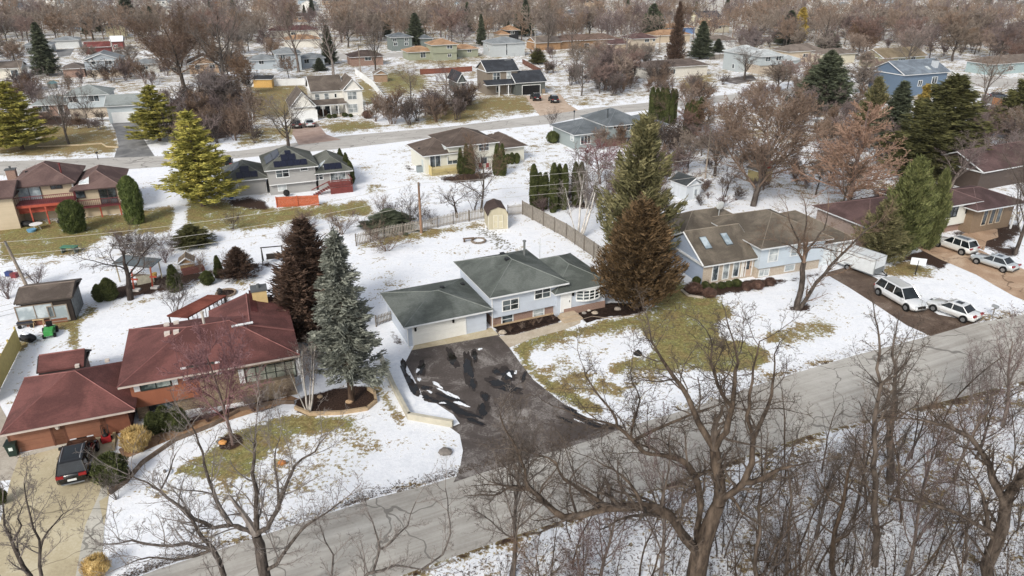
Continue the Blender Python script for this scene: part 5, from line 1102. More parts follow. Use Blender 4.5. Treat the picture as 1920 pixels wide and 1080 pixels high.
hero('bare_tree','two stemmed bare tree in a dark mulch ring in the snowy yard',(1497,578),[
 ([(1493,580,None),(1499,555,0),(1505,520,0),(1507,492,0)],.3,.24,0),([(1497,580,None),(1512,560,-.1),(1530,530,-.2),(1556,500,-.3),(1575,480,-.5),(1600,455,-.7),(1625,430,-1),(1655,410,-1.2)],.22,.04),
 ([(1507,492,0),(1496,470,.2),(1497,450,.4),(1485,425,.6),(1478,400,.8)],.13,.04),([(1507,492,0),(1515,465,-.1),(1530,450,-.3),(1545,430,-.5),(1552,400,-.6)],.14,.04),
 ([(1507,492,0),(1508,455,.2),(1512,420,.3),(1510,385,.4)],.12,.04),([(1515,465,-.1),(1560,470,-.6),(1600,478,-1)],.07,.03),([(1497,470,.2),(1465,455,.4),(1440,450,.7)],.07,.03)],BK1,TW_BRN,75,HP2,spawn=5,blen=2.6)
hero('dead_trunk','thick dark leaning trunk with few limbs at the lower right edge of the thicket',(1860,1120),[
 ([(1860,1120,None),(1868,1020,0),(1885,950,.2),(1905,910,.4),(1940,860,.8)],.34,.2,3),([(1885,960,.2),(1860,900,.6),(1855,870,1),(1820,820,1.4),(1780,800,1.8),(1740,790,2.2),(1700,785,2.6)],.2,.05,6),
 ([(1868,1020,0),(1850,960,.2),(1830,900,.4)],.15,.05,5),([(1860,1000,0),(1790,960,-.5),(1720,940,-1),(1650,925,-1.4)],.12,.04,6)],OAKB,OAKT,76,HP2,spawn=5,blen=2.4)
for i,(pts,r0,r1,lb) in enumerate([
 ([(1640,1060,None),(1645,1000,0),(1642,900,.2),(1642,850,.3),(1640,780,.4),(1652,720,.5),(1650,660,.6),(1645,610,.7)],.2,.04,'tall straight bare tree beside the south road edge, left of the thicker trunk'),
 ([(1668,905,None),(1670,850,0),(1672,790,0),(1677,740,0),(1680,690,.2),(1676,640,.4)],.26,.06,'thick straight dark trunk with short limbs standing at the south road edge'),
 ([(1570,1100,None),(1562,1020,0),(1580,950,.2),(1588,900,.4),(1600,860,.6)],.16,.05,'leaning brown tree inside the snowy thicket'),
 ([(1420,1120,None),(1415,1060,0),(1425,1000,0),(1422,950,.1),(1430,900,.2),(1428,850,.3)],.14,.03,'slim dark tree right of the great oak trunk'),
 ([(1480,1120,None),(1475,1060,0),(1478,980,0),(1480,900,.1),(1483,850,.2)],.1,.03,'very thin upright tree between oak and leaning tree')]):
    k=3 if i<2 else 0
    L=[(pts,r0,r1)]
    rgx=random.Random(80+i)
    for q in range(4 if i<2 else 3):
        a=pts[len(pts)-3-(q%3)]; dx=rgx.choice([-1,1])*rgx.uniform(25,60); L.append(([(a[0],a[1],a[2] or 0),(a[0]+dx*.5,a[1]-18,(a[2] or 0)+.3),(a[0]+dx,a[1]-rgx.uniform(40,70),(a[2] or 0)+.6)],r1*1.5,.02))
    hero('bare_tree',lb,pts[0][:2],L,OAKB,OAKT,90+i,HP2,spawn=4.2,blen=2.1)
# gnarled small dark tree behind the picket fence
# -------- named trees
p=plant
DENSE=bare(4,9,.24,BP(n=(7,5,4,3,2),wob=(.05,.12,.16,.2,.2),trop=(0,.06,.05,.03,.02),k=(16,11,9,7,0),start=(.18,.12,.1,.1,0),ang=(.85,.6,.7,.7,.7),len=(.72,.5,.46,.42,.5),rmin=.02),BK1,TW_BRN,'proto',0)
DENSEM=bare(5,6,.16,BP(n=(6,5,4,3,2),wob=(.05,.14,.18,.2,.2),trop=(0,.05,.05,.03,.02),k=(14,10,8,6,0),start=(.22,.12,.1,.1,0),ang=(.9,.65,.7,.7,.7),len=(.75,.52,.46,.42,.5),rmin=.014,minz=-.5),barkm('#4a3733','#806860'),TW_MAR,'proto',0)
p(DENSEM,437,833,600,178,'reddish twiggy ornamental tree in front of the red roofed house','ornamental_tree')
p(bare(6,9,.2,BP(k=(13,10,8,6,0),ang=(.6,.6,.7,.7,.7),len=(.55,.5,.46,.42,.5),rmin=.01,start=(.3,.15,.1,.1,0)),BK1,TW_GREY,'proto',0),958,1085,722,215,'bare tree with a dense grey mauve crown in front of the black driveway','bare_tree')
p(PM[2],1235,1100,760,170,'slender bare tree just left of the great oak trunk','bare_tree')
p(PM[2],1120,1120,850,150,'slender bare tree below the lowest oak limb','bare_tree')
p(bare(8,9,.26,BP(n=(7,5,4,3,2),wob=(.05,.12,.16,.2,.2),trop=(0,.07,.05,.03,.02),k=(18,12,9,7,0),start=(.16,.12,.1,.1,0),ang=(.85,.6,.7,.7,.7),len=(.75,.5,.46,.42,.5),rmin=.021),BK1,TW_BRN,'proto',0),1412,386,148,345,'big rounded brown bare maple behind the brown roofed house','maple_tree')
LAR=bare(7,11,.26,BP(n=(8,5,4,3,2),wob=(.02,.1,.14,.2,.2),trop=(0,.05,.02,.02,.02),k=(34,12,8,5,0),start=(.16,.15,.1,.1,0),ang=(1.25,.6,.65,.7,.7),len=(.42,.42,.42,.42,.5),rmin=.02,shape=lambda t:1.25*(1-t)**.7+.08,minz=-.6,k_=0),barkm('#4f3d36','#80655a'),TW_OR,'proto',0)
p(LAR,1586,405,188,215,'orange brown bare larch with level branches beside the big maple','larch_tree')
p(PM[1],1575,412,262,110,'second reddish bare tree leaning against the larch','bare_tree')
p(BIR,1085,447,292,130,'clump of pale stemmed bare trees behind the grey plank fence','birch_tree')
p(BIR,1100,300+90,270,90,'thin pale birch in front of the slate grey house','birch_tree')
p(BIR,578,772,625,105,'pale stemmed birch clump beside the blue spruce bed','birch_tree')
p(GNARL,857,408,338,85,'small twisted black stemmed tree behind the picket fence','crooked_tree')
p(PM[1],902,398,245,110,'light brown bare tree in front of the cream house','bare_tree')
p(GNARL,245,562,430,190,'gnarled old apple tree with dark trunk over the garden swing','apple_tree')
p(PM[0],541,278,165,130,'spreading bare tree between the solar roof and the white house','bare_tree')
p(PM[0],1902,478,225,150,'thick trunked bare tree beside the tan driveway at the right edge','bare_tree')
p(PM[0],130,272,120,95,'bare tree leaning over the brown lawn in front of the pale grey house','bare_tree')
p(SC[3],165,240,150,60,'small bare tree against the pale grey house wall','bare_tree')
p(PM[2],560,85+50,-25,130,'tall bare oak left of the white fence','bare_tree')
p(DENSE,345,165,2,205,'massive bare tree with a wide grey brown crown, upper left','bare_tree')
p(PM[0],425,165,-25,190,'tall forked bare oak right of the massive grey brown crown','bare_tree')
p(PM[2],625,140,5,120,'tall bare oak standing behind the white two storey house','bare_tree')
p(PM[0],706,145,32,80,'bare tree beside the tan garden shed','bare_tree')
p(PM[2],1175,110,8,90,'tall dark bare tree left of the beige split house','bare_tree')
p(PM[1],1075,105,20,85,'orange brown bare tree in front of the wide brown roofed house','bare_tree')
p(PM[0],1027,95,0,80,'pale many stemmed bare tree by the red door house','bare_tree')
p(PM[1],1838,212,90,115,'round grey brown bare tree on the lawn near the wooden fence','bare_tree')
p(PM[0],1395,150,85,80,'bare tree in front of the white garage door of the blue grey house','bare_tree')
p(SC[0],1033,237,200,34,'tiny bare street tree by the street in front of the slate grey house','bare_tree')
p(PM[1],1250,235,120,95,'bare tree right of the tall arborvitae row','bare_tree')
p(PM[0],1340,330,215,120,'bare tree beside the white garden shed','bare_tree')
p(SC[3],1360,370,300,90,'low branching bare tree right of the white shed','bare_tree')
p(DENSEM,1125,345,262,115,'reddish bare tree hiding the front of the slate grey house','bare_tree')
p(PM[1],1160,360,290,80,'bare tree left of the large olive spruce','bare_tree')
p(PM[2],1815,775,640,70,'young bare tree beyond the street at the right','bare_tree')
p(PM[2],1705,500-30,395,20,'thin sapling beside the lawn sign','sapling')
p(PM[2],1780,360,240,110,'bare tree right of the bright green cypress','bare_tree')
p(PM[2],1850,330,200,130,'bare tree before the dark brown gable house','bare_tree')
p(PM[1],1890,300,190,90,'grey brown bare tree at the right edge above the gable house','bare_tree')
p(PM[0],1090,180,80,70,'bare tree beside the two parked black cars','bare_tree')
p(PM[1],770,190,120,70,'bare tree in the scrub left of the charcoal roofed house','bare_tree')
p(PM[2],835,215,110,70,'bare tree screening the low wing of the charcoal roofed house','bare_tree')
p(PM[0],1700,130,35,95,'broad bare tree behind the navy blue house','bare_tree'); p(PM[1],1545,100,5,95,'pale round bare tree behind the taupe house','bare_tree')
# evergreens
p(KE['brown'],1192,577,362,152,'large brown bronze evergreen beside the right end of the pale blue house','brown_evergreen')
p(KE['loose'],1190,500,205,170,'tall loose olive evergreen behind the brown bronze one','spruce_tree')
p(KE['rust'],590,620,405,150,'rust brown evergreen behind the blue spruce','brown_evergreen')
p(KE['rust'],565,640,480,110,'dark plum coloured evergreen between rust brown evergreen and red roof','brown_evergreen')
p(KE['blue'],660,752,425,128,'tall silvery blue spruce in a brown mulch bed','blue_spruce')
p(KE['rust'],450,520,462,56,'small rust brown evergreen by the garden bed','brown_evergreen')
p(KE['yellow'],381,386,203,135,'yellow green pine in front of the back street','pine_tree')
p(KE['yellow'],300,264,157,96,'yellow green pine beside the asphalt drive','pine_tree')
p(KE['yellow'],42,280,150,115,'green pine at the left edge on brown lawn','pine_tree')
p(KE['dark'],90,142,40,52,'tall narrow old spruce in front of the pale grey house','spruce_tree')
p(KE['cone'],1542,207,92,105,'wide cone shaped green spruce','spruce_tree')
p(KE['dark'],1670,277,150,78,'blue grey spruce left of the dark olive pine','spruce_tree')
p(KE['olive'],1750,322,135,180,'great dark olive pine with two tops','pine_tree')
p(KE['olive'],1722,338,205,120,'dark olive pine behind the bright green cypress','pine_tree')
p(KE['yel_narrow'],1716,262,155,36,'narrow yellow cypress before the navy house','cypress_tree')
p(KE['loose'],1625,264,140,70,'olive brown cedar in front of the navy gable','cedar_tree')
p(KE['cyp'],1684,478,288,82,'bright green broad cypress beside the white enclosed trailer','cypress_tree')
p(KE['cyp'],1738,468,312,40,'smaller bright green cypress leaning on the broad one','cypress_tree')
p(KE['loose'],1642,490,372,88,'ragged dark hemlock between trailer and cypress','hemlock_tree')
p(KE['dark'],780,85,23,42,'dark spruce behind the sage green house','spruce_tree')
p(KE['dark'],877,62,5,26,'narrow spruce on the snowy slope, left of a slimmer one','spruce_tree')
p(KE['dark'],903,85,25,20,'slim spruce at the end of the snow field','spruce_tree')
p(KE['dark'],985,68,-3,34,'dark spruce above the black house','spruce_tree')
p(KE['cone'],1222,66,5,50,'dark double spruce above the beige split house','spruce_tree')
p(KE['dark'],1313,110,38,46,'blue grey spruce beside the white roofed house','spruce_tree')
p(KE['cone'],1550,100,55,44,'round dark spruce behind the big cone spruce','spruce_tree')
p(KE['dark'],1345,98,72,22,'small dark spruce left of the white roofed house','spruce_tree')
p(KE['dark'],1475,85,18,46,'dark spruce partly hidden by the golden conifer','spruce_tree')
p(KE['yel_narrow'],1496,85,12,30,'golden yellow conifer against dark spruce','conifer_tree')
p(KE['dark'],1666,50,20,14,'tiny dark spruce in the distant haze','spruce_tree')
p(KE['dark'],618,120,45,32,'dark spruce beside the oaks and white fence','spruce_tree')
p(KE['dark'],600,133,108,22,'small dark spruce behind the white fence','spruce_tree')
p(KE['dark'],240,30,-12,40,'dark pine at the top left behind the white house','spruce_tree')
p(KE['olive'],1812,287,212,60,'dark green spruce right of the olive pine','spruce_tree')
p(KE['olive'],1902,262,130,90,'dark pine cut by the right edge','pine_tree')
p(KE['olive'],1450,30,-25,60,'green pine at the top edge','pine_tree')
p(KE['rust'],1265,122,0,40,'brown cedar among bare trees in the distance','cedar_tree')
p(KE['olive'],1008,120,90,30,'dark green yew beside the utility pole','yew_bush')
# arborvitae, shrubs
def row(key,pts,label,name,cat,group=None):
    for i,(x,y,ty,w_) in enumerate(pts): plant(KA[key],x,y,ty,w_,label if isinstance(label,str) else label[i],name,cat,group)
row('bigcol',[(142,434,374,44)],'barrel shaped clipped green shrub in front of the long deck','arborvitae','shrub')
row('bigcol',[(256,418,328,38)],'tall rounded arborvitae at the right end of the tan house','arborvitae','shrub')
row('col',[(1000,394,306,17),(1012,392,322,14),(1022,392,322,14),(1037,398,304,18),(1047,392,306,15),(1058,393,306,14),(1077,385,302,14),(1088,383,302,14)],['first tall arborvitae behind the grey plank fence corner','short arborvitae next to the first tall one','arborvitae in the gap before the taller pair','left of the tall arborvitae pair','right of the tall arborvitae pair','arborvitae just right of the tall pair','brownish arborvitae standing apart','last arborvitae of the loose row toward the birches'],'arborvitae','shrub','arborvitae behind the plank fence')
row('col',[(1219,238,162,13),(1228,237,164,13),(1237,236,163,13),(1246,236,162,13),(1256,235,165,12),(1262,233,166,12)],'tall dark arborvitae in the dense row beside the slate grey house','arborvitae','shrub','tall arborvitae row by the back street')
row('col',[(1285,250,192,13),(1293,252,186,14),(1301,255,188,13),(1310,245,180,14)],'arborvitae in the darker second row right of the tall row','arborvitae','shrub','second arborvitae row')
row('arb',[(875,325,268,15),(884,325,269,15),(864,326,276,13),(932,328,268,17),(942,329,268,16)],['arborvitae behind the cream house left trio, middle','arborvitae behind the cream house left trio, right','arborvitae behind the cream house left trio, left','left tall arborvitae of the pair at the cream house corner','right tall arborvitae of the pair at the cream house corner'],'arborvitae','shrub','arborvitae at the cream house')
row('ball',[(952,308,288,13),(960,308,285,10),(969,307,286,12)],['leftmost clipped bush by the cream garage','middle clipped bush by the cream garage','rightmost clipped bush by the cream garage'],'bush','shrub')
row('arb2',[(641,325,277,15),(652,338,285,15),(659,345,300,14)],['tallest arborvitae right of the solar roof','second arborvitae right of the solar roof','lowest arborvitae by the red deck'],'arborvitae','shrub')
row('arb',[(330,545,495,25),(412,520,478,16)],['upright green arborvitae in the garden bed','small narrow spruce shaped shrub in the garden bed'],'arborvitae','shrub')
row('arb2',[(188,565,532,20),(207,562,520,30),(390,533,507,24)],['small green bush left of the apple tree','larger green bush left of the apple tree','round green bush beyond the pergola'],'bush','shrub')
p(KE['olive'],362,460,420,60,'dark spreading juniper on the brown bed at the lawn edge','juniper_bush','shrub')
row('rbush',[(1300,548,530,30)],['reddish dwarf shrub in the stone edged bed'],'bush','shrub')
row('arb2',[(290,812,772,28),(312,806,760,32),(337,805,762,34)],['left of three pointed green bushes by the red house step','middle of three pointed green bushes by the red house step','right of three pointed green bushes by the red house step'],'bush','shrub','pointed bushes by the red house')
row('ball',[(213,905,852,58)],'large clipped olive bush beside the tan driveway','bush','shrub')
row('ybush',[(258,842,800,50)],'straw yellow feathery bush by the brick garden bed','bush','shrub')
row('ball',[(3,945,915,24)],'small clipped bush at the left edge of the driveway','bush','shrub')
row('ball',[(1305,534,518,15),(1322,540,527,14),(1337,543,530,14),(1352,541,528,14),(1366,538,526,14),(1380,537,523,18)],['tallest clipped bush by the blue gable wall','brownish clipped bush second from the gable wall','third clipped bush from the gable wall','fourth clipped bush from the gable wall','fifth clipped bush from the gable wall','widest clipped bush near the front door'],'bush','shrub','clipped bushes along the brick front')
row('rbush',[(1400,545,530,18),(1420,542,527,22),(1443,535,520,20),(1330,557,540,24)],['dry perennial clump right of the front door','rusty perennial clump in the long bed','brown perennial clump under the picture window','spiky dry clump in the stone edged bed'],'perennial_clump','shrub')
row('ball',[(1036,268,245,22)],'round green bush at the corner of the slate grey house','bush','shrub')
row('rbush',[(606,218,204,16),(690,222,206,20)],['brown bush by the white house porch','grey bush at the right end of the white house'],'bush','shrub')
row('ball',[(618,222,214,9),(628,221,213,9),(647,219,211,11),(658,220,213,8),(690,217,207,12),(765,110,102,9),(852,108,99,12),(871,106,101,6),(879,106,101,6),(888,106,101,6)],['first small bush left of the porch door','second small bush left of the porch door','bush right of the porch door','tiny bush near the white house corner','dark bush beside the grey bush','dark bush left of the sage green house','dark bush by the sage green garage','first of three tiny bushes on the green garage','second of three tiny bushes on the green garage','third of three tiny bushes on the green garage'],'bush','shrub')
for i,(x,y,ty,w_,lb) in enumerate([(725,470,425,90,'wispy grey weeping shrub at the end of the picket fence'),(700,448,405,55,'bare brown shrub beyond the picket fence')]): p(SC[2],x,y,ty,w_,lb,'bare_shrub','shrub')
p(KE['dark'],730,425,392,75,'low dark juniper behind the picket fence','juniper_bush','shrub')
for i,(x,y,ty,w_) in enumerate([(770,425,350,70),(812,420,388,40),(785,420,385,40)]): p(SC[0],x,y,ty,w_,['tall leafless shrub left of the wooden utility pole','small leafless shrub right of the wooden utility pole','thin leafless shrub touching the pole base'][i],'bare_shrub','shrub')
for i,(x,y,ty,w_,lb) in enumerate([(330,590,520,75,'many stemmed bare shrub below the green arborvitae'),(70,535,492,50,'leafless shrub by the left utility pole'),(375,510,460,50,'dark leafless shrub in the garden'),(430,500,468,40,'leafless shrub near the small rust evergreen'),(540,472,425,50,'leafless shrub beside the wooden swing frame'),(15,560,505,50,'leafless shrub at the far left by the greenhouse'),(300,460,430,60,'brown bare shrub below the snowy footpath'),(270,500,450,70,'brown thicket behind the garden swing'),(595,545,475,60,'bare shrub against the rust evergreen'),(420,590,545,40,'thin bare shrub beside the bird feeder pole'),(640,440,385,70,'dark bare shrub above the blue spruce'),(890,395,345,60,'tan leafless shrub beside the leaning tree'),(1070,370,300,80,'mauve leafless shrub among arborvitaes'),(1130,400,330,90,'dense mauve shrub below the slate grey house'),(1230,390,330,80,'leafless thicket right of the loose evergreen')]):
    p(SC[i%4],x,y,ty,w_,lb,'bare_shrub','shrub')
for i,(x,y,ty,w_,lb) in enumerate([(480,770,725,70,'brown bare shrub under the wide paned window'),(540,745,705,60,'grey bare shrub by the stone planter'),(600,680,640,60,'plum bare shrub behind the birch clump'),(220,935,880,50,'leafless twiggy shrub below the olive bush'),(390,790,745,60,'bare twigs in the slate path bed'),(170,1075,1045,40,'low dry bush at the bottom of the driveway'),(640,245,225,30,'low shrub by back street'),(800,600,1,1,'')][:6]):
    p(SC[(i+1)%4],x,y,ty,w_,lb,'bare_shrub','shrub')
p(KA['ybush'],185,1078,1042,45,'dry orange grass tuft at the bottom of the driveway','grass_clump','shrub')
# -------- the snowy thicket at the lower right
for (x_,y_,h_,w__) in ((1720,960,9,.5),(1790,900,8,.5),(1600,980,10,.45),(1530,1010,8,.5),(1880,800,9,.6),(1450,1060,7,.5),(1830,860,8,.5),(1700,1090,9,.5),(1100,1150,6,.6),(1000,1160,6,.6)):
    g=G(x_,y_); dz=h_-CH; d=g.y*CP-dz*SP; plant(PM[(x_//10)%3],x_,y_,540+FP*(-(g.y*SP+dz*CP))/d,ppm(x_,y_)*h_*w__,'taller bare tree standing inside the crowded snowy thicket','bare_tree','tree','taller trees of the thicket')
rg=random.Random(5)
def yS(x,E_=S1):
    for (x0,y0),(x1,y1) in zip(E_[:-1],E_[1:]):
        if x0<=x<=x1: return y0+(y1-y0)*(x-x0)/(x1-x0)
    return E_[-1][1]
n=0; SAP=[bare(33,7,.085,BP(n=(8,4,3,2,2),k=(10,4,2,0,0),max=3,ang=(.6,.6,.7,.7,.7),len=(.34,.5,.5,.5,.5),rmin=.009,wob=(.09,.18,.22,.2,.2),trop=(0,.1,.05,.03,.02),start=(.3,.15,.1,0,0),shape=lambda t:1.2-.6*t),OAKB,OAKT,'proto',0),
   bare(34,7,.11,BP(n=(8,4,3,2,2),k=(9,5,2,0,0),max=3,ang=(.75,.6,.7,.7,.7),len=(.42,.5,.5,.5,.5),rmin=.009,wob=(.14,.2,.22,.2,.2),trop=(0,.08,.05,.03,.02),start=(.35,.15,.1,0,0)),OAKB,TW_DK,'proto',0),
   scrub(35,OAKT,H=5,stems=5,spread=.5,P=BP(n=(6,4,3,2,2),k=(7,4,2,0,0),max=3,ang=(.5,.6,.7,.7,.7),len=(.42,.5,.5,.5,.5),rmin=.011,wob=(.12,.16,.2,.2,.2),start=(.3,.2,.1,0,0),shape=lambda t:1.1-.5*t))]
while n<215:
    x=rg.uniform(830,2050); yb=yS(x)
    yy=yb+38+rg.random()**.8*(1290-yb)*.9
    if yy<yb+34 or (x<1000 and yy<yb+60): continue
    g=G(x,yy); 
    if rg.random()>min(1.,(x-650)/850): continue
    H=rg.uniform(4,8.5); k=rg.choice([0,0,1,2,2]); 
    Hh=H if k<2 else rg.uniform(2.2,4.8)
    # pixel of the top
    dz=Hh-CH; d=g.y*CP-dz*SP; ty=540+FP*(-(g.y*SP+dz*CP))/d
    plant(SAP[k],x,yy,ty,ppm(x,yy)*Hh*rg.uniform(.38,.7),['thin leafless sapling in the crowded snowy thicket','crooked dark sapling in the crowded snowy thicket','low many stemmed brush in the crowded snowy thicket'][k],['sapling','sapling','brush'][k],['tree','tree','shrub'][k],['thin saplings of the thicket','crooked saplings of the thicket','brush of the thicket'][k]); n+=1
# -------- scrub belts beyond the back street
def belt(poly,nn,hr,wr,protos,labs,names,group,seed,chk=0,cat_=None):
    rg=random.Random(seed); xs=[q[0] for q in poly]; ys=[q[1] for q in poly]; c=0; tries=0
    while c<nn and tries<4000:
        tries+=1; x=rg.uniform(min(xs),max(xs)); y=rg.uniform(min(ys),max(ys))
        if not inpoly(np.array([x]),np.array([y]),poly)[0]: continue
        H=rg.uniform(*hr); k=rg.randrange(len(protos)); g=G(x,y); dz=H-CH; d=g.y*CP-dz*SP; ty=540+FP*(-(g.y*SP+dz*CP))/d; W_=ppm(x,y)*H*rg.uniform(*wr)
        if chk and okTree(x,y,H,W_,.18,rg) is False: continue
        plant(protos[k],x,y,ty,W_,labs[k%len(labs)],names,cat_ or ('shrub' if hr[1]<6 else 'tree'),group); c+=1
belt([(310,170),(470,165),(478,268),(420,285),(330,275)],44,(3,7),(.8,1.2),SCF,['dark leafless scrub tree in the belt left of the brown lawn'],'scrub_tree','scrub belt left of the brown lawn',1)
belt([(700,205),(770,190),(885,190),(880,222),(760,238),(705,232)],32,(3,6.5),(.8,1.2),SCF,['leafless scrub tree in the belt left of the charcoal roofed house'],'scrub_tree','scrub belt by the charcoal roofed house',2)
belt([(1090,120),(1240,110),(1250,180),(1100,186)],34,(3,7.5),(.8,1.2),SCF,['leafless scrub tree in the belt right of the black cars'],'scrub_tree','scrub belt right of the black cars',3)
belt([(60,225),(210,215),(215,245),(70,245)],10,(1.5,3),(1.,1.5),SCF,['low leafless bush in the mulch bed of the pale grey house'],'bare_shrub','bushes in the mulch bed',4)
belt([(1380,150),(1560,140),(1570,250),(1420,235)],34,(3,7.5),(.8,1.2),SCF,['leafless scrub behind the big maple'],'scrub_tree','scrub behind the big maple',6)
belt([(1290,235),(1520,300),(1500,340),(1300,330)],22,(2,4.5),(.9,1.3),SCF,['leafless scrub at the foot of the maple yard'],'scrub_tree','scrub in the maple yard',7)
belt([(1480,330),(1720,300),(1720,350),(1500,375)],9,(2,4),(.9,1.3),SCF,['leafless brown scrub at the larch foot'],'scrub_tree','scrub at the larch foot',8)
belt([(1780,230),(1920,240),(1920,330),(1800,330)],16,(4,7),(.8,1.1),SCF,['leafless scrub near the right edge'],'scrub_tree','scrub near the right edge',9)
belt([(190,470),(330,450),(330,500),(200,520)],7,(1.5,3.5),(.9,1.3),SC[:3],['leafless brush beside the apple tree'],'bare_shrub','brush beside the apple tree',10)
for i,(P_,n_) in enumerate([([(0,165),(60,150),(70,200),(10,215)],8),([(225,120),(330,110),(350,150),(240,160)],8),([(120,150),(290,142),(300,160),(120,168)],9),([(640,40),(760,35),(760,80),(660,85)],10),([(1010,20),(1180,15),(1180,60),(1020,62)],14),([(1320,60),(1470,50),(1480,95),(1400,95)],12),([(1560,70),(1760,60),(1780,105),(1640,100)],14),([(1760,100),(1920,80),(1920,110),(1800,125)],10),([(1500,150),(1640,190),(1600,235),(1510,220)],10),([(1180,250),(1300,250),(1300,330),(1200,330)],8),([(560,300),(720,420),(700,440),(600,400)],0),([(1490,260),(1640,250),(1700,300),(1560,320)],12)]):
    belt(P_,n_,(3,7),(.9,1.3),SCF,['leafless brush in backyard belt number %s of the far lots'%['one','two','three','four','five','six','seven','eight','nine','ten','eleven','twelve'][i] if 0 else ['leafless brush at the left edge below the brown cottage','leafless brush around the low grey white house','leafless brush along the snow behind the pale grey house','leafless brush left of the slate house','leafless brush above the wide brown roofed house','leafless brush around the tan orange roofed houses','leafless brush above the olive gable house','leafless brush by the grey house with teal porch','leafless brush between cone spruce and navy house','leafless brush right of the tall arborvitae row','x','leafless brush behind the orange larch'][i]],'brush','brush belt %d'%i,20+i)
belt([(1240,160),(1400,150),(1400,215),(1290,240)],12,(3,6.5),(.9,1.3),SCF,['leafless brush beside the back street right of the arborvitae row'],'brush','brush by the back street',81)
belt([(0,120),(60,150),(110,235),(0,235)],10,(3,6),(.9,1.3),SCF,['leafless brush behind the green pine at the left edge'],'brush','brush behind the left pine',82)
belt([(990,100),(1090,95),(1090,170),(1060,170),(990,112)],8,(3,6.5),(.9,1.3),SCF,['leafless brush between the charcoal roofed house and the cars'],'brush','brush right of the charcoal roof',83)
belt([(1100,280),(1260,260),(1280,360),(1130,370)],14,(2.5,5),(.9,1.3),SCF,['leafless brush below the slate grey house'],'brush','brush below the slate grey house',84)
belt([(1290,340),(1400,345),(1480,372),(1400,392),(1300,388)],12,(1,2.4),(1.,1.5),SCF,['low leafless brush along the back of the brown roofed house'],'brush','brush behind the brown roofed house',85)
belt([(1560,385),(1660,380),(1680,480),(1620,470)],6,(1.5,3),(.9,1.3),SCF,['leafless brush between the garage and the cypress'],'brush','brush by the cypress',86)
belt([(400,165),(480,160),(470,200),(420,200)],0,(3,6.5),(.9,1.3),SCF,['x'],'brush','x',87)
# -------- the far suburb: houses, then bare trees, then one mass
HR=[]
for o in list(bpy.data.objects):
    if o.type=='EMPTY' and o.get('category') in('house','garage') and o.parent is None:
        pass
def proj(v):
    dz=v.z-CH; d=v.y*CP-dz*SP; return 960+FP*v.x/d, 540-FP*(v.y*SP+dz*CP)/d
for o in list(bpy.data.objects):
    if o.parent is None and o.get('category')=='house':
        M=Matrix.Translation(o.location)@Matrix.Rotation(o.rotation_euler[2],4,'Z'); xs=[];ys=[];wy=[]
        for c in o.children:
            if c.type=='MESH' and c.name.startswith('roof') and not c.name.startswith('roof_'):
                for v in c.data.vertices:
                    w_=M@v.co; q=proj(w_); xs.append(q[0]); ys.append(q[1]); wy.append((w_.x,w_.y))
        if xs:
            wy=np.array(wy); HR.append((min(xs),min(ys),max(xs),max(ys)+8,wy[:,1].min(),wy.mean(0)[0],wy.mean(0)[1],.5*max(np.ptp(wy[:,0]),np.ptp(wy[:,1]))))
fh=[]
FC=[('#c4bfb2','#6b6259','cream'),('#b3b7b8','#5f6468','grey'),('#a58a6e','#5d4b42','brown'),('#cdccc6','#8b8f90','white'),('#8fa0ad','#55595e','blue'),('#b29a7d','#a3714a','tan')]
def farhouse(i):
    wc,rc,nm=FC[i]; rn={'#6b6259':'brown','#5f6468':'slate','#5d4b42':'dark brown','#8b8f90':'pale grey','#55595e':'charcoal','#a3714a':'orange'}[rc]
    h=House('far_house','small %s house with %s roof half hidden by the distant trees'%(nm,rn),'house',0,960,40,group='%s houses in the distance'%nm); h.root.location=(0,0,0); h.o=Vector((0,0,0))
    b1=h.blk(-7,2,-4.5,4.5,5.0 if i%2 else 2.9,'hip' if i%3 else 'gx',1.7,.4,wm=plain(wc),rm=shingle(rc,None,.3))
    b2=h.blk(1.5,8,-4,4,2.9,'hip' if i%2 else 'gx',1.4,.4,wm=plain(wc),rm=shingle(rc,None,.3))
    for b,x in ((b1,-4.8),(b1,-1),(b2,4)):
        fr=MB(); h.wbox(b,'S',fr,x-.9,1.1 if b['ze']<3.5 else 3.2,x+.9,2.3 if b['ze']<3.5 else 4.4,0,.04); o=h.part('window',fr,WHITE); pn=MB(); h.wbox(b,'S',pn,x-.8,1.2 if b['ze']<3.5 else 3.3,x+.8,2.2 if b['ze']<3.5 else 4.3,.041,.06); h.part('pane',pn,GLD,o)
    return h.root
rg=random.Random(17); spots=[]
def clash(x,y,w_,H=4):
    g=G(x,y)
    for r in HR:
        if (g.x-r[5])**2+(g.y-r[6])**2<(r[7]+7)**2: return True
    return False
fhp=[farhouse(i) for i in range(6)]; cnt=0; used=set()
rows_=[(-14,34,34),(2,62,40),(20,105,30),(38,170,20)]
for (y0,sp,_) in rows_:
    x=-40+rg.uniform(0,40)
    while x<1960:
        yy=y0+rg.uniform(-7,7)+(x-960)*-.012
        if not clash(x,yy,10) and rg.random()<.85:
            k=rg.randrange(6); o=fhp[k] if k not in used else copy_tree(fhp[k]); used.add(k)
            g=G(x,yy); o.location=g; o.rotation_euler=(0,0,R(rg.choice([5,12,95,-80,8])+rg.uniform(-8,8))); HR.append((x-8,yy-8,x+8,yy+2,g.y,g.x,g.y,7)); cnt+=1
        x+=sp*rg.uniform(.8,1.3)
print('far houses',cnt)
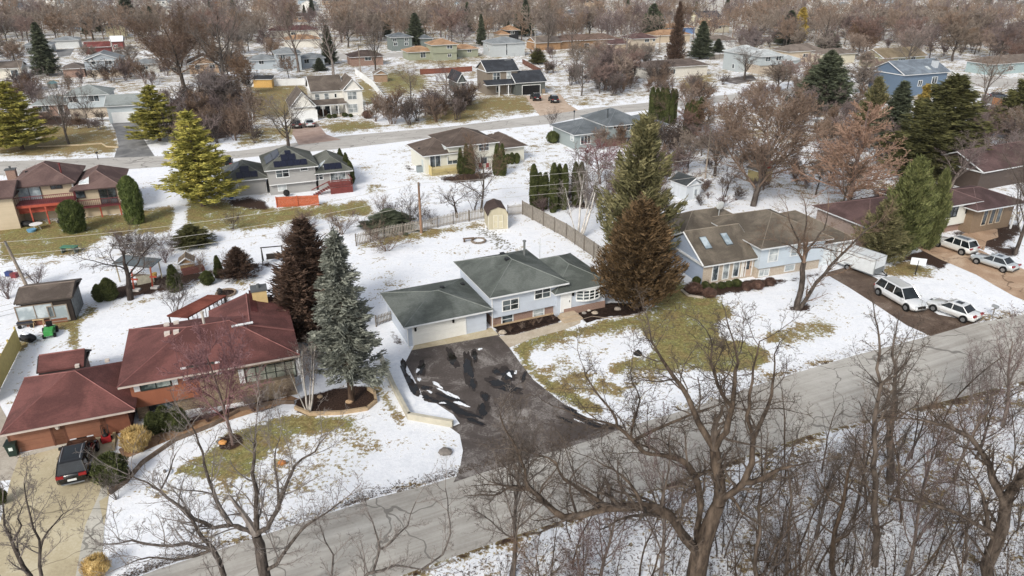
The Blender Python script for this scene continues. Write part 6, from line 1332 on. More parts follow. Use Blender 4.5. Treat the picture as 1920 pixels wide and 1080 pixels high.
def okTree(x,y,H,W,frac,rg):
    g=G(x,y)
    for r in HR:
        if (g.x-r[5])**2+(g.y-r[6])**2<(r[7]+1.0)**2: return False
    dz=H-CH; d=g.y*CP-dz*SP; ty=540-FP*(g.y*SP+dz*CP)/d; hw=W/2*.8
    for r in HR[:NK]:
        if g.y<r[4]:
            ox=min(x+hw,r[2])-max(x-hw,r[0]); oy=min(y,r[3])-max(ty,r[1])
            if ox>0 and oy>0 and ox*oy>frac*(r[2]-r[0])*(r[3]-r[1]): return False
    return ty
NK=len(HR)-cnt
LB=['grey crowned bare tree in the far suburb','brown crowned bare tree in the far suburb','mauve crowned bare tree in the far suburb','narrow grey bare tree in the far suburb','reddish crowned bare tree in the far suburb','tall mauve bare tree in the far suburb','spreading brown bare tree in the far suburb']
n=0; tries=0; rg=random.Random(23); FT=[]
RD=[(N2,6)]
while n<150 and tries<20000:
    tries+=1; x=rg.uniform(-60,1980); y=45+rg.random()*108
    if 590<x<930 and y>95 and rg.random()<.75: continue
    if nearline(np.array([x]),np.array([y]),[(560,104),(960,98)],7)[0] or y>yS(x,N2)-14: continue
    if any((x-a)**2/9+(y-b)**2<14 for a,b in FT): continue
    H=rg.uniform(6.5,15); W=ppm(x,y)*H*rg.uniform(.85,1.2); ty=okTree(x,y,H,W,.2,rg)
    if ty is False: continue
    k=rg.choice([0,0,1,2,2,3,4,5,6]); plant(PF[k],x,y,ty,W,LB[k],'bare_tree','tree',LB[k][:-3].replace('tree in the far','trees of the far')+'urb' if 0 else 'trees: '+LB[k]); FT.append((x,y)); n+=1
print('far trees',n)
for i,(P_,n_,hr_,lb_) in enumerate([([(1090,95),(1250,85),(1270,170),(1100,178)],14,(7,12),'bare tree in the woodlot right of the two black cars'),([(1400,105),(1560,105),(1560,180),(1420,175)],9,(7,11),'bare tree in front of the white roofed blue grey house row'),([(1560,110),(1650,100),(1660,175),(1600,195)],6,(6,10),'bare tree around the white pickup truck'),([(300,115),(480,110),(480,200),(330,210)],14,(7,12),'bare tree in the dense grove left of the yellow shed'),([(0,60),(130,50),(130,115),(0,130)],9,(7,12),'bare tree at the upper left edge by the cream cottage'),([(1760,60),(1920,60),(1920,150),(1790,150)],9,(7,11),'bare tree at the upper right edge'),([(1180,240),(1380,250),(1380,320),(1230,330)],7,(5,8),'bare tree between arborvitae row and white shed'),([(620,20),(770,20),(760,80),(650,90)],9,(8,12),'bare tree in the grove left of the slate house'),([(1850,240),(1925,240),(1925,350),(1860,350)],4,(6,9),'bare tree by the dark brown gable house'),([(1480,280),(1700,280),(1700,360),(1520,372)],6,(4,7),'small bare tree at the foot of the larch'),([(930,20),(1180,10),(1180,60),(930,66)],10,(8,12),'bare tree above the wide brown roofed house')]):
    belt(P_,n_,hr_,(.8,1.1),PF,[lb_],'bare_tree','trees: '+lb_,50+i,1,'tree')
belt([(430,432),(600,412),(640,440),(480,470)],7,(1.5,3),(.9,1.3),SC[:3],['low leafless brush on the snow above the rust evergreen'],'bare_shrub','brush above the rust evergreen',70)
belt([(640,395),(760,380),(770,430),(690,455)],6,(1.5,3.2),(.9,1.3),SC[:3],['leafless brush beyond the left end of the picket fence'],'bare_shrub','brush beyond the picket fence',71)
belt([(1000,370),(1140,350),(1240,370),(1240,400),(1010,402)],12,(2,4.5),(.9,1.2),SC[:3],['leafless brush around the arborvitae row behind the plank fence'],'bare_shrub','brush around the arborvitaes',72)
# a few dark evergreens far away
for i in range(55):
    x=rg.uniform(0,1920); y=rg.uniform(-5,75)
    H=rg.uniform(7,12); W=ppm(x,y)*H*.42; ty=okTree(x,y,H,W,.1,rg)
    if ty is False: continue
    plant(KE['dark'],x,y,ty,W,'small dark evergreen among the distant bare trees','evergreen_tree','tree','distant dark evergreens')
# the mass beyond
def mass():
    srcs=[]
    for pf in range(4):
        root=MASSP[pf]; cs=[c for c in root.children]; V=[];F=[];off=0
        for c in cs:
            me=c.data; v=np.empty(len(me.vertices)*3,np.float32); me.vertices.foreach_get('co',v); f=np.empty(len(me.loops),np.int32); me.loops.foreach_get('vertex_index',f); v=v.reshape(-1,3); f=f.reshape(-1,4)
            V.append(v); F.append(f+off); off+=len(v)
        V=np.concatenate(V); F=np.concatenate(F); rs=np.random.RandomState(pf)
        # thin: keep 1 strand in 2 of the twigs, widen a little
        srcs.append((V,F,root['ph'],root['pw']))
    rs=np.random.RandomState(9); 
    for gi,(V,F,ph,pw) in enumerate(srcs):
        # unique far mass object per colour would be four; keep one object with four materials
        pass
    VV=[];FF=[];MI=[];off=0; cnt=0
    while cnt<950:
        x=rs.uniform(-60,1980); y=-34+rs.rand()**.75*116; g=G(x,y)
        bad=False
        for r in HR:
            if (g.x-r[5])**2+(g.y-r[6])**2<(r[7]+1)**2: bad=True;break
        if bad: continue
        k=rs.randint(4); V,F,ph,pw=srcs[k]; s=rs.uniform(10,15)/ph; a=rs.rand()*6.28; ca,sa=math.cos(a),math.sin(a)
        nf=len(F); keep=rs.rand(nf//8+1)<1.1; km=np.repeat(keep,8)[:nf]; F2=F[km]; u,inv=np.unique(F2,return_inverse=True); V2=V[u]; F2=inv.reshape(-1,4)
        P2=np.stack([(V2[:,0]*ca-V2[:,1]*sa)*s+g.x,(V2[:,0]*sa+V2[:,1]*ca)*s+g.y,V2[:,2]*s],1)
        VV.append(P2); FF.append(F2+off); MI.append(np.full(len(F2),k)); off+=len(P2); cnt+=1
    o=raw('far_woods',np.concatenate(VV),np.concatenate(FF),None); 
    for mm in (TF1,TF3,TF1,TF2): o.data.materials.append(mm)
    o.data.polygons.foreach_set('material_index',np.concatenate(MI).astype(np.int32)); tag(o,'mass of bare treetops fading out toward the top edge','woods',None,'stuff'); print('mass faces',len(o.data.polygons))
mass()
# ---------------- vehicles
TYR=plain('#151515',.85); RIM=plain('#8f9295',.35,.05,metal=.6); CGL=glass('#101417','#20272b',.05); RED=plain('#8c1214',.3); HLT=plain('#c9ced1',.15)
def paint(c,metal=.3):
    k=('cp',c)
    if k in MC: return MC[k]
    m,t,p=base('car paint',.25,.5,metal); p.inputs['Base Color'].default_value=lin(c); p.inputs['Coat Weight'].default_value=.6; MC[k]=m; return m
def car(name,label,cat,px,py,ang,color,kind='suv',group=None,snow=False):
    """local +x = front. kind suv / sedan / pickup / jeep"""
    g=G(px,py); root=empty(name,g,R(ang),label,cat,group); P=paint(color)
    L,Wd={'suv':(4.75,1.9),'wagon':(5.5,2.0),'sedan':(4.6,1.8),'pickup':(5.6,2.0),'jeep':(4.2,1.85)}[kind]; hw=Wd/2; hl=L/2
    if kind in('suv','wagon'): st=[(-hl,.75,1.02),(-hl+.12,.92,1.08),(-hl+.9,.97,1.08),(0,1.,1.04),(hl-1.35,1.,1.02),(hl-1.1,.98,.98),(hl-.35,.92,.90),(hl-.08,.82,.72),(hl,.72,.62)]; cab=[(-hl+.12,-hl+.55,hl-2.15,hl-1.3)]; zt=1.72 if kind=='suv' else 1.85
    elif kind=='sedan': st=[(-hl,.8,.84),(-hl+.1,.92,.96),(-hl+.75,.98,.98),(0,1.,.93),(hl-1.35,1.,.92),(hl-.4,.95,.84),(hl-.08,.86,.72),(hl,.76,.6)]; cab=[(-hl+.6,-hl+1.25,hl-2.05,hl-1.3)]; zt=1.46
    elif kind=='jeep': st=[(-hl,.9,1.05),(-hl+.1,.95,1.1),(0,1,1.1),(hl-1.3,1,1.1),(hl-.2,.8,1.08),(hl,.78,1.0)]; cab=[(-hl+.05,-hl+.2,hl-1.9,hl-1.5)]; zt=1.85
    else: st=[(-hl,.95,1.12),(-hl+.1,1,1.14),(0,1,1.12),(hl-1.5,1,1.12),(hl-.4,.93,1.04),(hl-.05,.86,.9),(hl,.8,.8)]; cab=[(-.9,-.6,hl-2.3,hl-1.6)]; zt=1.85
    # body: rings of a rounded section
    V=[];F=[]; K=10
    for x,wf,zt_ in st:
        w_=hw*wf; z0=.28 if abs(x)<hl-.15 else .38
        sec=[(-w_*.88,z0),(-w_*.99,z0+.15),(-w_,.62),(-w_*.97,zt_-.14),(-w_*.86,zt_),(w_*.86,zt_),(w_*.97,zt_-.14),(w_,.62),(w_*.99,z0+.15),(w_*.88,z0)]
        V+=[(x,y,z) for y,z in sec]
    n=len(st)
    for i in range(n-1):
        for j in range(K): q=(j+1)%K; F.append((i*K+j,(i+1)*K+j,(i+1)*K+q,i*K+q))
    mb=MB(); mb.v=list(V); mb.f=list(F)+[tuple(range(K)),tuple(range((n-1)*K+K-1,(n-1)*K-1,-1))]
    b=mb.build('body',P,root,True)
    bt=zt_b=1.0 if kind=='sedan' else 1.06
    (xa,xb,xc,xd),=cab; zb=.89 if kind=='sedan' else 1.0; wi=hw*.9; wt=hw*.72
    roof=MB(); gl=MB(); T=zt
    lo=[(xa,-wi,zb),(xd,-wi,zb),(xd,wi,zb),(xa,wi,zb)]; hi=[(xb,-wt,T-.05),(xc,-wt,T-.05),(xc,wt,T-.05),(xb,wt,T-.05)]
    gl.v=[*lo,*hi]; gl.f=[(0,1,5,4),(1,2,6,5),(2,3,7,6),(3,0,4,7)]; gl.build('window_glass',CGL,root)
    mid=[(xb+.1,-wt*.8,T+.015),(xc-.15,-wt*.8,T+.015),(xc-.15,wt*.8,T+.015),(xb+.1,wt*.8,T+.015)]
    roof.v=[*hi,*mid]; roof.f=[(0,1,5,4),(1,2,6,5),(2,3,7,6),(3,0,4,7),(4,5,6,7)]
    for s in(-1,1):
        ys,yt=s*(wi+.012),s*(wt+.012)
        xs=[(xa,xb),(xd,xc)]+([(( -.15),(-.15))] if kind!='pickup' else [])+([((xa*.5),(xb*.55))] if kind in('suv','wagon') else [])
        for p0,p1 in xs: roof.tube([(p0,ys,zb),(p1,yt,T-.05)],.045,4)
        roof.tube([(xb,yt,T-.05),(xc,yt,T-.05)],.04,4)
    roof.build('roof',paint(color) if kind!='jeep' else plain('#1b1b1b'),root,False)
    if kind in('suv','wagon'):
        rr=MB()
        for s in(-1,1): rr.tube([(xb+.2,s*wt*.85,T+.02),(xb+.3,s*wt*.85,T+.09),(xc-.4,s*wt*.85,T+.09),(xc-.3,s*wt*.85,T+.02)],.022,5)
        rr.build('roof_rack',plain('#a9acae',.3,metal=.5),root)
        if kind=='suv': MB().box(xb+.35,-wt*.6,T+.017,xc-.3,wt*.6,T+.024).build('sunroof',CGL,root)
    if kind=='sedan': MB().box(xc-.95,-wt*.5,T+.017,xc-.35,wt*.5,T+.024).build('sunroof',CGL,root)
    if kind=='pickup': MB().box(-hl+.15,-hw*.8,1.13,-1.1,hw*.8,1.16).build('bed_cover',P,root)
    if kind=='jeep':
        w=MB(); w.tube([(-hl-.12,0,1.0),(-hl+.02,0,1.0)],.36,16).build('spare_wheel',TYR,root)
    wr=.34 if kind=='sedan' else .38
    for sx in(-1,1):
        for sy in(-1,1):
            x=sx*(hl-.88); y=sy*(hw-.1)
            t=MB().tube([(x,y-.11*1,wr),(x,y+.11,wr)],wr,18).build('wheel',TYR,root,False); MB().tube([(x,y+sy*.09,wr),(x,y+sy*.125,wr)],wr*.6,12).build('rim',RIM,t)
            MB().tube([(x,sy*(hw-.03),wr+.02),(x,sy*(hw+.012),wr+.02)],wr*1.16,18).build('wheel_arch',plain('#0e0e0e'),root)
            t.location=(0,sy*.06,0)
    for sy in(-1,1):
        MB().box(hl-.32,sy*hw*.55-.2,.66,hl-.04,sy*hw*.55+.2,.80).build('headlight',HLT,root)
        MB().box(-hl-.02,sy*hw*.68-.22,.80 if kind!='suv' else .88,-hl+.16,sy*hw*.68+.22,.98 if kind!='suv' else 1.06).build('taillight',RED,root)
        MB().box(xd-.25,sy*(hw+.02),1.0,xd-.05,sy*(hw+.2),1.15).build('mirror',P,root)
    MB().box(hl-.06,-hw*.45,.5,hl+.02,hw*.45,.75).build('grille',plain('#141414'),root)
    MB().box(-hl-.03,-.26,.62,-hl+.0,.26,.76).build('licence_plate',plain('#c9cccb'),root)
    MB().box(-hl-.04,-hw*.7,.38,-hl+.1,hw*.7,.46).box(hl-.1,-hw*.7,.3,hl+.03,hw*.7,.38).build('bumper_trim',plain('#6d7073' if color=='#0b0c0f' else '#333'),root)
    return root
def hd(a,b):  # heading in degrees from pixel a (rear) to pixel b (front)
    p,q=G(*a),G(*b); return math.degrees(math.atan2(q.y-p.y,q.x-p.x))
car('parked_car','black wagon car with red tail lights on the tan concrete driveway','car',150,874,hd((142,900),(155,845)),'#0b0c0f','suv')
car('parked_car','long white station wagon with roof rack on the muddy drive, behind the trailer','car',1686,566,hd((1655,543),(1730,585)),'#dcdedf','wagon')
car('parked_car','white sedan with dark roof glass where the muddy drive meets the street','car',1785,590,hd((1822,603),(1745,574)),'#d9dbdb','sedan')
car('parked_car','white off road wagon parked nose to the garage on the tan drive','car',1788,468,hd((1820,478),(1756,456)),'#d6d7d4','suv')
car('parked_car','silver grey sedan on the tan drive nearest the right edge','car',1862,500,hd((1896,512),(1828,490)),'#b4bcc0','sedan')
car('parked_car','black car on the paver drive closest to the house door','car',1004,187,hd((1012,193),(996,181)),'#101114','suv')
car('parked_car','dark grey car parked right of the black car on the paver drive','car',1038,191,hd((1046,199),(1030,183)),'#26292e','suv')
car('parked_car','black boxy off road car half hidden behind the solar roof house','car',426,312,hd((426,316),(424,300)),'#141518','jeep')
car('pickup_truck','white pickup truck on the snowy side street','truck',1597,143,hd((1588,139),(1612,147)),'#e2e4e5','pickup')
car('parked_car','dark car on the brown paver drive of the white house','car',556,238,hd((558,243),(553,230)),'#3a3531','suv')
car('parked_car','silver car on the brown paver drive of the white house','car',581,236,hd((584,242),(579,229)),'#c0c5c8','sedan')
car('parked_car','snow capped dark car beside the far wooden fence','car',1870,184,0,'#3a424b','sedan')
car('parked_car','white car partly hidden left of the hemlock','car',1752,462-6,hd((1820,478),(1756,456)),'#c9cbc8','sedan') if 0 else None
# enclosed trailer
root=empty('cargo_trailer',G(1608,506),R(hd((1578,497),(1640,519))),'white enclosed cargo trailer parked against the garage door','trailer')
MB().box(-2.3,-1.,.45,2.3,1.,2.25).build('body',plain('#ccd1d3',.5,.08),root)
b=MB()
for x in (-2.3,2.3):
    for y in (-1.,1.): b.tube([(x,y,.45),(x,y,2.25)],.05,4)
for z in (.45,2.25):
    b.tube([(-2.3,-1.,z),(2.3,-1.,z),(2.3,1.,z),(-2.3,1.,z),(-2.3,-1.,z)],.05,4)
b.build('frame',plain('#9a9fa2',.4,.05,metal=.4),root)
for y in (-1.05,1.05):
    t=MB().tube([(-.6,y-.1,.36),(-.6,y+.1,.36)],.36,16).build('wheel',TYR,root); MB().tube([(-.6,y*1.09-.01,.36),(-.6,y*1.1,.36)],.2,10).build('rim',RIM,t)
    MB().box(-1.1,y-.12,.74,-.1,y+.12,.8).build('fender',plain('#9a9fa2'),root)
MB().box(2.31,-.9,.5,2.34,.9,1.1).build('stone_guard',plain('#7d8285',.4,.1,metal=.5),root)
MB().tube([(2.3,-.7,.5),(3.3,0,.5),(2.3,.7,.5)],.06,5).tube([(3.2,0,.1),(3.2,0,.9)],.04,5).build('hitch',plain('#222'),root)
# ---------------- fences
WOOD=plain('#a59d91',.85,.25,3); WOOD2=plain('#867f75',.85,.3,3); VIN=plain('#d6d8d8',.5,.04)
def fence(name,label,P,h,m,style='picket',cat='fence',pw=.09,gap=.16,post=2.4):
    W=[G(x,y) for x,y in P]; root=empty(name,W[0],0,label,cat); L=[w_-W[0] for w_ in W]; rg=random.Random(len(label))
    pk=MB(); rl=MB()
    for a,b in zip(L[:-1],L[1:]):
        d=(b-a); ln=d.length; u=d/ln; nrm=Vector((-u.y,u.x,0)); 
        if style=='solid':
            n=int(ln/.16)
            for i in range(n): p=a+u*(ln*i/n); q=a+u*(ln*(i+1)/n-.008); z=h*rg.uniform(.985,1.); pk.prism([(p.x,p.y,.04),(q.x,q.y,.04),(q.x,q.y,z),(p.x,p.y,z)],nrm*.03)
        elif style=='picket':
            n=int(ln/gap)
            for i in range(n+1): p=a+u*(ln*i/n); q=p+u*pw; z=h*rg.uniform(.96,1.03); pk.prism([(p.x,p.y,.05),(q.x,q.y,.05),(q.x,q.y,z-.06),((p.x+q.x)/2,(p.y+q.y)/2,z),(p.x,p.y,z-.06)],nrm*.025)
        for z in ((.3,h-.3) if style!='wire' else (.1,h*.5,h)):
            rl.tube([a+Vector((0,0,z))-nrm*.04,b+Vector((0,0,z))-nrm*.04],.045 if style!='wire' else .015,4)
        k=max(1,round(ln/post))
        for i in range(k+1):
            p=a+u*(ln*i/k)-nrm*.06; MB().box(p.x-.06,p.y-.06,0,p.x+.06,p.y+.06,h+.08).build('post',plain('#6a635a',.85,.2,3) if m in (WOOD,WOOD2) else m,root) if style!='wire' else MB().tube([(p.x,p.y,0),(p.x,p.y,h)],.03,5).build('post',m,root)
    pk.build('boards' if style=='solid' else 'pickets',m,root); rl.build('rail',m,root); return root
fence('picket_fence','weathered grey picket fence across the back of the snowy yard',[(668,461),(720,447),(790,433),(850,420),(908,410)],1.5,WOOD,'picket',gap=.21,pw=.1)
fence('picket_fence','short picket fence piece between the cream shed and the plank fence corner',[(952,405),(980,402)],1.5,WOOD,'picket')
fence('plank_fence','grey plank fence running diagonally down the right side of the snowy yard',[(980,402),(1062,447),(1132,496)],1.9,WOOD2,'solid')
fence('picket_fence','short picket fence left of the blue garage wall',[(705,612),(738,600)],1.1,WOOD2,'picket')
fence('plank_fence','yellow stained tall plank fence at the left edge below the greenhouse shed',[(40,650),(-15,760)],1.9,plain('#b3a055',.8,.12),'solid')
fence('vinyl_fence','white vinyl fence behind the brown lawn of the white house',[(468,163),(572,160)],1.9,VIN,'solid')
fence('vinyl_fence','white vinyl fence stepping down along the right side of the white house',[(667,140),(700,165),(732,208),(682,213)],1.9,VIN,'solid')
fence('plank_fence','low orange stained fence in front of the solar roof house',[(520,389),(598,385)],1.5,plain('#b4572a',.7,.15),'solid')
fence('plank_fence','rust red board fence behind the charcoal roofed house',[(788,140),(885,134)],1.6,plain('#7f4a38',.75,.2),'solid')
fence('plank_fence','dark board fence right of the charcoal roofed house',[(980,120),(1015,140)],1.6,plain('#6c4638',.8,.2),'solid')
fence('plank_fence','orange wooden fence near the right edge beside the snow capped car',[(1860,196),(1895,204)],1.7,plain('#a8703c',.8,.2),'solid')
fence('plank_fence','grey board fence joined to the orange fence',[(1840,190),(1860,196)],1.7,WOOD2,'solid')
fence('plank_fence','grey board fence left of the white roofed house',[(1330,112),(1358,110)],1.6,WOOD2,'solid')
fence('wire_fence','thin wire fence beside the green lawn and tan shed',[(730,130),(760,150),(800,170),(830,195)],1.2,plain('#5b5752'),'wire')
fence('wire_fence','thin wire fence left of the greenhouse shed',[(-20,600),(40,585)],1.1,plain('#7b7872'),'wire')
fence('wire_fence','low wire fence behind the cream house garage',[(905,101),(985,108)],1.,plain('#5b5752'),'wire')
# retaining wall
def wall(name,label,P,h,t,m,cat='wall'):
    W=[G(x,y) for x,y in P]; b=MB()
    for a,c in zip(W[:-1],W[1:]):
        d=(c-a).normalized(); n=Vector((-d.y,d.x,0))*t
        b.prism([(a.x,a.y,-.02),(c.x,c.y,-.02),(c.x+n.x,c.y+n.y,-.02),(a.x+n.x,a.y+n.y,-.02)],(0,0,h))
    return tag(b.build(name,m),label,cat)
CW=plain('#b3ad9a',.85,.15,1.2)
wall('retaining_wall','pale concrete retaining wall bending round the corner of the black driveway',[(711,673),(735,730),(764,787),(848,802)],.55,.28,CW)
wall('timber_edge','long curved timber edging across the front lawn of the red roofed house',[(208,928),(240,905),(270,870),(330,828),(400,800),(450,772),(510,758),(552,758)],.3,.16,plain('#6d5a49',.9,.3),'garden edging')
wall('stone_edge','curved pale stone edging round the blue spruce bed',[(552,768),(580,780),(640,778),(690,770),(708,755),(705,738),(692,730)],.3,.2,plain('#a8906e',.9,.25,4),'garden edging')
wall('timber_edge','straight timber kerb between driveway and slate path',[(216,845),(219,800)],.2,.2,plain('#a08f68',.9),'garden edging')
wall('timber_edge','low timber edging on the brown lawn of the pale grey house',[(70,276),(150,273),(190,270),(200,276),(222,277)],.25,.15,plain('#b09f80',.9),'garden edging')
wall('stone_edge','stone ring edging of the bed beside the blue gable wall',[(1276,545),(1290,556),(1318,560)],.2,.2,plain('#a49a8c',.9,.25,4),'garden edging')
wall('garden_edge','thin edging of the mulch bed beside the brown evergreen',[(1090,600),(1110,594),(1140,597),(1196,591),(1212,583),(1208,572)],.08,.06,plain('#8b7d6d',.9),'garden edging')
# shed, barn style
h=House('barn_shed','cream barn shaped shed with double doors by the picket fence','shed',11,930,432)
x0,x1,y0,y1=-1.25,1.25,0,3.2
WC=siding('#b5ac90',.3,True); WC2=plain('#cfcab8')
h.o=G(934,430); h.root.location=h.o
MB().box(x0,y0,0,x1,y1,1.9).build('wall',WC,h.root)
pr=[(x0-.1,1.85),(x0+.28,2.65),(0,3.0),(x1-.28,2.65),(x1+.1,1.85)]
MB().prism([(x,y0+.02,z-.03) for x,z in pr],(0,y1-y0-.04,0)).build('gable',WC,h.root)
b=MB()
for (a,za),(c,zc) in zip(pr[:-1],pr[1:]): b.prism([(a,y0-.12,za),(c,y0-.12,zc),(c,y0-.12,zc+.07),(a,y0-.12,za+.07)],(0,y1-y0+.24,0))
b.build('roof',shingle('#5a4a45','#463a36',.3),h.root)
for s in (-1,1):
    d=MB().box(min(s*.04,s*.62),-.05,.15,max(s*.04,s*.62),-.003,1.95).build('door',plain('#beb596',.7),h.root)
    xa,xb=sorted((s*.04,s*.62)); MB().box(xa,-.08,.15,xa+.07,-.051,1.95).box(xb-.07,-.08,.15,xb,-.051,1.95).box(xa+.07,-.08,.15,xb-.07,-.051,.23).box(xa+.07,-.08,1.87,xb-.07,-.051,1.95).box(xa+.07,-.08,1.0,xb-.07,-.051,1.08).build('trim',WC2,d)
MB().box(x0-.03,-.03,0,x0+.06,-.002,1.9).box(x1-.06,-.03,0,x1+.03,-.002,1.9).build('corner_board',WC2,h.root)
# white rounded roof shed
h=House('metal_shed','white garden shed with dark gable roof near the loose evergreen','shed',30,1300,374)
b=h.blk(-1.5,1.5,0,3.6,2.2,'gy',.85,.15,wm=siding('#c6cdd3',.3,True),rm=shingle('#4b5052','#3a3e40',.3),gut=False)
d=MB().box(.0,b['wy0']-.05,.1,1.05,b['wy0']-.002,1.9).build('door',plain('#cfd6da'),h.root); MB().box(.2,b['wy0']-.07,.6,.6,b['wy0']-.051,1.4).build('vent',plain('#8d969b'),d)
# yellow shed & tan shed
h=House('yellow_shed','small yellow wooden shed with black shed roof in front of the white fence','shed',3,474,166)
h.block((472,149),(510,148),3.,2.2,'shed',.5,.15,wm=plain('#c99d49',.8,.12),rm=shingle('#3a3c40','#2c2e31'))
h=House('tan_shed','tan gabled shed beside the bare tree and white fence','shed',18,708,157)
h.block((702,140),(727,138),4.,2.2,'gy',1.,.2,wm=plain('#94795f',.8,.15),rm=TNS)
h=House('yellow_playhouse','small yellow playhouse with white ramp under the big maple','shed',30,1440,345)
h.block((1425,322),(1452,316),2.6,1.9,'gy',.9,.2,wm=plain('#b7a56a',.8,.12),rm=plain('#6a5f52'))
MB().prism([(1.,-.3,1.1),(1.5,-.3,1.1),(3.4,-.8,.1),(2.9,-.8,.1)],(0,0,.06)).build('slide',plain('#d3d6d4'),h.root); MB().box(-.4,.2,2.4,.5,1.,3.4).build('tower',plain('#8e2f25'),h.root)
# ---------------- utility poles and wires
PW=plain('#8d8072',.9,.25,4)
def pole(label,bx,by,ty,lean=0,m=PW,r=.15,arm=False,extra=True):
    g=G(bx,by); top=atY(bx,ty,g.y).z; root=empty('utility_pole',g,0,label,'utility pole')
    MB().tube([(0,0,-.1),(lean*.5,0,top*.5),(lean,0,top)],[r*1.2,r,r*.8],8).build('pole',m,root,True)
    if arm: MB().box(lean-.9,-.05,top-.6,lean+.9,.05,top-.45).build('crossarm',m,root)
    if extra: MB().tube([(lean+.12,-.1,top-.1),(lean+.12,-.1,top-.4)],.1,8).build('insulator',plain('#6f6f6c'),root)
    return g+Vector((lean,0,top-.1))
T1=pole('weathered utility pole leaning left behind the greenhouse shed',55,546,452,-.9)
T2=pole('brown utility pole behind the picket fence in the middle yard',790,437,342,0,plain('#8a6a50',.9,.25,4))
T3=pole('utility pole leaning beside the cream cottage at the upper left',50,160,104,-1.)
T4=pole('pale utility pole beside the grey gable house',214,100,62,-.6,plain('#b5b0a6'))
T5=pole('utility pole with white top beside the pale grey raised house',1003,108,52,0,plain('#b0aca3'),.13,True)
T6=pole('thin utility pole between tan shed and bare oaks',676,135,82,0)
T7=pole('utility pole in front of the beige split house',1236,92,66,0)
T8=pole('short utility pole left of the golden conifer',1460,82,54,0)
T9=pole('utility pole by the blue garage house',155,78,45,-.4)
T10=pole('grey utility pole between the white shed and maple',1322,335,240,0,PW,.12)
def wire(label,a,b,sag=.8,r=.022):
    a=Vector(a);b=Vector(b); pts=[a.lerp(b,i/14)-Vector((0,0,sag*4*(i/14)*(1-i/14))) for i in range(15)]
    o=MB().tube(pts,r,3,False).build('power_line',plain('#b7b3ab',.7)); tag(o,label,'power line')
E1=T1+Vector((-60,-22,0)); E2=T2+Vector((60,22,.5))
for dz,nm in ((0,'upper'),(-1.4,'middle'),(-2.6,'lower')):
    v=Vector((0,0,dz)); wire(nm+' wire between the leaning pole and the brown pole',T1+v,T2+v,.9)
    wire(nm+' wire running from the brown pole to the right over the arborvitaes',T2+v,E2+v,.9); wire(nm+' wire leaving the leaning pole to the left edge',T1+v,E1+v,.6)
wire('wire across the far trees right of the short pole',T8,T8+Vector((70,12,0)),.8,.03); wire('wire from the short pole to the left',T8,T7+Vector((0,0,0)),1.,.03)
wire('wire between the two upper left poles',T3,T9,.8,.03)
# ---------------- garden things
def thing(name,label,cat,px,py,rz=0): return empty(name,G(px,py),R(rz),label,cat)
r=thing('riding_mower','small green riding mower on the snow near the greenhouse shed','mower',95,628,-65)
MB().box(-.2,-.35,.3,.85,.35,.75).build('hood',plain('#2c9a3f',.4),r); MB().box(-.8,-.45,.3,-.2,.45,.6).build('rear_body',plain('#24803a',.4),r); MB().box(-.65,-.25,.6,-.2,.25,.72).box(-.72,-.25,.6,-.62,.25,1.1).build('seat',plain('#17181a'),r)
for x,y,q in ((.6,-.42,.2),(.6,.42,.2),(-.5,-.5,.3),(-.5,.5,.3)): MB().tube([(x,y-.1,q),(x,y+.1,q)],q,12).build('wheel',TYR,r)
MB().tube([(-.1,0,.7),(-.25,0,1.05)],.03,5).tube([(-.25,-.18,1.05),(-.3,0,1.07),(-.25,.18,1.05)],.03,5).build('steering_wheel',TYR,r)
r=thing('snowmobile','black machine with snow on its seat beside the yellow fence','snowmobile',54,640,-20)
MB().ball((.1,0,.45),.95,.4,.35,12,7).build('body',plain('#141517',.4),r,True); MB().box(-.9,-.3,.1,.6,.3,.3).build('track',TYR,r); MB().ball((-.2,0,.78),.55,.25,.08,8,5).build('snow_cap',SNOW,r)
for s in(-1,1): MB().tube([(.5,s*.4,.08),(1.2,s*.4,.08),(1.4,s*.4,.22)],.05,5).build('ski',plain('#c9c9c9'),r)
r=thing('cart','small flat cart with dark tarp beside the green mower','cart',52,612,15)
MB().box(-.7,-.4,.5,.7,.4,.6).build('tarp',plain('#2a2d38'),r); MB().box(-.7,-.35,.3,.7,.35,.49).build('bed',plain('#4a4138'),r)
for x in(-.5,.5):
    for y in (-.4,.4): MB().tube([(x,y-.04,.18),(x,y+.04,.18)],.18,10).build('wheel',TYR,r)
r=thing('sawhorse','pale wooden sawhorse in front of the greenhouse shed','sawhorse',75,612,10)
b=MB().box(-.5,-.04,.65,.5,.04,.73)
for x in(-.42,.42):
    for s in(-1,1): b.tube([(x,0,.66),(x,s*.28,0)],.035,4)
b.build('frame',plain('#b89b6e'),r)
r=thing('waste_bin','dark green wheeled waste bin at the left corner of the brown garage','bin',28,852,18)
b=MB(); b.v=[(-.25,-.28,.05),(.25,-.28,.05),(.25,.28,.05),(-.25,.28,.05),(-.33,-.36,1.0),(.33,-.36,1.0),(.33,.36,1.0),(-.33,.36,1.0)]; b.f=[(0,3,2,1),(4,5,6,7),(0,1,5,4),(1,2,6,5),(2,3,7,6),(3,0,4,7)]; b.build('body',plain('#1f332b',.5),r)
MB().box(-.36,-.4,1.0,.36,.4,1.07).build('lid',plain('#1a2a24',.5),r); MB().box(-.12,-.37,.55,.12,-.335,.8).build('emblem',plain('#c9d2cc'),r)
for x in (-.28,.28): MB().tube([(x-.04,.3,.12),(x+.04,.3,.12)],.12,10).build('wheel',TYR,r)
r=thing('snow_blower','small red snow blower on the path by the garage','snow blower',201,828,30)
